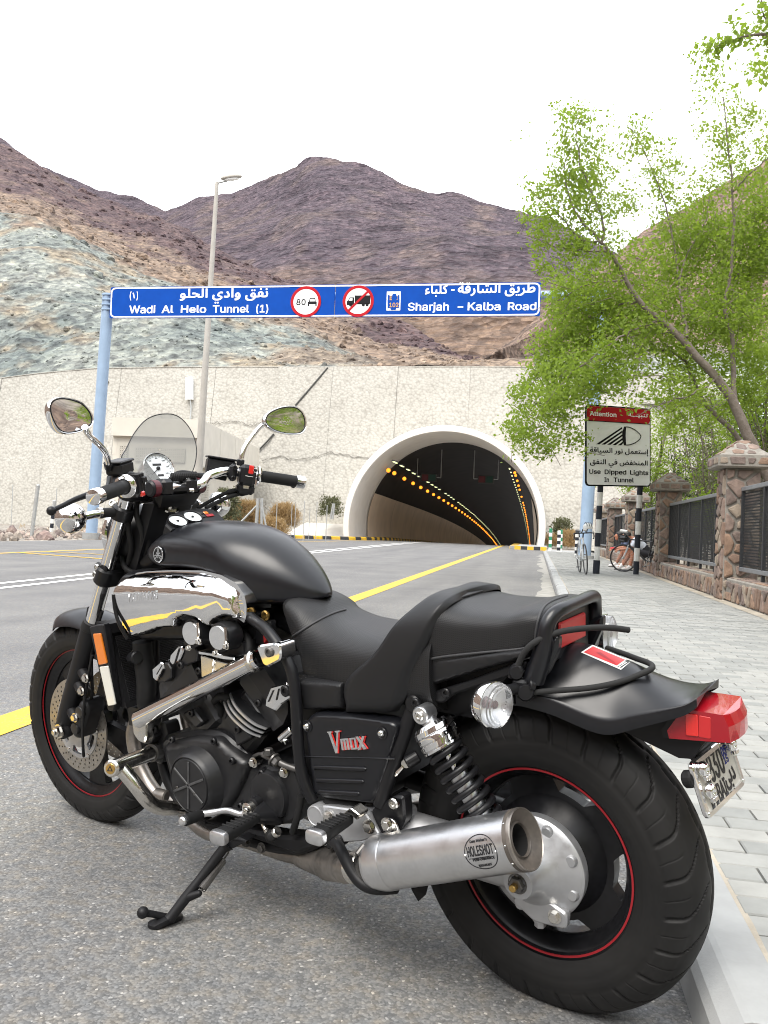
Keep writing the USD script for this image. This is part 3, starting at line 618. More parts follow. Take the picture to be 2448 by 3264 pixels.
g0=road(*np.meshgrid(np.linspace(-320,60.5,40),np.linspace(-330,330,60),indexing='ij'),-0.012)
obj('ground',(g0.reshape(-1,3),grid_faces(40,60)),'loose_gravel',smooth=True,kind='structure',label='stony grey desert ground beside the road')
obj('road',strip(-17.3,-2.55,-160,330,0.0),'asphalt',kind='structure',label='grey asphalt carriageway running into the tunnel')
obj('road_shoulder',strip(-2.55,0.02,-160,58,0.0),'asphalt_shoulder',kind='structure',label='coarse asphalt shoulder between yellow line and kerb')


def marking(name,w0,w1,s0,s1,m,label,z=0.004):
    mk=obj(name,strip(w0,w1,s0,s1,z,3.0),m,kind='structure',label=label)
    return mk


marking('road_marking',-2.83,-2.61,-60,300,'yellow_paint','solid yellow edge line on the right of the carriageway')
# centre line: two white lines that drift across with the carriageway
def line_pts(pts,width,z=0.004):
    p=np.array(pts,float)
    s=np.arange(p[0,0],p[-1,0],2.0)
    w=np.interp(s,p[:,0],p[:,1])
    a,b=road(s,w-width/2,z+drop(s)),road(s,w+width/2,z+drop(s))
    v=np.empty((2*len(s),3)); v[0::2]=b; v[1::2]=a
    i=np.arange(len(s)-1)*2
    return tm(v,np.vstack([np.stack([i,i+1,i+3],1),np.stack([i,i+3,i+2],1)]))


cl=[(-60,-5.6),(9,-6.98),(12,-7.1),(27,-7.75),(52,-8.3),(300,-8.3)]
obj('road_marking',line_pts(cl,0.13),'white_paint',kind='structure',label='nearer line of the white double centre line')
obj('road_marking',line_pts([(s,w-0.42) for s,w in cl],0.13),'white_paint',kind='structure',label='farther line of the white double centre line')
obj('road_marking',line_pts([(-60,-12.0),(17,-12.5),(42,-12.95),(64,-11.0),(300,-11.0)],0.18),'yellow_paint',kind='structure',label='yellow edge line on the far side of the road')
def quad_line(P,Q,width,z=0.0085):
    P,Q=np.array(P,float),np.array(Q,float)
    d=unit(Q-P); n=np.array([-d[1],d[0],0])*width/2
    v=np.array([P-n,P+n,Q+n,Q-n]); v[:,2]=z
    return tm(v,[[0,2,1],[0,3,2]])
c0=G(60,1762)
obj('road_marking',quad_line(c0,G(340,1783) ,0.16),'yellow_paint',kind='structure',label='diagonal yellow chevron line branching off the far edge line')
obj('road_marking',quad_line(G(150,1759),G(380,1771),0.14),'yellow_paint',kind='structure',label='thin inner chevron line beside the diagonal yellow one')

# kerb stones with a bevelled face
KP=[(0.0,-0.05),(0.0,0.085),(0.012,0.105),(0.045,0.128),(0.058,0.131),(0.142,0.131),(0.145,0.127),(0.145,-0.05)]
kerb=thing('kerb','pale concrete kerb between the asphalt and the pavement',kind='structure')
def kerb_stone(s0,s1,m,parent,w=0.0,k=1.0,jit=0.0):
    rings=[]
    for s in (s0+0.004,s1-0.004):
        rings.append(road(np.full(len(KP),s),np.array([p[0]*k+w for p in KP]) ,np.array([p[1] for p in KP])+jit))
    return obj('kerb_stone',loft(rings),m,parent)
for i,s in enumerate(np.arange(-3.41,41.5,1.0)):
    kerb_stone(s,s+1.0,'kerb_concrete',kerb,0.004*rng.standard_normal(),1.0,0.002*rng.standard_normal())
for i,w in enumerate(np.arange(0.145,2.3,1.0)):
    obj('kerb_stone',plate([(w+0.004,41.44),(w+0.996,41.44),(w+0.996,41.59),(w+0.004,41.59)],-0.05,0.131,0.012,place=lambda q,h:road(q[:,1],q[:,0],h)),'kerb_concrete',kerb)

pave=thing('pavement','pale grey block-paved footway beside the kerb',kind='structure')
obj('paver_bed',plate([(0.145,-8),(2.34,-8),(2.34,41.44),(0.145,41.44)],-0.05,0.122,place=lambda q,h:road(q[:,1],q[:,0],h)),'paver_sand',pave)
PB=[rbox((0.196,0.0955,0.04),0.003) for _ in range(1)][0]
cands=[]
for r,s in enumerate(np.arange(-0.6,40.9,0.10)):
    for c in range(12):
        w=0.15+c*0.2+(0.1 if r%2 else 0.0)
        w0,w1=max(w,0.15),min(w+0.2,2.24)
        if r%2 and c == 0:
            cands.append((s,0.15,0.25))
        if w1-w0>0.04:
            cands.append((s,w0,w1))
cands=np.array(cands)
mid=road(cands[:,0],(cands[:,1]+cands[:,2])/2,0.13)
zc=(mid-CAM)@_fw
pu=1224+FPX*((mid-CAM)@CR)/np.maximum(zc,0.05)
pv=1632-FPX*((mid-CAM)@CU)/np.maximum(zc,0.05)
vis=(zc>0.4) & (pu>1500) & (pu<2500) & (pv<3300)
near=set(np.argsort(np.where(vis,zc,1e9))[:298].tolist())
far_parts=[]
prng=np.random.default_rng(5)
for i,(s,w0,w1) in enumerate(cands):
    L=w1-w0-0.005
    tilt=prng.normal(0,0.004,2)
    ax=np.stack([RN,RT,[0,0,1.0]])
    ax[2]=unit(ax[2]+tilt[0]*RN+tilt[1]*RT)
    m=rbox((L,0.0945,0.05),0.0035,road(s,(w0+w1)/2,0.1065+prng.normal(0,0.0012)),ax) if i in near else None
    if i in near:
        obj('paver',m,f'paver_{prng.integers(4)}',pave)
    else:
        c=road(s,(w0+w1)/2,0.1305+prng.normal(0,0.0012))
        h=np.array([[-1,-1],[1,-1],[1,1],[-1,1]])*[L/2,0.047]
        top=c+h[:,:1]*RN+h[:,1:]*RT
        v=np.vstack([top,top-[0,0,0.03]])
        far_parts.append((v,prng.integers(4)))
FQ=np.array([[0,1,2],[0,2,3],[0,4,5],[0,5,1],[1,5,6],[1,6,2],[2,6,7],[2,7,3],[3,7,4],[3,4,0]])
for k in range(4):
    vs=[v for v,q in far_parts if q == k]
    obj('paver_field',(np.vstack(vs),np.vstack([FQ+8*i for i in range(len(vs))])),f'paver_{k}',pave,kind='stuff')
# concrete apron past the pavement and the sandy verge along the wall
obj('concrete_apron',plate([(0.15,41.6),(7.5,41.6),(7.5,52.0),(0.15,52.0)],-0.05,0.012,place=lambda q,h:road(q[:,1],q[:,0],h)),'kerb_concrete',kind='structure',label='bare concrete apron between pavement end and tunnel island')
_s=np.arange(7,40,0.1)
_w=-0.05-0.34*meshkit.fbm(np.stack([_s*0.8,0*_s,0*_s],1),2,3)*np.clip((_s-7)/6,0,1)
_a,_b=road(_s,-0.02,0.004),road(_s,_w,0.004)
obj('sand_drift',tm(np.stack([_a,_b],1).reshape(-1,3),grid_faces(len(_s),2)),'gutter_dust',kind='structure',label='thin pale sand lying in the gutter along the kerb')

_s=np.arange(-3,40,0.1)
_w=0.153+0.010*meshkit.fbm(np.stack([_s*4,0*_s,0*_s],1),3,6)
obj('joint_dirt',tm(np.stack([road(_s,_w,0.1312),road(_s,0.1445,0.1312)],1).reshape(-1,3),grid_faces(len(_s),2)),'sand',kind='stuff',label='dirt and dry bits lodged in the joint behind the kerb')
# painted island kerbs at the tunnel mouth
def striped_kerb(name,label,pts,pitch,h=0.2,depth=0.45):
    t=thing(name,label,'kerb')
    p=np.array(pts,float)
    L=np.r_[0,np.cumsum(np.linalg.norm(np.diff(p,axis=0),axis=1))]
    s=np.arange(0,L[-1],pitch)
    k=0
    for a in s[:-1]:
        q=np.stack([np.interp([a+0.01,a+pitch-0.01],L,p[:,j]) for j in range(2)],1)
        A,B=road(*q[0],drop(q[0][0])),road(*q[1],drop(q[1][0]))
        d=unit(B-A)
        out=np.cross(d,[0,0,1.0])
        prof=[(0.0,0.0),(0.02,h*0.75),(0.08,h),(depth,h),(depth,-0.2),(0.0,-0.2)]
        rings=[np.array([c-out*x+[0,0,z] for x,z in prof]) for c in (A,B)]
        m=loft(rings)
        obj('kerb_block',m,'kerb_yellow' if k%2 == 0 else 'kerb_black',t)
        k += 1
    return t
striped_kerb('striped_kerb','long black and yellow kerb curving into the left side of the tunnel',[(47.5,-17.4),(51.0,-15.9),(53.6,-14.0),(55.4,-12.6),(58,-11.75),(64,-11.4),(110,-11.35)],0.75,0.22)
striped_kerb('striped_kerb','short black and yellow island kerb at the right foot of the tunnel',[(49.5,0.25),(49.5,-1.95)],0.37,0.2,0.5)
striped_kerb('striped_kerb','black and yellow kerb along the right side of the tunnel roadway',[(50.1,-1.95),(54,-1.95),(70,-1.95)][::-1],0.5,0.2,0.5)
obj('island_slab',plate([(-1.9,50.05),(0.3,50.05),(0.3,58),(-1.9,58)],0.0,0.19,0.01,place=lambda q,h:road(q[:,1],q[:,0],h)),'kerb_concrete',kind='structure',label='raised concrete island at the right foot of the tunnel')
# sloping white concrete plinth left of the tunnel
pl=[road(57.6,-18.4,0),road(58.6,-13.4,0),road(60.4,-13.4,0),road(60.6,-18.6,0)]
ph=[road(58.6,-16.8,1.05),road(59.0,-13.3,1.05),road(60.2,-13.3,1.05),road(60.2,-16.8,1.05)]
obj('concrete_plinth',hull(pl+ph),'portal_white',label='sloping white concrete plinth left of the tunnel mouth',cat='plinth')

# ================================================================ tunnel: portal ring, hood, lining
TC,TZ,TR0,TR1=-6.65,1.15,6.42,6.88
def arch(r,n=48,foot=-0.35):
    """Horseshoe around the carriageway, foot to foot: (w, z)."""
    a0=math.asin((TZ-0.0)/r)
    a=np.linspace(math.pi+a0,-a0,n)
    return np.stack([TC+r*np.cos(a)*np.where(np.sin(a)<0,1.0,1.0),TZ+r*np.sin(a)],1)
portal=thing('tunnel_portal','white rounded concrete arch around the tunnel mouth','tunnel portal')
def ring_mesh(prof,s_of,n=48):
    """prof: (radius, s) pairs swept round the arch."""
    rows=[]
    for r,s in prof:
        a=arch(r,n)
        rows.append(road(np.full(n,s),a[:,0],a[:,1]+drop(s)))
    return tm(np.vstack(rows),grid_faces(len(prof),n))
obj('arch_ring',ring_mesh([(TR1,60.0),(TR1,56.3),(TR1-0.05,56.2),(TR0+0.05,56.2),(TR0,56.3),(TR0-0.03,61.8),(TR0-0.05,61.82),(TR0-0.05,62.2)],None,72),'portal_white',portal,smooth=40)
tun=thing('tunnel','dark road tunnel with beige lower wall lining','tunnel')
ss=np.r_[61.8,np.arange(64,330,4.0)]
R2=TR0-0.04
def tunnel_arc(a0,a1,r,n=24):
    a=np.radians(np.linspace(a0,a1,n))
    rows=[road(np.full(n,s),TC+r*np.cos(a),TZ+r*np.sin(a)+drop(s)) for s in ss]
    return tm(np.vstack(rows),grid_faces(len(ss),n))
th=math.degrees(math.asin((3.55-TZ)/R2))
tl=math.degrees(math.asin(TZ/R2))
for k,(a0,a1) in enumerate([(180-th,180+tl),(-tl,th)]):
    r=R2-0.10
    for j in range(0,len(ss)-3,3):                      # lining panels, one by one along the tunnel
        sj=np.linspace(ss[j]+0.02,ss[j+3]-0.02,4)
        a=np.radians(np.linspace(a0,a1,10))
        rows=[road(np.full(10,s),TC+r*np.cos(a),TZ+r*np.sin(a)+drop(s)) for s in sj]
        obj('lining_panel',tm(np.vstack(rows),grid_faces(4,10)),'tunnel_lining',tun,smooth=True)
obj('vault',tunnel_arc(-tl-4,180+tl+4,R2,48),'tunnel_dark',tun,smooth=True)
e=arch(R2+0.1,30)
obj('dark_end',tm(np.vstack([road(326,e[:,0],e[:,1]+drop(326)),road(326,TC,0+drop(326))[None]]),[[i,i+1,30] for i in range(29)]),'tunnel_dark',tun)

# lamps, each a thing; two kinds on both sides
amber=white=None
def put_lamp(kind,s,side,i):
    global amber,white
    if kind == 'amber':
        w,z=(TC-4.62,5.17) if side<0 else (TC+4.62,5.17)
    else:
        w,z=(TC-3.9,5.66) if side<0 else (TC+4.22,5.50)
    p=road(s,w,z+float(drop(s)))
    sd='left' if side<0 else 'right'
    label=f'round amber lamp in the glowing {sd} row of the tunnel' if kind == 'amber' else f'slim pale lamp of the upper {sd} light line in the tunnel'
    grp=f'{kind} lamps on the {sd} of the tunnel'
    src=amber if kind == 'amber' else white
    if src is None:
        t=thing('tunnel_lamp',label,'lamp',loc=p,rotz=-HEAD,group=grp)
        if kind == 'amber':
            obj('lamp_housing',lathe([(0,0.06),(0.16,0.06),(0.19,0.0),(0.18,-0.05),(0.16,0.0),(0,0.0)],(0,0,0),(0,1,0),16),'fence_grey',t)
            obj('lamp_lens',lathe([(0,-0.1),(0.10,-0.08),(0.155,-0.02),(0.155,0.02),(0,0.02)],(0,0,0),(0,1,0),16),'lamp_amber',t,smooth=True)
            amber=t
        else:
            obj('lamp_housing',rbox((0.24,1.5,0.10),0.02,(0,0,0.06)),'fence_grey',t)
            obj('lamp_lens',rbox((0.16,1.35,0.05),0.01,(0,0,-0.012)),'lamp_white',t)
            white=t
    else:
        copy_of(src,'tunnel_lamp',label,'lamp',p,-HEAD,grp,scale=0.6 if side>0 else 0.95)
for i,s in enumerate(np.r_[60.6,63.2,68.2,np.arange(73.2,245,5.0)]):
    put_lamp('amber',s,-1,i)
    if i not in (5,7):
        put_lamp('amber',s-1.2,1,i)
for i,s in enumerate(np.arange(59.2,250,3.1)):
    if i not in (10,15):
        put_lamp('white',s,-1,i)
    put_lamp('white',s+1.0,1,i)

# lane signals hanging from the vault
for k,(u0,u1,v0,v1,s0) in enumerate([(1353,1393,1415,1498,66.0),(1512,1566,1420,1500,66.0)]):
    wl=(TC-2.3,TC+2.2)[k]
    t=thing('lane_signal',('left','right')[k]+' lane control signal hanging on two rods inside the tunnel','lane signal')
    z=float(drop(s0))
    half=math.sqrt(R2 ** 2-(wl-TC) ** 2)+TZ
    for d in (-0.95,0.95):
        top=math.sqrt(R2 ** 2-(wl+d-TC) ** 2)+TZ
        obj('hanger_rod',tube([road(s0,wl+d,z+top),road(s0,wl+d,z+5.15)],0.035,8),'galvanised',t)
    obj('hanger_rod',tube([road(s0,wl-0.95,z+5.15),road(s0,wl-0.62,z+5.15)],0.035,8),'galvanised',t)
    obj('hanger_rod',tube([road(s0,wl+0.62,z+5.15),road(s0,wl+0.95,z+5.15)],0.035,8),'galvanised',t)
    bx=rbox((1.25,0.25,0.62),0.02,road(s0,wl,z+5.12),np.stack([RN,RT,[0,0,1.0]]))
    obj('signal_case',bx,'vent_dark',t)
    for d,m in ((-0.3,'signal_red'),(0.3,'signal_green')):
        obj('signal_face',rbox((0.5,0.03,0.5),0.02,road(s0-0.14,wl+d,z+5.12),np.stack([RN,RT,[0,0,1.0]])),m,t)

# ================================================================ retaining wall: shotcrete panels leaning back
WT=[(-700,1215,70.0),(-350,1212,68.0),(0,1205,66.5),(120,1190,66.0),(300,1174,65.0),(520,1170,64.3),(860,1169,63.4),(1040,1170,62.9),(1270,1168,62.3),(1480,1168,61.7),(1690,1170,61.0),(1870,1176,60.5),(2100,1190,60.0),(2350,1200,59.5)]
WTOP=np.array([D(*p) for p in WT])
wall=thing('retaining_wall','tall pale stone-faced concrete wall above the tunnel','wall')
def wall_xy(u):
    """top point and foot point of the wall at parameter u along its top."""
    k=np.interp(u,np.linspace(0,1,len(WTOP)),np.arange(len(WTOP)))
    top=np.stack([np.interp(k,np.arange(len(WTOP)),WTOP[:,j]) for j in range(3)],-1)
    foot=top-RT*(top[...,2:3]*0.16)
    foot[...,2]=-1.2
    return top,foot
def in_mouth(p):
    q=p-RO
    w,z=q@RN,p[:,2]
    return (w-TC) ** 2+(z-TZ) ** 2<(TR1-0.25) ** 2
knots=np.linspace(0,1,len(WTOP))
cuts=[0,1.2,2.05,3.3,4.4,5.5,6.15,7.1,8.0,9.1,10.0,11.2,12.2,13]
for a,b in zip(cuts[:-1],cuts[1:]):
    nu,nv=26,34
    u=np.linspace(a/13+0.00012,b/13-0.00012,nu)
    top,foot=wall_xy(u)
    skew=0.0
    v=np.linspace(0,1,nv)
    P=foot[:,None]*(1-v)[None,:,None]+top[:,None]*v[None,:,None]
    P=P.reshape(-1,3)
    P -= RT*(0.10*(meshkit.fbm(P*0.35,3,4)[:,None]-0.5)+0.03*math.sin(a*5.3+1))
    P += RN*(skew*(P[:,2:3]-6))
    f=grid_faces(nu,nv)
    cen=P[f].mean(1)
    f=f[~in_mouth(cen)]
    obj('wall_panel',tm(P,f),'shotcrete',wall,smooth=True)
u=np.linspace(0,1,160)
top,foot=wall_xy(u)
v=np.linspace(0,1,30)
P=(foot[:,None]*(1-v)[None,:,None]+top[:,None]*v[None,:,None]).reshape(-1,3)+RT*0.09
f=grid_faces(160,30)
f=f[~in_mouth(P[f].mean(1))]
obj('wall_backing',tm(P,f),'shotcrete',wall,smooth=True)
# coping kept thin along the top, and back slope cover
cp=[WTOP[i] for i in range(len(WTOP))]
obj('coping',join([beam(cp[i]+RT*0.12,cp[i+1]+RT*0.12,0.3,0.06,bevel=0.02,ext=0.05) for i in range(len(cp)-1)]),'shotcrete',wall)
# cracks that show as dark seams: thin raised mortar ribs
def seam(pts,r=0.035):
    q=[]
    for u,v,Y in pts:
        p=D(u,v,Y)
        q.append(p)
    return tube(spline(q,14),r,6)
def on_wall(u,v):
    d=ray(u,v)
    lo,hi=30.0,80.0
    for _ in range(40):
        Y=(lo+hi)/2
        p=CAM+d*(Y/d[1])
        kx=np.interp(p[0],WTOP[:,0],np.arange(len(WTOP)))
        t=np.array([np.interp(kx,np.arange(len(WTOP)),WTOP[:,j]) for j in range(3)])
        yw=t[1]-(t[2]-p[2])*0.16*RT[1]
        lo,hi=(Y,hi) if p[1]<yw else (lo,Y)
    return p-RT*0.02
for pts in ([(1045,1172),(1000,1225),(942,1292)],[(873,1383),(850,1409),(820,1440)],[(345,1215),(320,1260)]):
    obj('joint_strip',tube([on_wall(*p) for p in pts],0.07,6),'vent_dark',wall)
for pts in ([(655,1347),(700,1346),(760,1344),(790,1350),(850,1342)],[(835,1467),(900,1458),(930,1466),(1000,1455),(1060,1445),(1120,1452),(1190,1460)]):
    q=spline([on_wall(u,v+rng.normal(0,2)) for u,v in pts],40)
    q[:,2] += rng.normal(0,0.06,40)
    obj('crack',tube(q,0.014+0.02*rng.random(40),5),'crack_grey',wall)
# ================================================================ hills and mountains
def surface(rows,nu,nv,amp,freq,seed,warp=None):
    """Terrain sheet through rows of (u, v, Y) measurements, bottom to top; returns points (nv, nu, 3) and row parameter."""
    R=[]
    for r in rows:
        p=np.array([D(*q) for q in r]) if len(r[0]) == 3 else np.array([np.array(q[:3],float) for q in r])
        k=np.r_[0,np.cumsum(np.linalg.norm(np.diff(p,axis=0),axis=1))]
        R.append(np.stack([np.interp(np.linspace(0,k[-1],nu),k,p[:,j]) for j in range(3)],-1))
    R=np.array(R)
    t=np.linspace(0,len(rows)-1,nv)
    i=np.minimum(t.astype(int),len(rows)-2)
    f=(t-i)[:,None,None]
    P=R[i]*(1-f)+R[i+1]*f
    n=np.cross(np.gradient(P,axis=1),np.gradient(P,axis=0))
    n /= np.maximum(np.linalg.norm(n,axis=-1,keepdims=True),1e-9)
    n *= np.where(n[...,2:3]<0,-1,1)
    q=P*freq
    h=meshkit.fbm(q,6,seed)-0.5
    rid=np.abs(meshkit.fbm(q*2.3+7,5,seed+9)-0.5)*2
    off=amp*(1.5*h-0.55*rid+0.2)
    P=P+n*[0.45,0.45,0.8]*off[...,None]
    return P,np.broadcast_to(t[:,None],P.shape[:2])


def blend(cols,t):
    cols=np.array(cols,float)
    x=np.clip(t,0,len(cols)-1)
    i=np.minimum(x.astype(int),len(cols)-2)
    f=(x-i)[...,None]
    return cols[i]*(1-f)+cols[i+1]*f


GREEN,GREEN2,OCHRE=np.array([0.222,0.236,0.216]),np.array([0.142,0.163,0.157]),np.array([0.225,0.185,0.135])
TAN,TAN2,PURPLE,PURPLE2,BROWN=np.array([0.212,0.163,0.125]),np.array([0.165,0.122,0.096]),np.array([0.112,0.078,0.076]),np.array([0.072,0.05,0.055]),np.array([0.16,0.115,0.09])

us=[-900,-400,0,111,241,362,512,603,754,934,1060,1200,1330,1466,1560,1700]
ridge=[330,330,463,520,600,645,702,740,826,895,935,1000,1060,1140,1168,1176]
ydep=[230,225,215,210,203,196,186,179,165,148,136,122,108,90,82,76]
wtv=np.interp(us,[p[0] for p in WT],[p[1] for p in WT])
wty=np.interp(us,[p[0] for p in WT],[p[2] for p in WT])
tanv=np.interp(us,[-900,0,120,250,400,560,700,934,1200,1466,1700],[560,625,655,735,790,850,880,985,1085,1150,1178])
grnv=np.interp(us,[-900,0,170,300,400,560,700,934,1100,1200,1466,1700],[640,695,715,790,880,905,1000,1050,1120,1150,1162,1180])
rows=[[(u,v+25,y+0.6) for u,v,y in zip(us,wtv,wty)],
        [(u,v*0.62+g*0.38,y+5+0.04*(yr-y)) for u,v,g,y,yr in zip(us,wtv,grnv,wty,ydep)],
        [(u,g,y+6+0.22*(yr-y)) for u,g,y,yr in zip(us,grnv,wty,ydep)],
        [(u,tv,y+7+0.5*(yr-y)) for u,tv,y,yr in zip(us,tanv,wty,ydep)],
        [(u,r,yr) for u,r,yr in zip(us,ridge,ydep)],
        [(u,r+70,yr+60) for u,r,yr in zip(us,ridge,ydep)]]
P,t=surface(rows,560,300,2.3,0.10,3)
hill=obj('rocky_hill',(P.reshape(-1,3),grid_faces(300,560)),'hill_rock',smooth=True,kind='structure',label='near slope of blue-green rock, tan rubble and dark scree behind the wall')
HILLP=P
Q=P.reshape(-1,3)
tt=t.reshape(-1)+1.1*(meshkit.fbm(Q*0.11,5,21)-0.5)+0.5*(meshkit.fbm(Q*0.5,4,5)-0.5)
n1,n2,n3=meshkit.fbm(Q*0.16,5,31),meshkit.fbm(Q*0.3+3,5,41),meshkit.fbm(Q*0.06,4,51)
g=GREEN*(1-np.clip(n1*3-1.0,0,1))[:,None]+GREEN2*np.clip(n1*3-1.0,0,1)[:,None]
oc=np.clip((n2-0.52)*7,0,1)[:,None]*0.8
g=g*(1-oc)+OCHRE*oc
wh=np.clip((n3-0.56)*8,0,1)[:,None]*0.6
g=g*(1-wh)+np.array([0.27,0.275,0.25])*wh
tn=TAN*n1[:,None]+TAN2*(1-n1)[:,None]
pm=np.clip((n2-0.35)*3.2,0,1)[:,None]
pp=PURPLE*pm+PURPLE2*(1-pm)
ox=np.clip((n1-0.60)*6,0,1)[:,None]*0.6
pp=pp*(1-ox)+TAN2*ox
a=np.clip((tt-1.95)*5,0,1)[:,None]
b=np.clip((tt-2.95)*4,0,1)[:,None]
xk=np.clip((Q[:,0]+6)/6+2*(n1-0.5),0,1)[:,None]                     # the green rock ends to the right
col=(g*(1-xk)+(TAN*0.9*n2[:,None]*2)*xk)*(1-a)+tn*a
col=col*(1-b)+pp*b
mc_=D(1010,1135,70)                                       # a smooth earthen mound above the wall
mm=np.clip(2.2-2.2*(((Q[:,0]-mc_[0])/4.6) ** 2+((Q[:,2]-mc_[2])/1.9) ** 2),0,1)[:,None]
col=col*(1-mm)+np.array([0.205,0.17,0.135])*(0.85+0.3*n2[:,None])*mm
HILLC=col
tint(hill,col)

mu=[-1500,-700,-300,0,111,193,301,434,524,573,633,693,766,796,844,904,946,976,1000,1043,1113,1173,1216,1260,1314,1368,1395,1433,1477,1531,1585,1623,1667,1748,1850,1980,2150,2400,2900]
mv=[60,230,330,440,521,557,603,633,669,657,636,627,615,600,582,557,536,509,500,499,514,525,549,574,601,619,627,618,629,642,651,667,676,700,755,810,860,900,930]
mY=np.interp(mu,[-1500,0,524,1000,1400,1850,2900],[760,700,620,520,480,430,420])
spur=20*np.sin(np.array(mu)/140.0)+9*np.sin(np.array(mu)/61.0+1)
rows=[[(u,1240,150) for u in mu],
        [(u,1010+0.12*(m-600),y*0.42) for u,m,y in zip(mu,mv,mY)],
        [(u,m*0.45+930*0.55,y*0.62+s*0.8) for u,m,y,s in zip(mu,mv,mY,spur)],
        [(u,m*0.8+930*0.2,y*0.86+s*0.6) for u,m,y,s in zip(mu,mv,mY,spur)],
        [(u,m,y) for u,m,y in zip(mu,mv,mY)],
        [(u,m+60,y+160) for u,m,y in zip(mu,mv,mY)]]
P,t=surface(rows,560,280,6.5,0.03,13)
mt=obj('mountain',(P.reshape(-1,3),grid_faces(280,560)),'mountain_rock',smooth=True,kind='structure',label='barren purple-brown mountain rising behind the tunnel')
Q=P.reshape(-1,3)
n1,n2,n3=meshkit.fbm(Q*0.02,6,61),meshkit.fbm(Q*0.05+3,5,71),meshkit.fbm(Q*np.array([0.09,0.03,0.03]),5,81)
base=np.array([0.135,0.102,0.116])*n1[:,None]+np.array([0.088,0.070,0.088])*(1-n1)[:,None]
pale=np.clip((n3-0.52)*6,0,1)[:,None]*0.7
base=base*(1-pale)+np.array([0.165,0.125,0.115])*pale
dk=np.clip((n2-0.56)*7,0,1)[:,None]*0.8
base=base*(1-dk)+np.array([0.06,0.045,0.055])*dk
low=np.clip((1.6-t.reshape(-1))*1.2+(n1-0.5)*2,0,1)[:,None]
base=base*(1-low)+np.array([0.20,0.14,0.105])*low*(0.6+0.8*n2[:,None])
tint(mt,base)

hu=[1500,1700,1850,1983,2064,2189,2300,2448,2700,3200,4200]
hv=[1175,1050,930,800,725,671,590,498,360,150,100]
hY=[78,95,110,125,130,132,132,130,120,100,90]
rows=[[(u,1300,max(48,63-0.006*(u-1500))) for u in hu],
        [(u,1120+(h-800)*0.15,y*0.5+36) for u,h,y in zip(hu,hv,hY)],
        [(u,900*0.4+h*0.6 ,y*0.85+6) for u,h,y in zip(hu,hv,hY)],
        [(u,h,y) for u,h,y in zip(hu,hv,hY)],
        [(u,h+90,y+60) for u,h,y in zip(hu,hv,hY)]]
rows[2]=[(u,max(v,hh+5),y) for (u,v,y),hh in zip(rows[2],hv)]
P,t=surface(rows,240,150,3.0,0.07,23)
rh=obj('rocky_hill',(P.reshape(-1,3),grid_faces(150,240)),'hill_rock',smooth=True,kind='structure',label='brown rocky slope on the right behind the trees')
Q=P.reshape(-1,3)
n1,n2=meshkit.fbm(Q*0.12,5,91),meshkit.fbm(Q*0.3,5,95)
gz=np.clip((1.2-t.reshape(-1))*1.5+3*(n1-0.5),0,1)[:,None]
tint(rh,(BROWN*(0.6+0.8*n2[:,None])*(1-gz)+GREEN*(0.6+0.8*n1[:,None])*gz))

# the valley side behind the photographer, right of the road: it shows in the mirrors and the chrome
S,Wd=np.meshgrid(np.linspace(-130,46,120),np.linspace(0,1,60),indexing='ij')
wq=9.5+60*Wd
zq=36*np.clip(Wd*1.25,0,1) ** 0.75
P=road(S,wq,zq)
amp=1.2+3*Wd
P=P+(meshkit.fbm(P*0.12,6,5)-0.5)[...,None]*amp[...,None]*np.array([1.4,1.0,1.2])*2*np.clip(Wd*10,0,1)[...,None]
vs=obj('valley_side',(P.reshape(-1,3),grid_faces(120,60)),'hill_rock',smooth=True,kind='structure',label='rocky valley side to the right of the road, beyond the fence')
n1,n2=meshkit.fbm(P.reshape(-1,3)*0.2,5,97),meshkit.fbm(P.reshape(-1,3)*0.6,5,98)
tint(vs,BROWN*(0.5+1.2*n2[:,None])+GREEN*np.clip((n1-0.5)*6,0,0.8)[:,None])
S,Wd=np.meshgrid(np.linspace(-150,36,90),np.linspace(0,1,40),indexing='ij')
P=road(S,-29-90*Wd,50*np.clip(Wd*1.2,0,1) ** 0.8)
P=P+(meshkit.fbm(P*0.08,6,6)-0.5)[...,None]*(6*np.clip(Wd*6,0,1))[...,None]*np.array([1,1,1.4])
vs=obj('valley_side',(P.reshape(-1,3),grid_faces(90,40)[:,::-1]),'hill_rock',smooth=True,kind='structure',label='rocky valley side to the left of the road')
n1=meshkit.fbm(P.reshape(-1,3)*0.2,5,99)
tint(vs,BROWN*(0.5+1.1*n1[:,None]))

S,Wd=np.meshgrid(np.linspace(-75,60,100),np.linspace(0,1,50),indexing='ij')
P=road(-46-75*Wd-0.004*S ** 2*(1-Wd),S,52*np.clip(Wd*1.25,0,1) ** 0.8)
P=P+(meshkit.fbm(P*0.1,6,8)-0.5)[...,None]*(6*np.clip(Wd*8,0,1))[...,None]*np.array([1,1,1.4])
vs=obj('valley_side',(P.reshape(-1,3),grid_faces(100,50)),'hill_rock',smooth=True,kind='structure',label='rocky valley side behind the camera, round which the road comes')
n1=meshkit.fbm(P.reshape(-1,3)*0.2,5,77)
tint(vs,BROWN*(0.5+1.1*n1[:,None]))

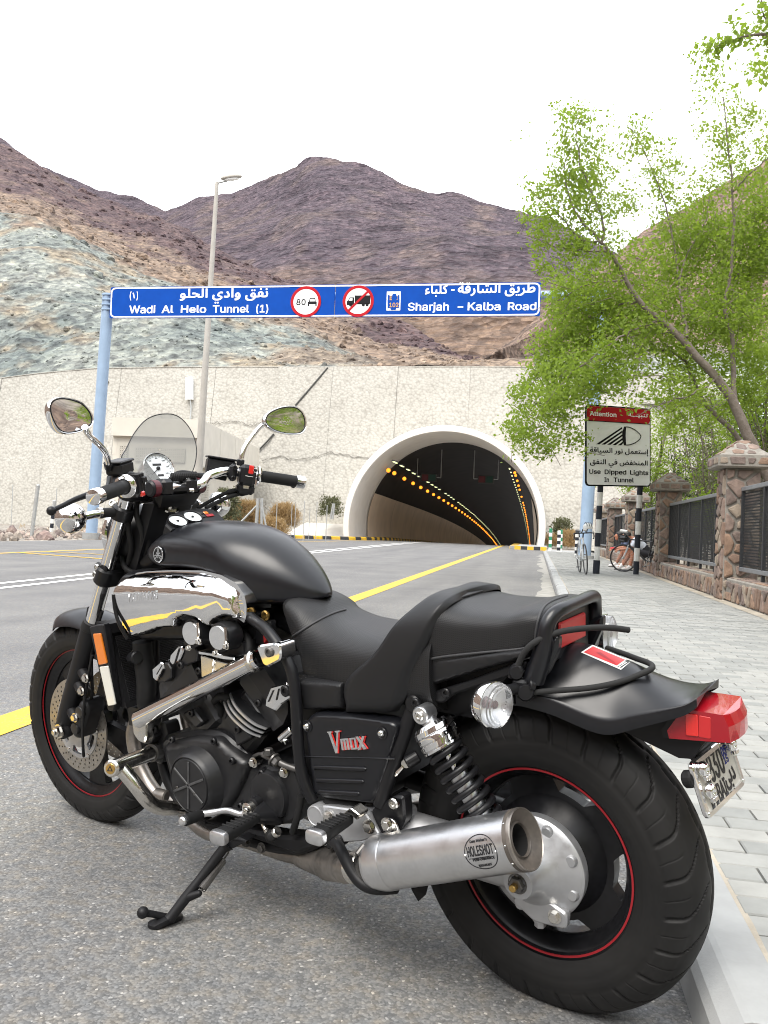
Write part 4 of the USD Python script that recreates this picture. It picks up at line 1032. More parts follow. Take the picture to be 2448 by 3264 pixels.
# boulders and rubble lying on slopes and gravel: one scatter
def rubble(name,label,centres,sizes,mats_seed,kind='stuff',m='boulder',cols=None):
    r=np.random.default_rng(mats_seed)
    vs_,fs_,k=[],[],0
    protos=[]
    for j in range(6):
        b=trimesh.creation.icosphere(1,1.0)
        v=np.array(b.vertices)*(0.72+0.55*meshkit.noise(np.array(b.vertices)*1.7+9*j,j)[:,None])*r.uniform(0.6,1.2,3)
        protos.append((v,np.array(b.faces)))
    for c,s in zip(centres,sizes):
        v,f=protos[r.integers(6)]
        a=r.uniform(0,6.28)
        R_=np.array([[math.cos(a),-math.sin(a),0],[math.sin(a),math.cos(a),0],[0,0,1]])
        vs_.append((v*s)@R_.T+c)
        fs_.append(f+k)
        k += len(v)
    p_=obj(name,(np.vstack(vs_),np.vstack(fs_)),m,label=label,kind=kind)
    if cols is not None:
        tint(p_,np.repeat(cols,len(protos[0][0]),0))
    return p_


r=np.random.default_rng(17)
c=np.array([road(s,w,0.0) for s,w in zip(r.uniform(20,57,900),-17.6-np.abs(r.normal(0,4.5,900)))])
rubble('stone_rubble','grey rubble strewn on the verge left of the road',c,np.abs(r.normal(0.05,0.10,900))+0.04,3)
ia,ib=r.integers(8,238,5600),r.integers(20,540,5600)
hp=HILLP[ia,ib]
sz=np.minimum(0.07+r.exponential(0.13,5600),1.0)*np.clip(hp[:,1]/110,0.5,1.4)*np.where(ia<118,0.75,1)
rubble('scree_blocks','loose dark and tan blocks lying over the near slope',hp,sz,8,m='hill_rock',cols=HILLC.reshape(HILLP.shape)[ia,ib]*np.where(ia<118,r.uniform(0.95,1.5,5600),r.uniform(0.75,1.3,5600))[:,None])

# ================================================================ building beside the wall
bc=D(632,1600,45.0); bc[2]=0
bl=D(348,1600,45.6); bl[2]=0
bx=unit((bc-bl)*[1,1,0])
by=unit(np.array([math.sin(math.radians(2.5)),math.cos(math.radians(2.5)),0]))
bw=np.linalg.norm((bc-bl)[:2])
BZ=6.35
house=thing('utility_building','small flat-roofed cream utility building with breeze-block vents, left of the tunnel','building')
def bpt(x,y,z):
    return bl+bx*x+by*y+np.array([0,0,z])
def bbox(x0,x1,y0,y1,z0,z1):
    return hull([bpt(x,y,z) for x in (x0,x1) for y in (y0,y1) for z in (z0,z1)])
obj('wall',bbox(0,bw-0.25,0.25,16,-0.2,BZ-0.05),'building_cream',house)
obj('parapet',join(bbox(-0.05,bw,0,0.24,5.35,BZ),bbox(bw-0.245,bw,0.243,16.2,3.8,BZ),bbox(-0.05,0.2,0.243,16.2,4.35,BZ)),'building_cream',house)
for i in range(4):
    obj('wall_panel',bbox(bw-0.01,bw+0.03,0.3+i*3.95,0.3+i*3.95+3.9,3.85,BZ-0.03),'building_cream',house)
def vent(x0,x1,z0,z1,nx,nz,side=False):
    P_=(lambda a,d,z:bpt(a,0.24-d,z)) if not side else (lambda a,d,z:bpt(bw-0.25+d,a,z))
    f=obj('vent',hull([P_(x,d,z) for x in (x0,x1) for d in (0.004,0.03) for z in (z0,z1)]),'vent_dark',house)
    cw,ch=(x1-x0)/nx,(z1-z0)/nz
    for i in range(nx):
        for k in range(nz):
            a,b2=x0+i*cw,z0+k*ch
            cxm,czm=a+cw/2,b2+ch/2
            e=0.16
            ms=[]
            for (p,q) in (((a+0.02,b2+0.02),(a+cw-0.02,b2+0.02)),((a+0.02,b2+ch-0.02),(a+cw-0.02,b2+ch-0.02)),((a+0.02,b2+0.02),(a+0.02,b2+ch-0.02)),((a+cw-0.02,b2+0.02),(a+cw-0.02,b2+ch-0.02)),((cxm,b2+0.02),(cxm,b2+ch-0.02)),((a+0.02,czm),(a+cw-0.02,czm))):
                lo,hi=np.minimum(p,q)-0.022,np.maximum(p,q)+0.022
                ms.append(hull([P_(x,d,z) for x in (lo[0],hi[0]) for d in (0.02,0.07) for z in (lo[1],hi[1])]))
            obj('breeze_block',join(ms),'building_cream',f)
def bfit(u,v):
    """(x, z) on the front face of the building."""
    d=ray(u,v)
    n_=np.cross(bx,[0,0,1.0])
    p=CAM+d*(((bl-CAM)@n_)/(d@n_))-bl
    return p@bx,p[2]
x0,z1=bfit(428,1424); x1,z0=bfit(585,1474)
vent(x0,x1,z0,z1,12,4)
x0,z1=bfit(378,1418); x1,z0=bfit(396,1470)
vent(x0,x1+0.1,z0,z1,2,4)
for y0 in (1.2,5.6,10.0):
    vent(y0,y0+1.6,0.7,3.0,6,8,True)
# small cabinet with its conduit on the wall above
cab=thing('wall_cabinet','white cable cabinet with conduit fixed high on the stone-faced wall','cabinet')
ct,cbm=on_wall(607,1206),on_wall(608,1274)
obj('cabinet_body',hull([on_wall(u,v)-RT*d for u in (597,617) for v in (1205,1275) for d in (0.0,0.35)]),'sign_white',cab)
obj('conduit',tube([on_wall(610,1275)-RT*0.2,on_wall(612,1300)-RT*0.15,on_wall(609,1340)-RT*0.15,on_wall(607,1380)-RT*0.15],0.05,6),'galvanised',cab)

# ================================================================ street lamp and sign gantry
lp0=D(618,1745,38.0); lp0[2]=0
lp1=D(692,580,38.0)
sl=thing('street_lamp','tall tapering grey street lamp with one oval head, left of the tunnel','street lamp')
obj('pole',tube([lp0+(lp1-lp0)*k for k in np.linspace(0,1,8)],np.linspace(0.20,0.085,8),20),'pole_grey',sl,smooth=50)
obj('base_plate',rbox((0.6,0.6,0.05),0.01,lp0+[0,0,0.03]),'galvanised',sl)
arm=unit(D(760,572,38.0)-lp1)
obj('bracket',tube([lp1-[0,0,0.05],lp1+arm*0.45+[0,0,0.0]],0.045,10),'galvanised',sl)
hc=lp1+arm*0.65+[0,0,0.12]
ax=np.stack([arm,unit(np.cross([0,0,1.0],arm)),np.cross(arm,unit(np.cross([0,0,1.0],arm)))])
m=trimesh.creation.icosphere(3,1.0)
v=np.array(m.vertices)*[0.50,0.19,0.20]
v[:,2]=np.where(v[:,2]<0,v[:,2]*0.45,v[:,2]*0.85)
obj('lamp_head',tm(v@ax+hc,m.faces),'pole_grey',sl,smooth=True)
v2=np.array(m.vertices)*[0.36,0.14,0.05]-[0,0,0.085]
obj('lamp_lens',tm(v2@ax+hc,m.faces),'sign_white',sl,smooth=True)

ga=D(290,1718,33.7); ga[2]=0
gb=D(1862,1785,30.4); gb[2]=0
gx=unit((gb-ga)*[1,1,0])
gn=np.array([-gx[1],gx[0],0])                     # away from the camera
gt=thing('sign_gantry','blue-grey steel gantry spanning the road and carrying the blue sign','gantry')
zt=D(338,945,33.7)[2]
leanv=(D(345,945,33.7)-ga); leanv=leanv/leanv[2]
for k,p in enumerate((ga,gb)):
    obj('post',tube([p+leanv*z for z in (0,3,6,zt+0.1)],0.225,24),'gantry_blue',gt,smooth=50)
    obj('base_collar',tube([p,p+[0,0,0.25]],0.34,20),'kerb_concrete',gt)
    top=p+leanv*(zt-0.25)
    for j in range(4):
        obj('bracket',rbox((0.9,0.5,0.05),0.01,top+[0,0,0.28-0.2*j]+gx*(0.3 if k == 0 else-0.3),np.stack([gx,gn,[0,0,1.0]])),'gantry_blue',gt)
obj('boom',tube([ga+leanv*(zt-0.05)+gn*0.0,gb+leanv*(zt-0.05)],0.16,18),'gantry_blue',gt,smooth=50)
def board_pt(u,v):
    """Where a pixel ray meets the plane of the gantry board."""
    d=ray(u,v)
    o=ga-gn*0.42+leanv*9
    return CAM+d*(((o-CAM)@gn)/(d@gn))
bs=thing('overhead_sign','long blue overhead road sign with white tunnel and road names, across the gantry','road sign')
TL,TRr,BL,BR=board_pt(352,917),board_pt(1721,898),board_pt(349,1014),board_pt(1721,1007)
bo,sx=BL,unit(BR-BL)
sy=unit(np.cross(-gn,sx)) if np.cross(-gn,sx)[2]>0 else unit(np.cross(sx,-gn))
SW,SH=np.linalg.norm(BR-BL),(np.linalg.norm(TL-BL)+np.linalg.norm(TRr-BR))/2
sn=np.cross(sx,sy)                                  # towards the camera
def bplace(off=0.0):
    return lambda q,h:bo+q[:,:1]*sx+q[:,1:]*sy+np.reshape(h+off,(-1,1))*sn
def rr(x0,y0,x1,y1,r_):
    return fillet([(x0,y0),(x1,y0),(x1,y1),(x0,y1)],r_,6)
midx=np.linalg.norm(board_pt(1065,960)-board_pt(349,965))
for x0,x1 in ((0,midx-0.015),(midx+0.015,SW)):
    obj('sign_panel',plate(rr(x0,0,x1,SH,0.06),-0.05,0.0,0,place=bplace()),'sign_blue',bs)
bord=0.055
obj('border',plate(rr(0.02,0.02,SW-0.02,SH-0.02,0.22),0.002,0.008,0,holes=[rr(0.02+bord,0.02+bord,SW-0.02-bord,SH-0.02-bord,0.17)],place=bplace()),'sign_white',bs)
def sp(u,v):
    p=board_pt(u,v)-bo
    return p@sx,p@sy
def sdir(u0,v0,u1):
    return sp(u0,v0)[0],sp(u1,v0)[0]
def stext(txt,u0,u1,vb,vt,name='lettering'):
    (xa,yb),(xb,_)=sp(u0,vb),sp(u1,vb-2)
    h=sp(u0,vt)[1]-yb
    obj(name,text_on(txt,h,bo+sx*xa+sy*yb+sn*0.003,sx,sy,0.004,True,width=xb-xa),'sign_white',bs)
def sarab(key,u0,u1,vb,h):
    (xa,yb),(xb,_)=sp(u0,vb),sp(u1,vb)
    obj('lettering',arabic_on(key,h,bo+sx*xa+sy*yb+sn*0.003,sx,sy,0.004,width=xb-xa),'sign_white',bs)
for txt,a,b_ in (('Wadi',411,494),('Al',514,552),('Helo',573,654),('Tunnel',676,792),('(1)',812,851)):
    stext(txt,a,b_,998-(a-411)*0.006,975-(a-411)*0.006)
for txt,a,b_ in (('Sharjah',1298,1429),('-',1450,1468),('Kalba',1487,1592),('Road',1615,1706)):
    stext(txt,a,b_,990-(a-1298)*0.006,966-(a-1298)*0.006)
sarab('tunnel',572,853,950,0.36)
stext('(',411,416,953,931)
stext(')',434,439,953,931)
qa=[sp(*p) for p in ((423,934),(427,933),(430,951),(427,951))]
obj('lettering',plate(np.array(qa),0.003,0.007,0,place=bplace()),'sign_white',bs)
sarab('road',1458,1705,935,0.36)
sarab('kalba',1354,1427,937,0.36)
sarab('dash',1436,1448,934,0.3)
def disc(cx,cy,r0,r1,m,z0,z1,name):
    a=np.linspace(0,2*np.pi,49)[:-1]
    c=np.stack([np.cos(a),np.sin(a)],1)
    obj(name,plate(c*r1+[cx,cy],z0,z1,0,holes=[c*r0+[cx,cy]] if r0 else (),place=bplace()),m,bs)
cx,cy=sp(975,962)
RR=SH*0.485
disc(cx,cy,0,RR*0.97,'sign_white',0.004,0.012,'roundel')
disc(cx,cy,RR*0.82,RR,'sign_red',0.013,0.018,'roundel_ring')
obj('pictogram',text_on('80',RR*0.36,bo+sx*(cx-RR*0.66)+sy*(cy-RR*0.2)+sn*0.013,sx,sy,0.004,True,width=RR*0.62),'sign_black',bs)
def pic(polys,cx,cy,s,m='sign_black',z=0.013):
    obj('pictogram',join([plate(np.array(p,float)*s+[cx,cy],z,z+0.005,0,place=bplace()) for p in polys]),m,bs)
pic([[(0.14,-0.16),(0.72,-0.16),(0.72,-0.02),(0.14,-0.02)],[(0.2,-0.02),(0.66,-0.02),(0.6,0.22),(0.56,0.22),(0.6,0.02),(0.26,0.02),(0.30,0.22),(0.26,0.22)],[(0.25,0.19),(0.61,0.19),(0.61,0.24),(0.25,0.24)],[(0.14,-0.28),(0.22,-0.28),(0.22,-0.16),(0.14,-0.16)],[(0.64,-0.28),(0.72,-0.28),(0.72,-0.16),(0.64,-0.16)]],cx,cy,RR)
cx,cy=sp(1142,960)
disc(cx,cy,0,RR*0.97,'sign_white',0.004,0.012,'roundel')
wheel=lambda x:[(x+0.1*math.cos(a),-0.24+0.1*math.sin(a)) for a in np.linspace(0,6.28,13)[:-1]]
pic([[(-0.22,-0.16),(0.78,-0.16),(0.78,0.36),(-0.22,0.36)],[(-0.72,-0.24),(-0.27,-0.24),(-0.27,0.24),(-0.56,0.24),(-0.66,0.02),(-0.72,0.0)],wheel(-0.48),wheel(0.34),wheel(0.58),[(-0.3,-0.2),(0.74,-0.2),(0.74,-0.13),(-0.3,-0.13)]],cx,cy,RR)
pic([[(-0.60,0.03),(-0.37,0.03),(-0.37,0.18),(-0.53,0.18)]],cx,cy,RR,'sign_white',0.0185)
sl_=RR*0.9
obj('roundel_bar',plate(np.array([(-0.63,-0.53),(-0.53,-0.63),(0.63,0.53),(0.53,0.63)])*RR+[cx,cy],0.0145,0.021,0,place=bplace(0.003)),'sign_red',bs)
disc(cx,cy,RR*0.82,RR,'sign_red',0.013,0.0185,'roundel_ring')
x0,y0=sp(1231,990); x1,y1=sp(1278,929)
obj('route_badge',plate(rr(x0,y0,x1,y1,0.02),0.002,0.008,0,place=bplace()),'sign_white',bs)
w_,h_=x1-x0,y1-y0
emb=[(0.1,0.12),(0.3,0.12),(0.32,0.03),(0.68,0.03),(0.7,0.12),(0.9,0.12),(0.93,0.5),(0.9,0.84),(0.72,0.76),(0.66,0.88),(0.42,0.88),(0.4,0.8),(0.28,0.76),(0.1,0.84),(0.07,0.5)]
obj('route_badge',plate(np.array(emb)*[w_,h_]+[x0,y0],0.009,0.013,0,place=bplace()),'sign_blue',bs)
for txt,xx,yy,ww in (('E',0.2,0.55,0.16),('I',0.72,0.55,0.06),('102',0.17,0.18,0.66)):
    obj('lettering',text_on(txt,h_*0.22,bo+sx*(x0+w_*xx)+sy*(y0+h_*yy)+sn*0.0145,sx,sy,0.003,True,width=w_*ww),'sign_gold',bs)

# ================================================================ attention sign on two striped posts
A0,B0=G(1900,1829,0.13),G(2027,1828,0.13)
B0=CAM+(B0-CAM)*0.975
B0[2]=0.13
sgn=thing('warning_sign','white and red Attention sign with a headlight symbol on two striped posts','road sign')
ux=unit((B0-A0)*[1,1,0]); un=np.array([-ux[1],ux[0],0])
def plane_pt(u,v,o,n_):
    d=ray(u,v)
    return CAM+d*(((o-CAM)@n_)/(d@n_))
fo=A0-un*0.09
c=[plane_pt(u,v,fo,un) for u,v in ((1867,1549),(2074,1552),(2079,1297),(1872,1295))]
ao=c[0]; axx=unit(c[1]-c[0]); ayy=unit(np.cross(-un,axx)); ayy=ayy if ayy[2]>0 else-ayy
AW,AH=np.linalg.norm(c[1]-c[0]),(np.linalg.norm(c[3]-c[0])+np.linalg.norm(c[2]-c[1]))/2
an=np.cross(axx,ayy)
apl=lambda q,h:ao+q[:,:1]*axx+q[:,1:]*ayy+np.reshape(h,(-1,1))*an
for p,lean in ((A0,0.0),(B0,0.0)):
    n_st=7
    topz=(ao+ayy*AH*0.9)[2]
    zs=np.arange(0.13,topz+0.2,0.305)
    for k,z in enumerate(zs[:-1]):
        q=p+np.array([0.012,0,0])*(z-0.13)
        obj('post_band',tube([q+[0,0,z-0.13],q+np.array([0.0037,0,z-0.13+0.304])],0.075 if k == 0 and p is A0 else 0.064,18),'post_black' if k%2 == 0 else 'post_white',sgn,smooth=50)
obj('sign_panel',plate(rr(0,0,AW,AH,0.11),-0.03,0.0,0,place=apl),'sign_black',sgn)
obj('sign_face',plate(rr(0.03,0.03,AW-0.03,AH-0.03,0.09),0.001,0.004,0,place=apl),'sign_white',sgn)
obj('red_header',plate(fillet([(0.032,AH*0.805),(AW-0.032,AH*0.805),(AW-0.032,AH-0.032),(0.032,AH-0.032)],0.08,6),0.005,0.007,0,place=apl),'sign_red',sgn)
obj('header_rule',plate([(0.032,AH*0.795),(AW-0.032,AH*0.795),(AW-0.032,AH*0.806),(0.032,AH*0.806)],0.0075,0.009,0,place=apl),'sign_black',sgn)
def atext(t_,fx,fy,fw,fh,m):
    obj('lettering',text_on(t_,AH*fh,ao+axx*AW*fx+ayy*AH*fy+an*0.008,axx,ayy,0.003,True,width=AW*fw),m,sgn)
def aarab(k_,fx,fy,fw,fh,m):
    obj('lettering',arabic_on(k_,AH*fh,ao+axx*AW*fx+ayy*AH*fy+an*0.008,axx,ayy,0.003,width=AW*fw),m,sgn)
atext('Attention',0.055,0.865,0.40,0.052,'sign_white')
aarab('att',0.635,0.885,0.31,0.05,'sign_white')
aarab('use1',0.055,0.415,0.90,0.062,'sign_black')
aarab('use2',0.055,0.272,0.89,0.062,'sign_black')
for t_,fx,fw in (('Use',0.04,0.17),('Dipped',0.27,0.33),('Lights',0.66,0.29)):
    atext(t_,fx,0.152,fw,0.054,'sign_black')
for t_,fx,fw in (('In',0.27,0.07),('Tunnel',0.41,0.31)):
    atext(t_,fx,0.055,fw,0.054,'sign_black')
L=np.array([(0.575,0.515),(0.575,0.755),(0.66,0.755),(0.76,0.72),(0.83,0.67),(0.85,0.637),(0.83,0.60),(0.76,0.55),(0.66,0.517)])
Lo=fillet(L*[AW,AH],0.06,5)
if area2(Lo)<0:Lo=Lo[::-1]
obj('headlight_symbol',plate(Lo,0.005,0.008,0,holes=[inset(Lo,0.022)],place=apl),'sign_black',sgn)
obj('headlight_symbol',plate(np.array([(0.575,0.755),(0.605,0.74),(0.60,0.64),(0.605,0.53),(0.578,0.515),(0.55,0.58),(0.548,0.68)])*[AW,AH],0.0085,0.0105,0,place=apl),'sign_black',sgn)
for k in range(5):
    t0,b0=0.745-0.045*k*1.0,0.15+0.083*k
    obj('headlight_symbol',plate(np.array([(b0,0.515),(b0+0.05,0.515),(0.545+0.004*k,t0-0.022),(0.545+0.004*k,t0)])*[AW,AH],0.005,0.008,0,place=apl),'sign_black',sgn)

# ================================================================ bollards, delineators, fence posts on the left verge
def banded(name,label,cat,base,h,r_,cols,lean=(0,0),group=None):
    t=thing(name,label,cat,group=group)
    n_=len(cols)
    for k,cm in enumerate(cols):
        a,b_=k*h/n_,(k+1)*h/n_-0.002
        obj('band',tube([base+np.array([lean[0]*a,lean[1]*a,a]),base+np.array([lean[0]*b_,lean[1]*b_,b_])],r_,14),cm,t)
    obj('cap',lathe([(r_*1.02,h),(r_*0.8,h+r_*0.4),(0,h+r_*0.5)],base,(lean[0],lean[1],1),14),cols[-1],t)
    return t
bw_=['post_white','post_black']*4
banded('bollard','green and white banded bollard at the kerb before the tunnel','bollard',G(1753,1757),1.25,0.09,['post_white','post_green','post_white','post_green','post_white','post_green'])
banded('bollard','black and white banded bollard right of the green banded one','bollard',G(1780,1765),1.12,0.09,bw_[:7])
banded('bollard','green banded bollard half hidden behind the black and white one','bollard',G(1787,1760),1.2,0.075,['post_white','post_green']*3)
banded('bollard','black and white banded bollard beside the blue-grey gantry post','bollard',G(1838,1775,0.13),1.02,0.085,bw_[:8])
banded('marker_post','black and white banded marker post on the gravel left of the gantry','marker post',G(163,1697),1.6,0.09,['post_white','post_black','post_white','post_black','galvanised','galvanised','galvanised'],(0.06,0))
p=G(100,1712)
t=thing('fence_post','leaning galvanised post at the left edge of the gravel verge','fence post')
obj('shaft',tube([p,D(121,1549,p[1])],0.075,12),'galvanised',t)
obj('cap',ball(D(121,1549,p[1]),0.078,2),'galvanised',t)
fl=[(38,1625,1547),(178,1640,1558),(880,1690,1605),(905,1688,1600),(928,1690,1608),(968,1672,1598),(985,1690,1620),(1008,1680,1600),(1040,1678,1612),(865,1690,1620),(940,1660,1600)]
for i,(u,v0,v1) in enumerate(fl):
    p=D(u,v0,52.0-3*(i%3))
    q=D(u+3,v1,52.0-3*(i%3))
    p[2]=-0.05
    t=thing('fence_post','thin grey wire-fence post on the dry verge before the pale wall','fence post',group='thin wire-fence posts on the verge')
    obj('shaft',tube([p,q],0.024,6),'galvanised',t)
    obj('cap',ball(q,0.028,1),'galvanised',t)
cf=thing('corner_fence_post','galvanised braced corner post of the wire fence beside the dry bush','fence post')
for (u0,v0,u1,v1,rr_) in ((817,1676,823,1588,0.09),(834,1678,834,1588,0.075),(768,1664,826,1604,0.05),(848,1680,834,1608,0.05)):
    Yc=43.0
    a,b_=D(u0,v0,Yc),D(u1,v1,Yc)
    obj('brace' if rr_ == 0.05 else 'post',tube([a+(b_-a)*-0.25 if rr_>0.05 else a,b_],rr_,10),'galvanised',cf)
bp=thing('braced_fence_post','pair of leaning galvanised fence stakes beside the white plinth','fence post')
for u0,u1 in ((1053,1062),(1060,1066)):
    obj('post',tube([D(u0,1655,55),D(u1,1605,55)],0.06,8),'galvanised',bp)
# ================================================================ stone fence along the pavement
def blob_stone(cx,cy,rx,ry,r,n=8,ang=None):
    a=np.linspace(0,2*np.pi,n,endpoint=False)+r.uniform(0,0.6)
    k=r.uniform(0.8,1.08,n)
    q=np.stack([np.cos(a)*rx*k,np.sin(a)*ry*k],1)
    t_=r.normal(0,0.15) if ang is None else ang
    R_=np.array([[math.cos(t_),-math.sin(t_)],[math.sin(t_),math.cos(t_)]])
    return q@R_.T+[cx,cy]


def pack(w,h,target,r,aspect=(0.8,1.5),upright=False):
    """Irregular stones covering a w x h face: Voronoi cells pulled apart by mortar."""
    from scipy.spatial import Voronoi
    from shapely.geometry import Polygon,box
    nx,ny=max(1,round(w/(target*(0.75 if upright else 1.15)))),max(1,round(h/(target*(1.5 if upright else 0.9))))
    P_=np.array([((i+0.5+(0.25 if j%2 else-0.25)*(nx>1)+r.uniform(-.3,.3))*w/nx,(j+0.5+r.uniform(-.32,.32))*h/ny) for i in range(nx) for j in range(ny)])
    P_[:,0]=np.clip(P_[:,0],w*0.04,w*0.96)
    big=np.vstack([P_,P_*[-1,1],P_*[1,-1],P_*[-1,1]+[2*w,0],P_*[1,-1]+[0,2*h],[[-9,-9],[9,9],[-9,9],[9,-9]]])
    vor=Voronoi(big)
    out=[]
    for i in range(len(P_)):
        reg=vor.regions[vor.point_region[i]]
        if-1 in reg or not reg:
            continue
        g=Polygon(vor.vertices[reg]).intersection(box(0.004,0.004,w-0.004,h-0.004)).buffer(-r.uniform(0.012,0.026)-0.016).buffer(0.016,2).simplify(0.004)
        if g.is_empty or g.area<0.0008 or g.geom_type != 'Polygon':
            continue
        out.append(np.array(g.exterior.coords)[:-1])
    return out


def stone_mesh(poly,place,proud,r):
    p=poly if area2(poly)>0 else poly[::-1]
    c=p.mean(0)
    inner=c+(p-c)*0.8
    mid_=c+(p-c)*0.95
    n=len(p)
    v=np.vstack([place(p,np.full(n,-0.03)),place(mid_*0.35+p*0.65,np.full(n,proud*0.6)),place(inner,proud*r.uniform(0.8,1.15,n)),place(c[None],np.array([proud*r.uniform(0.9,1.2)]))])
    f=list(grid_faces(3,n,False,True))+[[3*n,2*n+i,2*n+(i+1)%n] for i in range(n)]
    return tm(v,f)


FW=2.30
def fence_frame(s,w,z):
    """place function for a face: local q (x, y), h outwards."""
    return None


PIL=[6.2,12.75,19.35,26.0,32.6,39.2]
srng=np.random.default_rng(77)
PW,PH=0.5,1.92
# one pillar per place, every pillar a thing with its own stones
for i,s0 in enumerate(PIL):
    lab=['stone gate-like pillar of the fence nearest the camera, outside the right edge','nearest full stone pillar with a pyramid cap, right of the picture','second stone pillar with pyramid cap, right of the striped sign posts','third stone pillar, seen between the two striped sign posts','fourth stone pillar, farther down the pavement','farthest stone pillar, behind the blue-grey gantry post'][i]
    t=thing('stone_pillar',lab,'pillar',group='stone pillars of the fence')
    z0,z1=0.10,2.04
    def col(q,h,base):
        return None
    core=rbox((PW-0.03,PW-0.03,z1-z0),0.01,road(s0+PW/2,FW+PW/2 ,(z0+z1)/2),np.stack([RN,RT,[0,0,1.0]]))
    obj('core',core,'mortar',t)
    cap=hull([road(s0+a,FW+b,z) for a,b,z in [(-0.13,-0.13,2.06),(PW+0.13,-0.13,2.06),(-0.13,PW+0.13,2.06),(PW+0.13,PW+0.13,2.06),(-0.13,-0.13,2.22),(PW+0.13,-0.13,2.22),(-0.13,PW+0.13,2.22),(PW+0.13,PW+0.13,2.22),(-0.09,-0.09,2.04),(PW+0.09,-0.09,2.04),(-0.09,PW+0.09,2.04),(PW+0.09,PW+0.09,2.04)]])
    obj('cap',cap,'mortar',t)
    tip=hull([road(s0+a,FW+b,z) for a,b,z in [(-0.11,-0.11,2.22),(PW+0.11,-0.11,2.22),(-0.11,PW+0.11,2.22),(PW+0.11,PW+0.11,2.22),(PW/2-0.04,PW/2,2.475),(PW/2+0.04,PW/2,2.475),(PW/2,PW/2+0.03,2.475)]])
    obj('pyramid',tip,'mortar',t)
    detail=i in (1,2)
    tgt=0.2 if detail else 0.24
    z00=0.12
    H=z1-z00
    faces=[(PW,lambda q,h:road(s0-h,FW+q[:,0],z00+q[:,1])),(PW,lambda q,h:road(s0+PW-q[:,0],FW-h,z00+q[:,1]))]
    if i == 1:
        faces += [(PW,lambda q,h:road(s0+PW+h,FW+PW-q[:,0],z00+q[:,1]))]
    for W_,pl_ in faces:
        for poly in pack(W_,H,tgt,srng):
            obj('stone',stone_mesh(poly,pl_,0.022,srng),f'stone_{srng.integers(6)}',t)
    for W_,pl_ in ((PW+0.26,lambda q,h:road(s0-0.13-h,FW-0.13+q[:,0],2.07+q[:,1])),(PW+0.26,lambda q,h:road(s0+PW+0.13-q[:,0],FW-0.13-h,2.07+q[:,1]))):
        for poly in pack(W_,0.14,0.17,srng):
            obj('stone',stone_mesh(poly,pl_,0.014,srng),f'stone_{srng.integers(6)}',t)
    # stones on the pyramid slopes
    for sgn_ in (0,1):
        for poly in pack(PW+0.2,0.40,0.17,srng):
            cxy=poly.mean(0)
            if abs(cxy[0]-(PW+0.2)/2)>(PW+0.2)/2*(1-cxy[1]/0.42)-0.03:
                continue
            def pl_(q,h,k=sgn_):
                x,y=q[:,0]-0.1,q[:,1]
                run,rise=y*0.80,y*0.60
                hh=np.broadcast_to(h,(len(q),))
                if k == 0:
                    return road(s0-0.105+run-hh*0.6,FW+x,2.225+rise+hh*0.8)
                return road(s0+PW-x,FW-0.105+run-hh*0.6,2.225+rise+hh*0.8)
            obj('stone',stone_mesh(poly*[1,1],pl_,0.012,srng),f'stone_{srng.integers(6)}',t)
    # iron fence and low wall up to the next pillar
    if i+1<len(PIL):
        s1=PIL[i+1]
        a,b=s0+PW+0.01,s1-0.01
        where=['beside the right edge of the picture','between the two nearest stone pillars','behind the striped sign posts','behind the seated cyclists','farthest along the pavement'][i]
        lw=thing('low_stone_wall',f'low stone wall under the fence, {where}','wall',group='low stone walls of the fence')
        hz=0.34
        obj('core',plate([(FW+0.06,a),(FW+0.42,a),(FW+0.42,b),(FW+0.06,b)],0.08,0.455,0.015,place=lambda q,h:road(q[:,1],q[:,0],h)),'mortar',lw)
        Lw=b-a
        st=pack(Lw,hz-0.03,0.16 if i<3 else 0.24,srng,upright=True)
        pl_=lambda q,h:road(b-q[:,0],FW+0.06-h,0.12+q[:,1])
        for poly in st[:200]:
            obj('stone',stone_mesh(poly,pl_,0.02,srng),f'stone_{srng.integers(6)}',lw)
        pt=lambda q,h:road(b-q[:,0],FW+0.07+q[:,1],0.456+h)
        if i<3:
            for poly in pack(Lw,0.32,0.22,srng)[:95]:
                obj('stone',stone_mesh(poly,pt,0.012,srng),f'stone_{srng.integers(6)}',lw)
        fp=thing('wire_fence',f'black wire-mesh fence panel in a steel frame, {where}','fence panel',group='mesh fence panels between the pillars')
        wf=FW+0.24
        ax=np.stack([RT,RN,[0,0,1.0]])
        for z,hgt,m_ in ((1.735,0.06,'fence_grey'),(0.59,0.06,'fence_grey')):
            obj('rail',rbox((b-a-0.02,0.05,hgt),0.006,road((a+b)/2,wf,z),ax),m_,fp)
        npost=5
        for k in range(npost+1):
            sk=a+0.04+(b-a-0.08)*k/npost
            zb_=0.47 if 0<k<npost else 0.56
            obj('upright',rbox((0.045,0.045,1.705-zb_),0.005,road(sk,wf,(1.705+zb_)/2),ax),'fence_black',fp)
        # welded mesh: flat louvre-like horizontal strips and thin verticals
        zs=np.arange(0.66,1.70,0.042)
        vv,ff,kk=[],[],0
        def thin(p0,p1,hw,hz_):
            global vv,ff,kk
            d=[RN*hw,np.array([0,0,hz_])]
            q=np.array([p0-d[0]-d[1],p0+d[0]-d[1],p0+d[0]+d[1],p0-d[0]+d[1],p1-d[0]-d[1],p1+d[0]-d[1],p1+d[0]+d[1],p1-d[0]+d[1]])
            vv.append(q)
            ff.append(np.array([[0,1,5],[0,5,4],[1,2,6],[1,6,5],[2,3,7],[2,7,6],[3,0,4],[3,4,7]])+8*kk)
            kk += 1
        for z in zs:
            thin(road(a+0.05,wf+0.012,z),road(b-0.05,wf+0.012,z),0.004,0.0085)
        obj('mesh_wires',(np.vstack(vv),np.vstack(ff)),'fence_black',fp,kind='stuff')
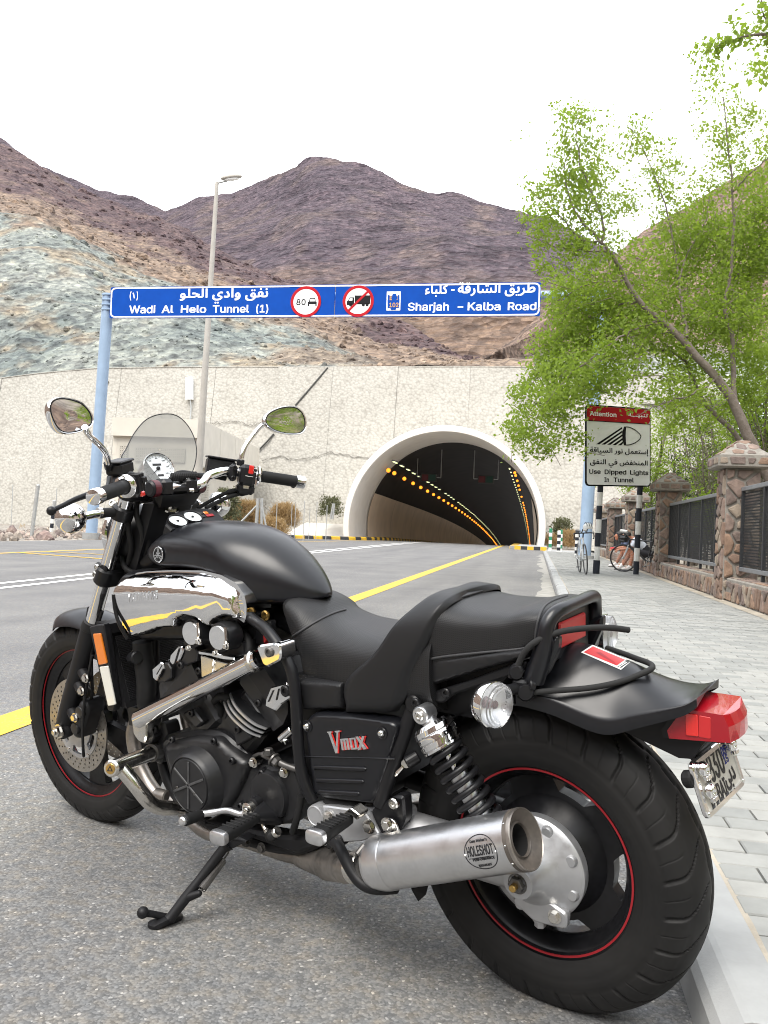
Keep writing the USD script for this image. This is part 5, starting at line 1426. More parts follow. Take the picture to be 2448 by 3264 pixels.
        vv,ff,kk=[],[],0
        for sk in np.arange(a+0.08,b-0.06,0.05 if i<2 else 0.09):
            c0,c1=road(sk,wf+0.0,0.62),road(sk,wf+0.0,1.705)
            q=np.array([c0-RT*0.004,c0+RT*0.004,c1+RT*0.004,c1-RT*0.004,c0-RT*0.004+RN*0.006,c0+RT*0.004+RN*0.006,c1+RT*0.004+RN*0.006,c1-RT*0.004+RN*0.006])
            vv.append(q)
            ff.append(np.array([[0,1,2],[0,2,3],[4,6,5],[4,7,6],[1,5,6],[1,6,2],[0,3,7],[0,7,4]])+8*kk)
            kk += 1
        obj('mesh_wires',(np.vstack(vv),np.vstack(ff)),'fence_black',fp,kind='stuff')
obj('sand_verge',strip(2.18,2.34,4,39,0.1335),'sand',kind='structure',label='pale sand gathered along the foot of the low stone wall')
bk=road(*np.meshgrid(np.linspace(-30,56,40),np.linspace(2.72,26,24),indexing='ij'),0.0)
bk[...,2]=0.12+0.35*(meshkit.fbm(bk*0.5,4,2)-0.4)
obj('garden_soil',(bk.reshape(-1,3),grid_faces(40,24)),'sand',smooth=True,kind='structure',label='brown earth under the trees behind the fence')

# ================================================================ leaves
def leaf_sprays(centres,dirs,nleaf,size,r,spread=0.16,thin=1.0):
    """Small diamond leaves round each centre, each two triangles folded along the midrib; returns vertices, faces."""
    N=len(centres)*nleaf
    c=np.repeat(centres,nleaf,0)+r.normal(0,spread,(N,3))*[1,1,0.75]
    d=np.repeat(dirs,nleaf,0)+r.normal(0,0.75,(N,3))
    d /= np.linalg.norm(d,axis=1,keepdims=True)
    n=r.normal(0,1,(N,3))+[0,0,0.9]
    n -= d*(n*d).sum(1,keepdims=True)
    n /= np.maximum(np.linalg.norm(n,axis=1,keepdims=True),1e-9)
    s=np.cross(d,n)
    L=size*r.uniform(0.6,1.25,(N,1))
    w=L*r.uniform(0.24,0.36,(N,1))*thin
    a,b=c-d*L*0.5,c+d*L*0.5
    l,q=c+s*w+n*w*0.35-d*L*0.06,c-s*w+n*w*0.35-d*L*0.06
    v=np.stack([a,q,b,l],1).reshape(-1,3)
    i=np.arange(N)*4
    f=np.vstack([np.stack([i,i+1,i+2],1),np.stack([i,i+2,i+3],1)])
    return v,f


def limb(pts,r0,r1,n=9,wob=0.0,r=None,k=22):
    p=spline(pts,k)
    if wob:
        p[1:-1] += r.normal(0,wob,(k-2,3))
    return tube(p,np.linspace(r0,r1,k),n)


# tree 1: a fresh green tree behind the fence, limbs measured in the photograph
t1r=np.random.default_rng(101)
YT=16.2
tree=thing('green_tree','fresh green tree with a slanting trunk behind the nearest stone pillar','tree')
def tl(pts,jit=0.0):
    return np.array([D(*(q if len(q) == 3 else (*q,YT))) for q in pts])+(t1r.normal(0,jit,(len(pts),3)) if jit else 0)
root=D(2520,1700,YT); root[2]=0.05
trunk=np.vstack([root,tl([(2462,1540),(2431,1478),(2378,1375),(2330,1270),(2283,1205),(2215,1130),(2172,1079),(2105,1020),(2037,960),(1999,900)])])
limbs=[
    (trunk,0.155,0.055),
    (tl([(1999,900),(1983,866),(1950,812),(1918,774),(1885,742),(1831,666),(1804,585),(1800,520)]),0.05,0.012),
    (tl([(1918,774),(1923,714),(1880,595),(1848,514),(1840,440),(1835,370)]),0.035,0.008),
    (tl([(1918,770),(1860,765),(1800,705),(1740,650),(1690,610)]),0.025,0.006),
    (tl([(1950,805),(1880,800),(1800,790),(1730,770),(1670,750)],0),0.022,0.006),
    (tl([(2343,1279),(2336,1150),(2329,1062),(2310,970),(2324,895),(2335,760),(2335,612),(2319,449),(2305,308)]),0.06,0.010),
    (tl([(2335,612,16.2),(2385,560,16.0),(2448,500,15.8),(2520,440,15.6)]),0.022,0.008),
    (tl([(2172,1079,16.2),(2215,1000,16.6),(2290,930,16.9),(2380,850,17.2),(2460,790,17.4)]),0.035,0.012),
    (tl([(2190,1075,16.2),(2165,900,16.8),(2150,780,17.0),(2107,612,17.1),(2080,541,17.1),(2053,476,17.1),(2010,410,17.1)]),0.035,0.006),
    (tl([(2165,900,16.8),(2195,800,17.0),(2240,720,17.1),(2270,560,17.2)]),0.025,0.006),
    (tl([(2470,1560,16.8),(2362,1414,16.9),(2308,1349,17.0),(2237,1268,17.1),(2189,1160,17.2),(2130,1120,17.3),(2000,1130,17.5)]),0.075,0.02),
    (tl([(2105,1020,16.2),(2000,1060,15.8),(1900,1130,15.5),(1800,1210,15.2),(1730,1300,15.0)]),0.03,0.006),
    (tl([(2037,960,16.2),(1950,980,16.5),(1860,1040,16.9),(1780,1120,17.1),(1690,1230,17.3)]),0.028,0.006),
    (tl([(2283,1205,16.2),(2200,1260,15.8),(2100,1290,15.5),(2020,1330,15.3)]),0.025,0.006),
    (tl([(1999,900,16.2),(1900,900,16.0),(1790,950,15.8),(1700,990,15.6)]),0.024,0.006),
    (tl([(1960,1030,16.4),(2020,1090,16.0),(2028,1200,15.4),(1985,1250,15.1)]),0.014,0.005),
]
obj('trunk',limb(limbs[0][0],0.135,0.045,14,0.006,t1r,30),'bark',tree,smooth=True)
for p,a,b in limbs[1:]:
    obj('limb',limb(p,a*0.85,b*0.85,9,0.012,t1r,22),'bark',tree,smooth=True)
cen,dr=[],[]
def clump(u,v,ru,rv,n,Y=None,dY=1.0,hollow=0.0):
    a=t1r.normal(0,0.46,(n,3))
    a=np.clip(a,-1.2,1.2)
    for x,y,z in a:
        p=D(u+x*ru,v+y*rv,(Y or YT)+0.7+z*dY)
        cen.append(p); dr.append([x*ru/100*0.5+t1r.normal(0,.5),z*0.3,-y*rv/100*0.4-0.1])
def along(p,n,spread,t0=0.15,t1=1.0):
    q=spline(p,60)
    for _ in range(n):
        k=t1r.uniform(t0,t1)*59
        i=int(min(k,58))
        cen.append(q[i]+(q[i+1]-q[i])*(k-i)+t1r.normal(0,spread,3)); dr.append((q[i+1]-q[i])/np.linalg.norm(q[i+1]-q[i])+t1r.normal(0,.5,3))
for j,n_ in ((1,100),(2,120),(3,75),(4,80),(5,130),(6,40),(7,110),(8,110),(9,60),(11,150),(12,150),(13,60),(14,110),(15,40)):
    along(limbs[j][0],n_,0.20)
# the solid mass of the crown, and its ragged skirts
for u,v,ru,rv,n_,Y,dY in [
        (2230,830,230,130,240,17.0,1.0),(2050,900,190,130,240,16.4,1.0),(2380,950,170,150,220,16.6,1.0),(1860,960,170,140,250,16.6,1.0),
        (1760,1060,130,120,170,16.4,1.0),(1950,1090,190,120,250,16.3,1.1),(2160,1130,190,110,200,16.6,1.0),(2380,1130,160,130,190,17.0,1.0),
        (1800,1190,150,100,200,16.2,1.0),(1750,1290,120,90,150,16.0,0.9),(1690,1370,95,70,80,15.8,0.8),(1850,1260,110,80,90,16.6,0.9),(1850,1400,75,60,40,16.6,0.6),
        (2180,1240,110,70,60,16.0,0.8),(2180,1330,90,70,45,15.8,0.6),(2330,1280,110,90,60,16.6,0.8),(1630,1360,50,40,22,15.8,0.6),(1960,1225,45,30,16,15.0,0.3),(2330,1010,170,120,220,15.8,0.9),(2330,760,160,100,170,16.8,0.9),(2180,730,110,80,90,16.8,0.8),(2430,700,80,120,90,16.6,0.8),(2420,820,90,120,130,16.6,0.8),(2080,1010,170,100,170,15.8,0.8),(2400,1240,90,90,90,16.4,0.8),
        (1985,1325,20,14,4,15.0,0.1),(1905,1190,120,70,70,15.6,0.6),(1850,600,95,110,75,16.2,0.6),(1880,530,80,90,55,16.2,0.6),(1990,640,60,60,30,16.3,0.6),(1720,615,70,50,24,16.0,0.4),(1690,690,60,30,16,16.0,0.3),(1640,420,45,22,8,16.1,0.2),(1860,360,90,40,22,16.2,0.4),
        (2040,450,60,60,18,17.0,0.4),(2120,560,70,90,30,17.0,0.6),(2230,640,70,100,40,17,0.7),(2300,430,75,150,50,16.3,0.5),(2390,380,60,70,22,16.3,0.5),(2270,240,70,60,16,16.3,0.4),(2240,160,50,40,8,16.2,0.3),(2420,640,90,150,90,16.3,0.7),(2400,220,40,30,7,16.0,0.3),
        (1700,880,60,60,40,16.0,0.5),(1720,770,60,40,22,16.0,0.4),(1650,1240,50,60,22,16.2,0.5),(1610,1440,25,20,6,15.8,0.3),(1740,1430,60,40,22,15.8,0.5)]:
    clump(u,v,ru,rv,n_,Y,dY)
cen,dr=np.array(cen),np.array(dr)
_z=(cen-CAM)@_fw
_u,_v=1224+FPX*((cen-CAM)@CR)/_z,1632-FPX*((cen-CAM)@CU)/_z
_lim=np.interp(_v,[380,450,600,700,760,860,900,1020,1060,1150,1250,1330,1400,1470],[1622,1685,1665,1660,1690,1710,1752,1752,1712,1660,1632,1595,1600,1625])
keep=(_u>_lim) & (t1r.random(len(cen))<0.97)
keep &= ~((_u>1868) & (_u<2080) & (_v>1285) & (_v<1570) & (t1r.random(len(cen))<0.93))     # pruned clear of the sign
cen,dr=cen[keep],dr[keep]
v,f=leaf_sprays(cen,dr,12,0.080,t1r,0.095)
obj('crown',(v,f),'leaf_fresh',tree)
# twigs carry the sprays
tw=[]
sel=t1r.choice(len(cen),520,replace=False)
for i in sel:
    d=unit(dr[i]+[0,0,0.4])*t1r.uniform(0.2,0.5)
    tw.append(tube([cen[i]-d,cen[i]-d*0.4+t1r.normal(0,0.02,3),cen[i]+d*0.25],[0.006,0.005,0.003],4,caps=False))
obj('twigs',join(tw),'twig',tree,kind='stuff')

# tree 2: stands outside the frame on the right, one bough reaches in at the top corner
near=thing('green_tree','tree outside the right edge whose leafy bough hangs in at the top right corner','tree')
YN=9.0
nr=np.random.default_rng(31)
b0=road(10.2,3.6,0.1)
top=D(2620,60,YN)
obj('trunk',limb([b0,b0+[0.1,0.2,2.2],(b0+top)/2+[0.4,0,1.0],top],0.13,0.05,12,0.01,nr),'bark',near,smooth=True)
bough=[top,D(2500,100,YN),D(2440,110,YN-.1),D(2390,112,YN-.15),D(2330,130,YN-.2),D(2280,150,YN-.2)]
obj('limb',limb(bough,0.03,0.004,8,0.004,nr),'bark',near,smooth=True)
b2=[D(2470,100,YN),D(2435,50,YN),D(2425,-40,YN)]
obj('limb',limb(b2,0.012,0.004,7,0.003,nr),'bark',near,smooth=True)
q=spline(bough,50)[12:]
q2=spline(b2,20)
cc=np.vstack([q[nr.integers(0,len(q),46)]+nr.normal(0,0.05,(46,3)),q2[nr.integers(0,20,16)]+nr.normal(0,0.05,(16,3)),[D(2410,210,YN),D(2418,225,YN),D(2250,145,YN)],top+nr.normal(0,0.5,(160,3))])
v,f=leaf_sprays(cc,np.tile([-0.3,0,-0.4],(len(cc),1)),5,0.082,nr,0.055)
obj('crown',(v,f),'leaf_fresh',near)


def wild_tree(name,label,cat,base,height,spread,nstem,leafm,nspray,leaf,seed,nleaf=9,low=0.15,stem_r=0.06,group=None,lean=(0,0)):
    r=np.random.default_rng(seed)
    t=thing(name,label,cat,loc=base,group=group)
    tips=[]
    for k in range(nstem):
        a=r.uniform(0,6.28)
        o=np.array([math.cos(a),math.sin(a),0])*r.uniform(0,0.35)*spread*0.4
        e=np.array([math.cos(a),math.sin(a),0])*spread*r.uniform(0.25,0.9)+[0,0,height*r.uniform(0.6,0.95)]+np.array([*lean,0])
        p=[o,o*1.1+[0,0,height*0.2],(o+e)/2+r.normal(0,0.12,3)*spread*0.5+[0,0,height*0.08],e]
        rr_=stem_r*r.uniform(0.5,1.1)
        obj('stem' if nstem>2 else 'trunk',limb(p,rr_,rr_*0.25,7,0.01,r,12),'bark',t,smooth=True)
        q=spline(p,30)
        tips.append(q[int(30*low):])
        for j in range(4):
            i=r.integers(8,26)
            b=q[i]+np.array([r.normal(0,0.3),r.normal(0,0.3),r.uniform(0.05,0.3)])*spread
            s=spline([q[i],(q[i]+b)/2+r.normal(0,0.05,3),b],10)
            obj('twig',tube(s,np.linspace(rr_*0.35,0.006,10),5),'twig',t)
            tips.append(s)
    tips=np.vstack(tips)
    c=tips[r.integers(0,len(tips),nspray)]+r.normal(0,0.16*spread,(nspray,3))*[1,1,0.8]
    c[:,2]=np.maximum(c[:,2],0.12)
    v,f=leaf_sprays(c,np.tile([0,0,0.1],(len(c),1)),nleaf,leaf,r,0.09)
    obj('crown' if nstem <= 2 else 'foliage',(v,f),leafm,t)
    return t


# thicket behind the fence
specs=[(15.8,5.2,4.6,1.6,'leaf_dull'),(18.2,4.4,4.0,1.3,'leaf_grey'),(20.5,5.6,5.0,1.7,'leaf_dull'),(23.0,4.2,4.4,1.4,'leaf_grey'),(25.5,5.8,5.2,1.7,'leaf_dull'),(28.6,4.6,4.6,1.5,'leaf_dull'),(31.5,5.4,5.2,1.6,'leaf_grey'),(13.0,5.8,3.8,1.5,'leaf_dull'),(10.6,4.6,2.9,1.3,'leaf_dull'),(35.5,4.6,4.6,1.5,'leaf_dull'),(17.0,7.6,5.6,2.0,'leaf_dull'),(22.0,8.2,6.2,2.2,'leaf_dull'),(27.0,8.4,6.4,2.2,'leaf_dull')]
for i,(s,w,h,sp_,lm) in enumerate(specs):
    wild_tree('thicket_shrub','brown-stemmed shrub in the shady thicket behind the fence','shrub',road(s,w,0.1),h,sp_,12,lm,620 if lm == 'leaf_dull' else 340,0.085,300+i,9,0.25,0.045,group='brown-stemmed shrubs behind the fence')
wild_tree('green_tree','slim forked tree between the stone pillars far down the pavement','tree',road(27.6,2.9,0.1),6.2,1.7,2,'leaf_fresh',520,0.085,411,10,0.45,0.10)
wild_tree('green_tree','second green tree behind the fence, filling the crown on the right','tree',road(21.0,4.8,0.1),8.2,2.6,4,'leaf_fresh',1500,0.085,412,10,0.4,0.11)
wild_tree('green_tree','third green tree behind the fence beyond the Attention sign','tree',road(26.5,5.2,0.1),7.8,2.6,4,'leaf_fresh',1400,0.085,413,10,0.4,0.11)
for i,(s,w,h) in enumerate([(-3.5,4.6,6.5),(-9.0,6.5,7.5),(3.0,6.0,6.5),(-16,5,7.0)]):
    wild_tree('green_tree','green tree behind the fence near the camera, seen only in mirrors and chrome','tree',road(s,w,0.1),h,2.3,4,'leaf_fresh',1100,0.12,430+i,9,0.3,0.11,group='trees beside the camera')

# dry bushes on the far verge and at the wall's foot
def bush(name,label,u,v,Y,w,h,m,n,seed):
    p=D(u,v,Y)
    r=np.random.default_rng(seed)
    t=thing(name,label,'bush',loc=p)
    a=r.uniform(0,6.28,n); rr_=np.sqrt(r.uniform(0,1,n)); z=r.uniform(0,1,n)
    c=np.stack([np.cos(a)*rr_*w*np.sqrt(1-z*0.8),np.sin(a)*rr_*w*np.sqrt(1-z*0.8),z*h],1)
    d=c*[1,1,0.5]+[0,0,0.5]
    v_,f_=leaf_sprays(c,d,12 if m == 'leaf_dry' else 7,0.34 if m == 'leaf_dry' else 0.16,r,0.14,0.16 if m == 'leaf_dry' else 1.0)
    obj('foliage',(v_,f_),m,t)
    for k in range(14):
        e=np.array([r.normal(0,w*0.5),r.normal(0,w*0.5),h*r.uniform(0.5,1.05)])
        obj('stem',tube([np.zeros(3),e*0.5+[0,0,0.1],e],[0.02,0.014,0.006],5),'twig',t)
bush('dry_bush','rounded straw-coloured dry bush beside the white plinth',903,1672,50,1.05,1.15,'leaf_dry',420,1)
bush('dry_bush','straw-coloured dry bush behind the corner fence post',780,1668,49,1.2,1.2,'leaf_dry',420,2)
bush('dry_bush','low brown dry growth at the start of the striped kerb',868,1696,48,1.0,0.7,'leaf_dry',300,3)
bush('green_bush','thin green bush in front of the utility building',718,1655,46,0.9,1.6,'leaf_grey',300,4)
bush('green_bush','grey-green bush at the foot of the wall left of the tunnel',1052,1640,59,1.0,1.2,'leaf_grey',200,5)
bush('dry_bush','orange-brown dry bush between the bollards and the gantry post',1812,1738,56,0.9,0.9,'leaf_dry',260,6)
bush('green_bush','green shrub beside the dry one right of the tunnel',1790,1715,57,0.9,1.3,'leaf_grey',240,7)
bush('dry_bush','small dry tuft at the wall foot right of the tunnel',1760,1735,56,0.5,0.6,'leaf_dry',120,8)
r=np.random.default_rng(9)
cc=np.array([road(s,w,0) for s,w in zip(r.uniform(42,56,160),-17.8-np.abs(r.normal(0,4,160)))])
v,f=leaf_sprays(cc+[0,0,0.15],np.tile([0,0,1.6],(len(cc),1)),14,0.30,r,0.12,0.14)
obj('dry_grass',(v,f),'leaf_dry',kind='stuff',label='tufts of dry straw grass on the far verge')

# ================================================================ bicycles and resting cyclists
mat('bike_white',(0.66,0.70,0.72),0.3,coat_weight=0.5)
mat('bike_blue',(0.25,0.45,0.62),0.3,coat_weight=0.5)
mat('bike_black',(0.02,0.02,0.022),0.4)
mat('bottle_white',(0.68,0.68,0.66),0.35)
mat('skin',(0.36,0.15,0.085),0.55,subsurface_weight=0.1,var=0.1,vscale=9)
mat('cloth_red',(0.42,0.03,0.04),0.8,var=0.15,vscale=20)
mat('cloth_white',(0.60,0.64,0.72),0.8,var=0.06,vscale=20)
mat('cloth_black',(0.022,0.022,0.028),0.75)
mat('cloth_blue',(0.10,0.13,0.22),0.8)
mat('shoe_white',(0.62,0.60,0.58),0.6,var=0.08,vscale=30)
mat('hair',(0.02,0.016,0.014),0.6)


def bicycle(name,label,rear,front,lean,frame_m,steer=0.0):
    """Road bicycle; rear and front ground points, lean in radians about its own axis."""
    rear,front=np.asarray(rear,float),np.asarray(front,float)
    fx=unit((front-rear)*[1,1,0]); up0=np.array([0,0,1.0]); side=np.cross(up0,fx)
    upv=math.cos(lean)*up0+math.sin(lean)*side; sd=np.cross(upv,fx)
    def P_(x,z,y=0.0):
        return rear+fx*x+upv*z+sd*y
    t=thing(name,label,'bicycle')
    R_=0.335
    for x in (0.0,1.0):
        w=obj('wheel',tube([P_(x+0.312*math.cos(a),R_+0.312*math.sin(a)) for a in np.linspace(0,2*np.pi,48,endpoint=False)],0.013,8,True),'bike_black',t,smooth=True)
        obj('tyre',tube([P_(x+0.325*math.cos(a),R_+0.325*math.sin(a)) for a in np.linspace(0,2*np.pi,48,endpoint=False)],0.014,8,True),'bike_black',w,smooth=True)
        obj('spokes',join([tube([P_(x+0.02*math.cos(a+.4),R_+0.02*math.sin(a+.4),0.03*(-1) ** k),P_(x+0.305*math.cos(a),R_+0.305*math.sin(a))],0.0016,4) for k,a in enumerate(np.linspace(0,2*np.pi,24,endpoint=False))]),'galvanised',w,kind='stuff')
        obj('hub',rod(P_(x,R_,-0.05),P_(x,R_,0.05),0.02,12),'galvanised',w)
    bb,seat,head0,head1=P_(0.41,0.28),P_(0.26,0.80),P_(0.86,0.66),P_(0.83,0.80)
    for nm,a,b,r_,m in (('down_tube',bb,head0,0.022,frame_m),('top_tube',P_(0.28,0.76),head1,0.017,frame_m),('seat_tube',bb,seat,0.017,frame_m),('head_tube',head0,head1,0.021,frame_m)):
        obj(nm,rod(a,b,r_,12),m,t,smooth=40)
    for y in (-0.035,0.035):
        obj('chain_stay',tube([P_(0,R_,y*1.4),P_(0.39,0.28,y)],0.009,8),frame_m,t)
        obj('seat_stay',tube([P_(0,R_,y*1.4),P_(0.28,0.74,y*0.5)],0.008,8),frame_m,t)
        obj('fork_blade',tube(spline([head0+sd*y,P_(0.93,0.5,y),P_(1.0,R_,y*1.3)],8),np.linspace(0.013,0.009,8),8),'bike_white',t)
    obj('seat_post',rod(seat,P_(0.22,0.93),0.013,10),'bike_black',t)
    obj('saddle',hull([P_(0.08,0.94,-.065),P_(0.08,0.94,.065),P_(0.08,0.965,-.05),P_(0.08,0.965,.05),P_(0.2,0.96,.04),P_(0.2,0.96,-.04),P_(0.36,0.945,-.015),P_(0.36,0.945,.015),P_(0.36,0.93,0)]),'bike_black',t)
    ring=[(bb+fx*0.095*math.cos(a)+upv*0.095*math.sin(a)-sd*0.045) for a in np.linspace(0,2*np.pi,24,endpoint=False)]
    obj('chainring',tube(ring,0.006,6,True),'galvanised',t)
    for k,sgn_ in ((-0.06,1),(0.06,-1)):
        e=bb+sd*k+fx*0.1*sgn_-upv*0.13*sgn_
        obj('crank',rod(bb+sd*k,e,0.01,8),'galvanised',t)
        obj('pedal',rbox((0.08,0.07,0.02),0.004,e+sd*k*0.7,np.stack([fx,sd,upv])),'bike_black',t)
    obj('stem',rod(head1,P_(0.93,0.90),0.016,10),'bike_black',t)
    for y in (-1,1):
        obj('handlebar',tube(spline([P_(0.93,0.90),P_(0.935,0.90,y*0.16),P_(0.96,0.895,y*0.205),P_(1.02,0.88,y*0.21),P_(1.03,0.82,y*0.21),P_(0.97,0.775,y*0.21),P_(0.90,0.775,y*0.21)],24),0.014,8),'bike_black',t,smooth=True)
        obj('brake_hood',hull([P_(1.0,0.90,y*0.21),P_(1.06,0.93,y*0.205),P_(1.08,0.955,y*0.205),P_(1.03,0.87,y*0.21),P_(1.06,0.87,y*0.22),P_(1.06,0.87,y*0.2)]),'bike_black',t)
    return t,P_,(fx,sd,upv)


rear,front=G(1848,1824,0.13),G(1872,1833,0.13)
front=rear+unit(front-rear)*1.0
bk1,P1,_=bicycle('road_bicycle','white and blue road bicycle leaning on the left striped sign post',rear,front,math.radians(-5),'bike_white')
obj('bottle',rod(P1(0.52,0.40,0),P1(0.64,0.52,0),0.036,14),'bottle_white',bk1,smooth=40)
obj('bottle',rod(P1(0.94,0.97,0.03),P1(1.1,0.99,0.03),0.036,14),'bottle_white',bk1,smooth=40)
obj('aero_bar',tube(spline([P1(0.93,0.93,-.05),P1(1.12,0.93,-.05),P1(1.22,0.98,-.05)],12),0.012,8),'bike_black',bk1)
obj('aero_bar',tube(spline([P1(0.93,0.93,.05),P1(1.12,0.93,.05),P1(1.22,0.98,.05)],12),0.012,8),'bike_black',bk1)
hm=thing('cycle_helmet','white cycle helmet hung on the handlebar of the white bicycle','helmet',loc=P1(0.96,1.02,0.1))
m=trimesh.creation.icosphere(3,0.13); vv=np.array(m.vertices)*[0.8,1.05,0.75]
vv[:,2]=np.maximum(vv[:,2],-0.035)
obj('shell',tm(vv,m.faces),'bottle_white',hm,smooth=40)
obj('rib',join([tube([np.array([x,0.14*math.cos(a),0.105*math.sin(a)]) for a in np.linspace(0.2,2.9,12)],0.008,6) for x in (-0.05,0.0,0.05)]),'bike_black',hm)

f2=D(1986,1822,20.4); f2[2]=0.13
r2=D(2050,1826,20.1); r2[2]=0.13
r2=f2+unit(r2-f2)*1.0
f2=f2+(f2-r2)*0.02
bk2,P2,_=bicycle('road_bicycle','dark road bicycle with a white bottle on its bars, in front of the seated cyclists',r2,f2,math.radians(4),'bike_black')
obj('bottle',rod(P2(0.90,0.98),P2(1.08,1.0),0.04,14),'bottle_white',bk2,smooth=40)
obj('handlebar_bag',rbox((0.22,0.2,0.16),0.04,P2(1.0,0.80),np.stack(_)),'bike_black',bk2)


def body_mesh(joints,bones,edge=0.028,smooth_it=8):
    """joints: {name: (point, radius)}, bones: pairs; one continuous smoothed surface."""
    import manifold3d as mf
    parts=[]
    for a,b in bones:
        pts=[]
        for j in (a,b):
            c,r_=joints[j]
            s=trimesh.creation.icosphere(2,r_)
            pts.append(np.array(s.vertices)+np.asarray(c,float))
        parts.append(mf.Manifold.hull_points(np.vstack(pts).astype(np.float32)))
    M=mf.Manifold.batch_boolean(parts,mf.OpType.Add).refine_to_length(edge)
    me=M.to_mesh()
    m=trimesh.Trimesh(me.vert_properties[:,:3],me.tri_verts,process=True)
    trimesh.smoothing.filter_taubin(m,0.5,0.53,smooth_it)
    return m


def hand_chain(J,B,key,wrist,palm,curl,side,s=1.0):
    """A palm with four fingers and a thumb; palm: direction, curl: direction the fingers bend to, side: towards the thumb."""
    palm,curl,side=unit(palm),unit(curl),unit(side)
    wp=np.asarray(wrist,float)
    J[key+'p0']=(wp+palm*0.03*s,0.022*s)
    for k,off in enumerate((0.032,0.011,-0.011,-0.031)):
        ln=(0.075,0.083,0.077,0.06)[k]*s
        kn=wp+palm*0.085*s+side*off*s
        m1=kn+unit(palm*0.85+curl*0.5)*ln*0.5
        tp=m1+unit(palm*0.4+curl*0.9)*ln*0.5
        for n_,c,r_ in (('k',kn,0.0115),('m',m1,0.0095),('t',tp,0.008)):
            J[f'{key}{k}{n_}']=(c,r_*s)
        B += [(key+'p0',f'{key}{k}k'),(f'{key}{k}k',f'{key}{k}m'),(f'{key}{k}m',f'{key}{k}t')]
    t0=wp+palm*0.03*s+side*0.03*s
    t1=t0+unit(palm*0.6+side*0.8)*0.04*s
    t2=t1+unit(palm*0.9+side*0.2+curl*0.3)*0.035*s
    for n_,c,r_ in (('a',t0,0.013),('b',t1,0.011),('c',t2,0.009)):
        J[key+n_]=(c,r_*s)
    B += [(key+'p0',key+'a'),(key+'a',key+'b'),(key+'b',key+'c')]


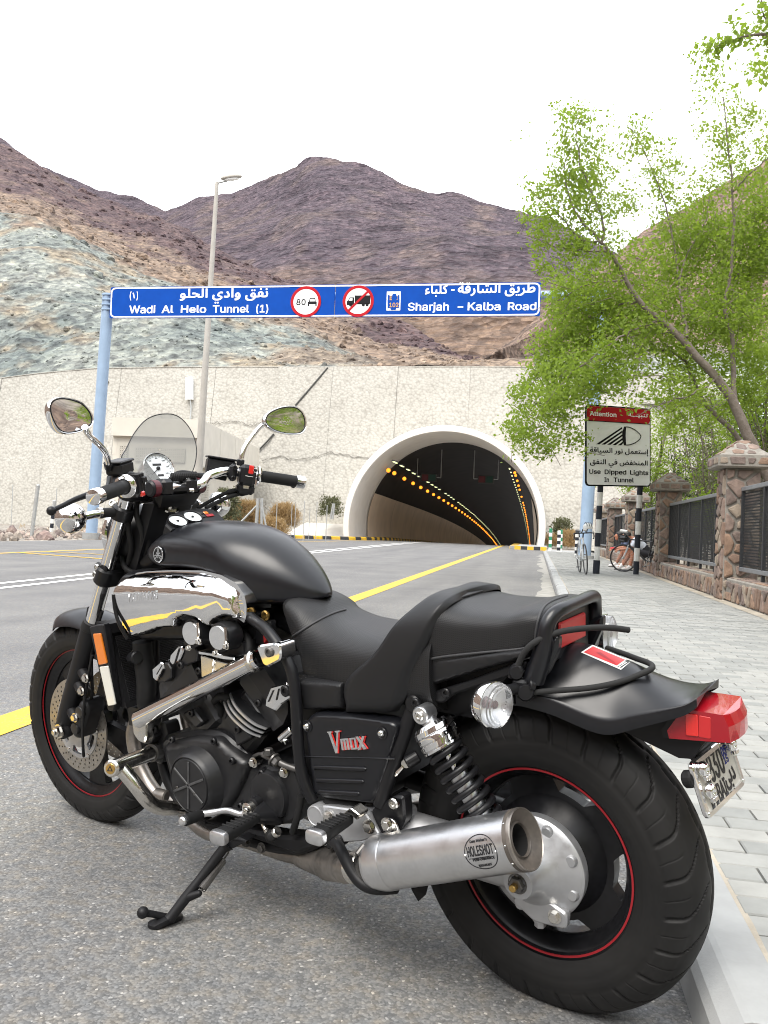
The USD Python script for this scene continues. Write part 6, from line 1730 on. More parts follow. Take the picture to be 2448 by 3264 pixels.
def seated(name,label,seat,face,top_m,short_m,glove=None,bend=0.9,spread=0.14):
    """A cyclist sitting on the low wall, leaning far forward with forearms past the knees."""
    seat=np.asarray(seat,float)
    f=unit(np.asarray(face,float)*[1,1,0]); z=np.array([0,0,1.0]); s=np.cross(z,f)
    J,B={},[]
    hip=seat+z*0.10
    J['hip']=(hip,0.13)
    ch=hip+f*0.34*bend+z*0.30
    nk=hip+f*0.50*bend+z*0.40
    J['bel']=(hip+f*0.16*bend+z*0.17,0.125); J['ch']=(ch,0.135); J['nk']=(nk,0.058)
    hd=nk+f*0.12+z*0.045
    J['hd']=(hd,0.088); J['jaw']=(hd+f*0.035-z*0.065,0.055); J['crown']=(hd-f*0.03+z*0.035,0.088); J['nose']=(hd+f*0.105-z*0.015,0.013)
    B += [('hip','bel'),('bel','ch'),('ch','nk'),('nk','hd'),('hd','jaw'),('hd','crown'),('hd','nose')]
    shoes,sh=[],{}
    for k in (-1,1):
        n='r' if k>0 else 'l'
        th=hip+s*k*0.09
        kn=hip+f*0.42+s*k*spread+z*0.08
        an=kn+f*0.06*(1 if k>0 else 3.2)-z*(kn[2]-0.13-0.09)
        J[n+'th']=(th,0.088); J[n+'kn']=(kn,0.056); J[n+'cf']=(kn*0.68+an*0.32-f*0.025,0.056); J[n+'an']=(an,0.036)
        J[n+'ft']=(an+f*0.12-z*0.045,0.034)
        B += [('hip',n+'th'),(n+'th',n+'kn'),(n+'kn',n+'cf'),(n+'cf',n+'an'),(n+'an',n+'ft')]
        shd=ch+s*k*0.17+f*0.05+z*0.03
        el=kn+f*0.04+z*0.06+s*k*0.02
        wr=kn+f*0.27+z*0.02-s*k*0.05
        J[n+'sh']=(shd,0.06); J[n+'el']=(el,0.042); J[n+'wr']=(wr,0.029)
        B += [('ch',n+'sh'),(n+'sh',n+'el'),(n+'el',n+'wr')]
        hand_chain(J,B,n+'h',wr,f-z*0.2,-z,-s*k)
        B.append((n+'wr',n+'hp0'))
        shoes.append((an,k)); sh[k]=(wr,th,kn,shd,el)
    t=thing(name,label,'person')
    obj('body',body_mesh(J,B),'skin',t,smooth=True)
    K={q:(c,r_+0.012) for q,(c,r_) in J.items()}
    for k in (-1,1):
        n='r' if k>0 else 'l'
        K[n+'sl']=(J[n+'sh'][0]*0.45+J[n+'el'][0]*0.55,0.062)
        K[n+'hem']=(J[n+'th'][0]*0.40+J[n+'kn'][0]*0.60,0.082)
    obj('jersey',body_mesh(K,[('bel','ch'),('ch','rsh'),('ch','lsh'),('rsh','rsl'),('lsh','lsl')],0.03,6),top_m,t,smooth=True)
    obj('shorts',body_mesh(K,[('hip','bel'),('hip','rth'),('hip','lth'),('rth','rhem'),('lth','lhem')],0.03,6),short_m,t,smooth=True)
    for an,k in shoes:
        a=an-z*0.085
        obj('shoe',body_mesh({'h':(a+z*0.045-f*0.035,0.043),'m':(a+z*0.042+f*0.07,0.043),'t':(a+z*0.034+f*0.165,0.034),'c':(a+z*0.10,0.045)},[('h','m'),('m','t'),('h','c'),('c','m')],0.02,5),'shoe_white',t,smooth=True)
        obj('sole',plate(fillet([(-0.085,-0.042),(0.2,-0.04),(0.2,0.04),(-0.085,0.042)],0.04,4),0.0,0.018,0.003,place=lambda q,h,a=a:a+q[:,:1]*f+q[:,1:]*s+np.reshape(h,(-1,1))*z-z*0.002),'bike_black',t)
    if glove:
        for k in (-1,1):
            wr=sh[k][0]
            obj('glove',body_mesh({'a':(wr-f*0.01,0.036),'b':(wr+f*0.075-z*0.012,0.038)},[('a','b')],0.015,3),glove,t,smooth=True)
    obj('hair',tm(np.array(trimesh.creation.icosphere(3,0.097).vertices)*[1,1,0.8]+hd-f*0.03+z*0.05,trimesh.creation.icosphere(3,0.097).faces),'hair',t,smooth=True)
    eye=hd+f*0.078+z*0.0
    obj('eye',join([ball(eye+s*k*0.032,0.011,2) for k in (-1,1)]),'bike_black',t)
    return t


fdir=-RN*1.0-RT*0.10
seated('person','cyclist in white jersey and black shorts seated on the low wall behind the dark bicycle',road(22.2,FW+0.16,0.455),fdir,'cloth_white','cloth_black',None)
seated('person','farther seated cyclist in dark blue, bent forward with both hands held out',road(24.0,FW+0.16,0.455),fdir-RT*0.05,'cloth_blue','cloth_black','cloth_red',0.95,0.12)
# ================================================================ the motorcycle
mat('satin_black',(0.0050,0.0052,0.0066),0.31,rvar=0.04,vscale=5,bump=0.02,bscale=400,bdist=0.001,specular_ior_level=0.42)
mat('matt_black',(0.0085,0.0085,0.0095),0.5,rvar=0.08,vscale=10,specular_ior_level=0.25)
mat('engine_black',(0.0095,0.0095,0.0105),0.42,var=0.5,vscale=9,rvar=0.12,bump=0.12,bscale=160,bdist=0.0015,specular_ior_level=0.45)
mat('worn_grey',(0.045,0.045,0.046),0.5,var=0.3,vscale=40)
mat('plastic_black',(0.0075,0.0075,0.0085),0.38,rvar=0.06,vscale=14,specular_ior_level=0.3)
mat('rubber',(0.0105,0.0105,0.0108),0.62,specular_ior_level=0.25,var=0.25,vscale=16,rvar=0.08,bump=0.12,bscale=220,bdist=0.001)
mat('tyre_rubber',(0.0098,0.0097,0.0098),0.6,specular_ior_level=0.22,var2=(0.0165,0.0160,0.0155),vscale=6,rvar=0.1,bump=0.10,bscale=260,bdist=0.001)
mat('rim_black',(0.0075,0.0075,0.0085),0.33,rvar=0.1,vscale=9,var=0.3,specular_ior_level=0.3)
mat('chrome',(0.80,0.80,0.80),0.045,metal=1.0,rvar=0.025,vscale=6)
mat('worn_chrome',(0.66,0.64,0.60),0.17,metal=1.0,rvar=0.07,vscale=22,var=0.08)
mat('brushed_alu',(0.63,0.635,0.645),0.33,metal=1.0,rvar=0.05,vscale=9,var=0.02,bump=0.04,bscale=300,bdist=0.0008)
mat('cast_alu',(0.44,0.445,0.455),0.45,metal=0.75,rvar=0.1,vscale=25,var=0.08,bump=0.12,bscale=240,bdist=0.0008)
mat('dark_steel',(0.13,0.125,0.12),0.42,metal=0.8,var=0.25,vscale=30)
mat('hot_steel',(0.30,0.275,0.25),0.38,metal=0.9,var=0.3,vscale=12,rvar=0.1)
mat('disc_steel',(0.36,0.335,0.30),0.34,metal=0.9,var=0.15,vscale=14,rvar=0.08)
mat('soot',(0.075,0.064,0.054),0.6,var=0.35,vscale=30)
mat('black_hole',(0.004,0.004,0.004),0.9)
mat('stripe_red',(0.27,0.008,0.014),0.45)
mat('label_maroon',(0.07,0.006,0.012),0.4)
mat('plain_red',(0.46,0.02,0.022),0.4)
mat('amber',(0.62,0.17,0.012),0.25,coat_weight=0.6,bump=0.4,bscale=420,bdist=0.001)
mat('reflector_white',(0.62,0.61,0.55),0.25,coat_weight=0.6,bump=0.3,bscale=420,bdist=0.001)
mat('reflector_red',(0.60,0.016,0.012),0.2,coat_weight=0.8,bump=0.4,bscale=420,bdist=0.001)
mat('tail_red',(0.33,0.006,0.014),0.14,coat_weight=0.5,transmission_weight=0.15,ior=1.45)
mat('dial_white',(0.66,0.70,0.72),0.35,coat_weight=0.6)
mat('plate_white',(0.50,0.485,0.43),0.4)
mat('ink_black',(0.012,0.012,0.014),0.5)
mat('ink_blue',(0.02,0.03,0.20),0.5)
mat('sticker_white',(0.70,0.70,0.68),0.35)
mat('cord_black',(0.010,0.010,0.010),0.85,bump=0.5,bscale=500,bdist=0.001)
mat('brass',(0.55,0.36,0.12),0.3,metal=1.0)
mat('stitch',(0.028,0.028,0.03),0.6)
mat_nodes('mirror_glass',{'p':('metallic_bsdf',{'color':(0.82,0.84,0.85),'edge_tint':(0.9,0.9,0.9),'roughness':0.0})},[])
mat_nodes('clear_lens',{'p':('principled_bsdf',{'base_color':(0.95,0.95,0.95),'roughness':0.03,'transmission_weight':0.92,'ior':1.49})},[])
mat_nodes('smoked_screen',{'d':('diffuse_bsdf',{'color':(0.36,0.36,0.345)}),'y':('mix_closure',{'fac':0.27}),'t':('transparent_bsdf',{'color':(0.47,0.47,0.44)}),'g':('glossy_bsdf',{'color':(1,1,1),'roughness':0.02}),'f':('fresnel',{'IOR':1.45}),'x':('mix_closure',{})},
          [('f.fac','x.fac'),('t.BSDF','x.closure1'),('g.BSDF','x.closure2'),('x.closure','y.closure1'),('d.BSDF','y.closure2')],surface='y.closure')
# seat vinyl: perforated panels and plain ones
mat_nodes('vinyl',{'p':('principled_bsdf',{'base_color':(0.0085,0.0085,0.0092),'roughness':0.45,'specular_ior_level':0.34}),'g':('texture_coordinate',{}),
                    'n':('noise_texture',{'scale':260.0,'detail':3.0}),'b':('bump',{'strength':0.18,'distance':0.0012})},
          [('g.object','n.vector'),('n.fac','b.height'),('b.normal','p.normal')])
mat_nodes('vinyl_perforated',{
    'p':('principled_bsdf',{'roughness':0.48,'specular_ior_level':0.38}),'g':('texture_coordinate',{}),'s':('separate_xyz',{}),'c':('combine_xyz',{}),'ya':('math',{'math_type':'absolute'}),'zs':('math',{'math_type':'subtract'}),
    'v':('voronoi_texture',{'scale':215.0,'feature':'f1','randomness':0.0,'dimensions':'2D'}),
    'r':('rgb_ramp',{'ramp':[(0.0,(0.004,0.004,0.004)),(0.2,(0.004,0.004,0.004)),(0.3,(0.0105,0.0105,0.0112)),(1.0,(0.0115,0.0115,0.0122))]}),
    'm':('map_range',{'from_min':0.2,'from_max':0.36,'to_min':0.0,'to_max':1.0,'clamp':True}),
    'b':('bump',{'strength':0.35,'distance':0.0008})},
    [('g.object','s.vector'),('s.y','ya.value1'),('s.z','zs.value1'),('ya.value','zs.value2'),('s.x','c.x'),('zs.value','c.y'),('c.vector','v.vector'),('v.distance','r.fac'),('r.color','p.base_color'),('v.distance','m.value'),('m.result','b.height'),('b.normal','p.normal')])

BR_=np.array([[-0.8104,-0.5821,-0.0667],[0.5859,-0.8051,-0.0922],[0.0,-0.1138,0.9935]])
BO=np.array([0.4082,1.8142,0.0])
BM=np.eye(4); BM[:3,:3]=BR_; BM[:3,3]=BO
moto=thing('motorcycle','matt black muscle motorcycle with chrome air scoop, leaning on its side stand by the kerb','motorcycle',matrix=BM)
# photograph crops used for measuring: corner and scale
ZM={1:(80,1220,1000/1659),2:(40,1860,960/1659),3:(800,1780,1100/1659),4:(400,2200,1000/1659),5:(1100,2180,1200/1659),
      6:(1500,1880,948/1659),7:(0,1140,700/1659),8:(580,1140,660/1659),9:(2050,2150,398/1659),10:(1900,2500,548/1587)}
CB=BR_.T@(CAM-BO)


def bp(k,x,y,lat):
    """Point of the motorcycle (its own axes: forward, left, up) seen at a crop's pixel and lying at the lateral distance lat."""
    a,b,s=ZM[k]
    d=BR_.T@ray(a+x*s,b+y*s)
    return CB+d*((lat-CB[1])/d[1])


def bps(k,pts,lat):
    return np.array([bp(k,*p,lat) if len(p) == 2 else bp(k,p[0],p[1],p[2]) for p in pts])


def bxz(k,pts,lat):
    return bps(k,pts,lat)[:,[0,2]]


YP=lambda q,h:np.column_stack([q[:,0],np.broadcast_to(h,len(q)),q[:,1]])


def slab(k,pts,y0,y1,bevel=0.003,rnd=0.008,lat=None,holes=()):
    """Plate whose outline is measured at its outer (left) face."""
    poly=fillet(bxz(k,pts,y1 if lat is None else lat),rnd)
    return plate(poly,y0,y1,bevel,holes=holes,place=YP)


def pillow(poly,y0,y1,rad=0.02,h=0.006,bulge=0.0,fn=None):
    """Panel with a softly rounded rim: outline in (x, z), from y0 out to y1."""
    from shapely.geometry import Polygon,Point
    from shapely import points,distance,contains
    from scipy.spatial import Delaunay
    P_=Polygon(poly).buffer(0)
    L=P_.exterior.length
    n=int(L/h)
    edge=np.array([P_.exterior.interpolate(i*L/n).coords[0] for i in range(n)])
    x0,z0,x1,z1=P_.bounds
    rows_=[edge]
    for d in (0.18,0.45,0.8):
        r_=P_.buffer(-rad*d)
        for gg in getattr(r_,'geoms',[r_]):
            if not gg.is_empty:
                m_=max(8,int(gg.exterior.length/h))
                rows_.append(np.array([gg.exterior.interpolate(i*gg.exterior.length/m_).coords[0] for i in range(m_)]))
    xs,zs=np.meshgrid(np.arange(x0,x1,h*1.3),np.arange(z0,z1,h*1.3))
    g=np.column_stack([xs.ravel(),zs.ravel()])+1e-5*np.sin(np.arange(xs.size))[:,None]
    inn=P_.buffer(-rad*0.95)
    g=g[contains(inn,points(g))]
    pts=np.vstack(rows_+[g])
    tri=Delaunay(pts).simplices
    c=pts[tri].mean(1)
    tri=tri[contains(P_,points(c))]
    a=pts[tri]
    ar=(a[:,1,0]-a[:,0,0])*(a[:,2,1]-a[:,0,1])-(a[:,1,1]-a[:,0,1])*(a[:,2,0]-a[:,0,0])
    tri=tri[np.abs(ar)>1e-10]
    ar=ar[np.abs(ar)>1e-10]
    tri[ar>0]=tri[ar>0][:,::-1]                       # normals to +y
    d=distance(P_.exterior,points(pts))
    t_=1-np.clip(d/rad,0,1)
    prof=np.sqrt(np.clip(1-t_ ** 2,0,1))
    y=y0+(y1-y0)*prof
    if bulge:
        y += bulge*np.clip(d/max(d.max(),1e-9),0,1) ** 0.8
    if fn:
        y=fn(pts,y,d)
    v=np.column_stack([pts[:,0],y,pts[:,1]])
    m=tm(v,tri)
    back=tm(v*[1,0,1]+[0,y0-0.004,0],tri[:,::-1])
    e=np.arange(n)
    ring=tm(np.vstack([v[:n],v[:n]*[1,0,1]+[0,y0-0.004,0]]),np.vstack([np.stack([e,(e+1)%n,(e+1)%n+n],1),np.stack([e,(e+1)%n+n,e+n],1)]))
    if P_.exterior.is_ccw:
        pass
    else:
        ring=tm(ring.vertices,ring.faces[:,::-1])
    return join(m,back,ring)


def flip_y(m):
    return tm(np.array(m.vertices)*[1,-1,1],np.array(m.faces)[:,::-1])


def both(name,mesh,m,parent=moto,**kw):
    a=obj(name,mesh,m,parent,**kw)
    b=obj(name,flip_y(mesh),m,parent,**kw)
    return a,b


Y_=np.array([0,1.0,0])


# ---------------------------------------------------------------- wheels
def tyre_mesh(cx,cz,R,rim_r,W,H,grooves,seed,nt=960,na=76,twist=1):
    am=math.radians(128)
    th,a=np.meshgrid(np.linspace(0,2*np.pi,nt,endpoint=False),np.linspace(-am,am,na),indexing='ij')
    Rm=R-H
    s=np.sin(a)
    y=W*np.sign(s)*np.abs(s) ** 0.92
    r=Rm+H*np.where(np.cos(a)>0,np.cos(a) ** 0.88 if False else np.sign(np.cos(a))*np.abs(np.cos(a)) ** 0.9,np.cos(a))
    dep=np.zeros_like(th)
    deg=np.degrees(a)
    for side in (-1,1):
        u=deg*side
        inr=(u>8) & (u<82)
        k=np.clip((u-8)/74,0,1)
        ctr=twist*side*0+0.235*(1-k) ** 1.7+0.012*np.sin(k*9)
        ph=(th*1.0+ctr+(0.5*2*np.pi/grooves if side<0 else 0))%(2*np.pi/grooves)-np.pi/grooves
        dist=np.abs(ph)*R
        wdt=0.0013+0.0032*k ** 0.8
        g=np.clip(1.6-dist/wdt,0,1)*np.clip((u-8)/6,0,1)*np.clip((82-u)/4,0,1)
        dep=np.maximum(dep,np.where(inr,g*0.0048,0))
        # fine sipe on the shoulder between the big grooves
        ph2=(th+ctr+np.pi/grooves)%(2*np.pi/grooves)-np.pi/grooves
        g2=np.clip(1.4-np.abs(ph2)*R/0.0011,0,1)*((u>46) & (u<84))
        dep=np.maximum(dep,g2*0.0016)
        # circumferential hairlines
        for ud,dd in ((44,0.0014),(84,0.0018)):
            dep=np.maximum(dep,np.clip(1.5-np.abs(u-ud)/1.6,0,1)*dd)
    zig=3.0*np.sin(th*grooves)
    dep=np.maximum(dep,np.clip(1.5-np.abs(deg-zig)/2.0,0,1)*0.0035)
    # lettering band / bead lines on the side wall
    for ud,dd in ((100,-0.0012),(119,0.0015)):
        dep=np.maximum(dep,np.clip(1.4-np.abs(np.abs(deg)-ud)/1.5,0,1)*abs(dd)*0.8)
    nx=np.cos(a)*H; ny=np.sin(a)*W
    nn=np.hypot(nx,ny)
    r=r-dep*nx/nn
    y=y-dep*ny/nn
    v=np.stack([cx+r*np.cos(th),y,cz+r*np.sin(th)],-1).reshape(-1,3)
    return tm(v,grid_faces(nt,na,True,False)[:,::-1])


def ring_plate(cx,cz,r0,r1,y0,y1,n=96,bevel=0.0):
    a=np.linspace(0,2*np.pi,n,endpoint=False)
    c=np.stack([np.cos(a),np.sin(a)],1)
    return plate(c*r1+[cx,cz],y0,y1,bevel,holes=[c*r0+[cx,cz]],place=YP)


RC,FC=np.array([0.0,0,0.312]),np.array([1.59,0,0.322])


def wheel_rim(c,rr,hw,hubr,hubw,nsp,slot,phase,deep=0.030):
    prof=[(rr+0.006,-hw),(rr+0.004,-hw+0.004),(rr-0.006,-hw+0.006),(rr-0.014,-hw+0.014),(rr-0.026,-hw*0.45),(rr-0.030,0),(rr-0.026,hw*0.45),(rr-0.014,hw-0.014),(rr-0.006,hw-0.006),(rr+0.004,hw-0.004),(rr+0.006,hw)]
    m=[lathe(prof+[(rr+0.012,hw-0.004),(rr-0.01,0),(rr+0.012,-hw+0.004),(rr+0.006,-hw)],c,Y_,96)]
    a=np.linspace(0,2*np.pi,120,endpoint=False)
    out=np.stack([np.cos(a),np.sin(a)],1)*(rr-0.027)+c[[0,2]]
    holes=[]
    for k in range(nsp):
        a0=phase+2*np.pi*(k+0.5-slot/2)/nsp
        a1=phase+2*np.pi*(k+0.5+slot/2)/nsp
        r1,r0=rr-0.031,hubr
        ang=np.linspace(a0,a1,12)
        mid_=np.linspace(a1-0.18*(a1-a0),a0+0.18*(a1-a0),8)
        h=np.vstack([np.stack([np.cos(ang),np.sin(ang)],1)*r1,np.stack([np.cos(mid_),np.sin(mid_)],1)*r0])+c[[0,2]]
        holes.append(fillet(h,0.012,3))
    m.append(plate(out,-deep/2,deep/2,0.0,holes=holes,place=YP))
    m.append(lathe([(0,-hubw),(hubr*0.55,-hubw),(hubr*0.6,-hubw+0.006),(hubr*0.9,-deep*0.5),(hubr*0.9,deep*0.5),(hubr*0.6,hubw-0.006),(hubr*0.55,hubw),(0,hubw)],c,Y_,48))
    return join(m)


rw=obj('rear_wheel',wheel_rim(RC,0.196,0.058,0.140,0.075,5,0.50,0.05),'rim_black',moto,smooth=35)
obj('tyre',tyre_mesh(RC[0],RC[2],0.3255,0.196,0.0775,0.078,24,1),'tyre_rubber',rw,smooth=38)
for s_ in (-1,1):
    obj('pin_stripe',ring_plate(RC[0],RC[2],0.1915,0.1955,*sorted((s_*0.0575,s_*0.0595))),'stripe_red',rw)
    obj('rim_flange',lathe([(0.1880,0.052),(0.1905,0.0572),(0.199,0.0575),(0.2035,0.058),(0.204,0.054)] if s_>0 else [(0.204,-0.054),(0.2035,-0.058),(0.199,-0.0575),(0.1905,-0.0572),(0.1880,-0.052)],RC,Y_,96),'rim_black',rw,smooth=35)
fw_=obj('front_wheel',wheel_rim(FC,0.236,0.038,0.075,0.05,5,0.66,0.9,0.024),'rim_black',moto,smooth=35)
obj('tyre',tyre_mesh(FC[0],FC[2],0.328,0.236,0.056,0.056,30,2,900,60),'tyre_rubber',fw_,smooth=38)
for s_ in (-1,1):
    obj('pin_stripe',ring_plate(FC[0],FC[2],0.2335,0.2370,*sorted((s_*0.0385,s_*0.0402))),'stripe_red',fw_)
    # brake discs with drilled holes on a carrier
    a=np.linspace(0,2*np.pi,120,endpoint=False)
    cc_=np.stack([np.cos(a),np.sin(a)],1)
    drills=[]
    for k in range(30):
        for j,rr_ in enumerate((0.112,0.124,0.136)):
            b_=2*np.pi*(k+j*0.33)/30
            t8=np.linspace(0,2*np.pi,8,endpoint=False)
            drills.append(np.stack([np.cos(t8),np.sin(t8)],1)*0.0036+np.array([math.cos(b_),math.sin(b_)])*rr_+FC[[0,2]])
    ys=sorted((s_*0.064,s_*0.069))
    dsc=obj('brake_disc',plate(cc_*0.149+FC[[0,2]],*ys,0,holes=[cc_*0.101+FC[[0,2]]]+drills,place=YP),'disc_steel',fw_)
    win=[]
    for k in range(6):
        b_=np.linspace(2*np.pi*(k+0.18)/6,2*np.pi*(k+0.82)/6,9)
        ring_=np.vstack([np.stack([np.cos(b_),np.sin(b_)],1)*0.092,np.stack([np.cos(b_[::-1]),np.sin(b_[::-1])],1)*0.070])+FC[[0,2]]
        win.append(fillet(ring_,0.006,3))
    ys=sorted((s_*0.062,s_*0.071))
    obj('disc_carrier',plate(cc_*0.104+FC[[0,2]],*ys,0,holes=[cc_*0.03+FC[[0,2]]]+win,place=YP),'cast_alu',dsc)
    for k in range(6):
        b_=2*np.pi*k/6
        obj('rivet',bolt(FC+[0.101*math.cos(b_),s_*0.07,0.101*math.sin(b_)],Y_*s_,0.008,0.004,socket=False),'worn_chrome',dsc)

# ---------------------------------------------------------------- final drive, swing arm
gd=obj('final_drive',lathe([(0,0.060),(0.104,0.060),(0.106,0.075),(0.106,0.083),(0.102,0.088),(0.096,0.091),(0.080,0.099),(0.062,0.110),(0.048,0.124),(0.036,0.142),(0.033,0.158),(0.031,0.163),(0.018,0.164),(0,0.164)],RC,Y_,72),'cast_alu',moto,smooth=32)
for k in range(8):
    a=0.35+2*np.pi*k/8
    p=RC+np.array([0.089*math.cos(a),0.083,0.089*math.sin(a)])
    obj('boss',lathe([(0.013,0),(0.0135,0.008),(0.010,0.014),(0,0.015)],p,Y_,16),'cast_alu',gd,smooth=35)
    e=RC+np.array([0.06*math.cos(a),0.105,0.06*math.sin(a)])
    obj('rib',tube([p+[0,0.002,0],e],[0.006,0.004],8),'cast_alu',gd,smooth=40)
obj('axle_nut',bolt(RC+[0,0.160,0],Y_,0.016,0.016,hexa=True),'dark_steel',gd)
obj('axle_end',rod(RC+[0,0.16,0],RC+[0,0.188,0],0.0075,14),'brass',gd,smooth=40)
fl_=np.array([(-0.030,-0.048),(0.03,-0.052),(0.045,-0.075),(-0.005,-0.105),(-0.075,-0.100),(-0.078,-0.066)])
obj('drain_pad',plate(fillet(fl_+RC[[0,2]],0.01),0.085,0.106,0.004,place=YP),'cast_alu',gd,smooth=35)
obj('filler_bolt',bolt(RC+[-0.052,0.105,-0.078],Y_,0.011,0.012,hexa=True),'worn_chrome',gd)
obj('drain_bolt',bolt(RC+[-0.01,0.085,-0.103],[0,0,-1],0.012,0.02,hexa=True),'cast_alu',gd)
sa=obj('swing_arm',tube(spline([RC+[0.02,0.088,0.0],RC+[0.10,0.105,0.004],RC+[0.28,0.112,0.012],RC+[0.46,0.115,0.025]],20),np.linspace(0.052,0.040,20),22),'cast_alu',moto,smooth=50)
obj('rubber_boot',tube([RC+[0.40,0.115,0.022],RC+[0.43,0.115,0.024],RC+[0.46,0.115,0.025],RC+[0.5,0.115,0.028]],[0.045,0.05,0.047,0.05],20),'rubber',sa,smooth=60)
obj('swing_arm',tube([RC+[0.0,-0.095,0.0],RC+[0.46,-0.115,0.025]],0.026,16),'matt_black',moto,smooth=50)
obj('cross_tube',rod(RC+[0.47,-0.15,0.03],RC+[0.47,0.15,0.03],0.032,20),'matt_black',moto,smooth=40)

# ---------------------------------------------------------------- shock absorbers
def shock(side):
    top=bp(5,352,130,0.165); bot=bp(5,668,690,0.150)
    ax=unit(bot-top)
    L=np.linalg.norm(bot-top)
    S=lambda m:m if side>0 else flip_y(m)
    col0,col1=bp(5,398,188,0.16),bp(5,428,262,0.16)
    k0=(col0-top)@ax; k1=(col1-top)@ax
    b_=obj('shock_absorber',S(rod(top+ax*(L*0.45),bot,0.021,24)),'brushed_alu',moto,smooth=40)
    obj('top_eye',S(join(lathe([(0,-0.02),(0.017,-0.02),(0.020,-0.016),(0.020,0.016),(0.017,0.02),(0,0.02)],top,Y_,24),rod(top+ax*0.008,top+ax*k0,0.017,18))),'brushed_alu',b_,smooth=40)
    obj('eye_bolt',S(bolt(top+Y_*0.019,Y_,0.010,0.007)),'worn_chrome',b_)
    h=k1-k0
    obj('preload_collar',S(lathe([(0,-0.012),(0.036,-0.012),(0.045,-0.004),(0.046,0.006),(0.043,0.009),(0.0445,0.012),(0.0445,0.020),(0.0425,0.022),(0.0445,0.024),(0.0445,0.034),(0.0425,0.036),(0.0445,0.038),(0.0445,h+0.006),(0.038,h+0.01),(0,h+0.01)],top+ax*k0,ax,36)),'chrome',b_,smooth=28)
    obj('damper_rod',S(rod(top+ax*k1,top+ax*(L*0.6),0.008,14)),'chrome',b_,smooth=40)
    obj('spring',S(coil(top+ax*(k1+0.008),bot-ax*0.030,0.0350,0.0070,8.2,10,26)),'plastic_black',b_,smooth=60)
    obj('spring_seat',S(lathe([(0.02,0),(0.036,0),(0.036,0.008),(0.02,0.012)],bot-ax*0.032,ax,24)),'plastic_black',b_,smooth=35)
shock(1); shock(-1)

# ---------------------------------------------------------------- exhaust
def wrap_cyl(mesh,A,ax,up,r):
    """Bends flat lettering (x along the axis, y round it, z outwards) onto a cylinder."""
    v=np.array(mesh.vertices)
    s=np.cross(ax,up)
    an=v[:,1]/r
    rr_=r+v[:,2]
    return tm(A+v[:,:1]*ax+(np.cos(an)*rr_)[:,None]*up*1.0+(np.sin(an)*rr_)[:,None]*s,mesh.faces)


EY=0.205
e0,e1=bp(5,150,790,EY),bp(5,790,684,EY)
eax=unit(e1-e0)
EL=np.linalg.norm(e1-e0)
ER=0.0565
def muffler(side):
    S=lambda m:m if side>0 else flip_y(m)
    mu_=obj('exhaust_silencer',S(lathe([(ER,0.0),(ER,EL*0.3),(ER,EL*0.6),(ER,EL)],e0,eax,64)),'brushed_alu',moto,smooth=40,label='round brushed aluminium silencer')
    obj('front_band',S(lathe([(ER*0.82,-0.012),(ER*0.97,-0.008),(ER*1.015,0.0),(ER*1.025,0.004),(ER*1.025,0.040),(ER*1.005,0.044)],e0,eax,64)),'brushed_alu',mu_,smooth=30)
    obj('front_cone',S(lathe([(ER*0.9,-0.008),(ER*0.75,-0.03),(0.030,-0.050),(0.026,-0.075)],e0,eax,40)),'worn_chrome',mu_,smooth=35)
    obj('end_cap',S(lathe([(ER*1.012,-0.012),(ER*1.018,0.001),(ER*1.0,0.005),(ER*0.93,0.003),(ER*0.72,-0.004),(0.034,-0.010),(0.031,-0.006),(0.0295,-0.008),(0.0290,-0.014)],e0+eax*EL,eax,64)),'soot',mu_,smooth=35)
    obj('end_rim',S(lathe([(ER*0.985,-0.003),(ER*1.018,-0.003),(ER*1.022,0.0),(ER*1.015,0.004),(ER*0.985,0.0055),(ER*0.97,0.004)],e0+eax*EL,eax,64)),'hot_steel',mu_,smooth=35)
    obj('outlet',S(lathe([(0.0,-0.085),(0.0288,-0.085),(0.0289,-0.012)],e0+eax*EL,eax,40)),'black_hole',mu_)
    return mu_
mf1=muffler(1); muffler(-1)
# badge on the outer wall of the can, facing left and a little up
bu=unit(np.array([0,1,0.10])-eax*(eax@np.array([0,1,0.10])))
ba=bp(5,588,722,EY+ER)
ba_c=e0+eax*((ba-e0)@eax)
aa=np.linspace(0,2*np.pi,64,endpoint=False)
sgn_u=1.0
def on_can(mesh,dx=0.0,dy=0.0):
    m=tm(np.array(mesh.vertices)+[dx,dy,0],mesh.faces)
    v=np.array(m.vertices)
    return wrap_cyl(m,ba_c,eax,bu,ER)
def can_text(t_,w_,h_,dx,dy):
    m=meshkit.text_mesh(t_,h_,0.0006,True)
    v=np.array(m.vertices)
    v[:,0]=(v[:,0]-v[:,0].mean()*0-(v[:,0].max()+v[:,0].min())/2)*w_/(v[:,0].max()-v[:,0].min())
    return tm(v+[dx,dy,0.0004],m.faces)
RBx,RBy=0.037,0.034
c64=np.stack([np.cos(aa),np.sin(aa)],1)
flip=-1.0 if (np.cross(eax,bu)@np.array([0,0,1.0]))<0 else 1.0
def badge(mesh,m):
    v=np.array(mesh.vertices)*[1,flip,1]
    f=mesh.faces if flip>0 else np.array(mesh.faces)[:,::-1]
    obj('badge',on_can(tm(v,f)),m,mf1)
badge(plate(c64*[RBx,RBy],0.0002,0.0005,0,holes=[c64*[RBx*0.95,RBy*0.945]]),'ink_black')
badge(can_text('HOLESHOT',0.060,0.0175,0,-0.004),'ink_black')
badge(can_text('PERFORMANCE',0.050,0.005,0.003,-0.0135),'ink_black')
badge(can_text('EXHAUST',0.030,0.0048,0,-0.0265),'ink_black')
badge(can_text("Dale Walker's",0.040,0.0048,0,0.020),'ink_black')
badge(plate([(-0.0300,-0.0075),(0.02,-0.0075),(0.017,-0.0085),(-0.0300,-0.0085)],0.0002,0.0006,0),'ink_black')
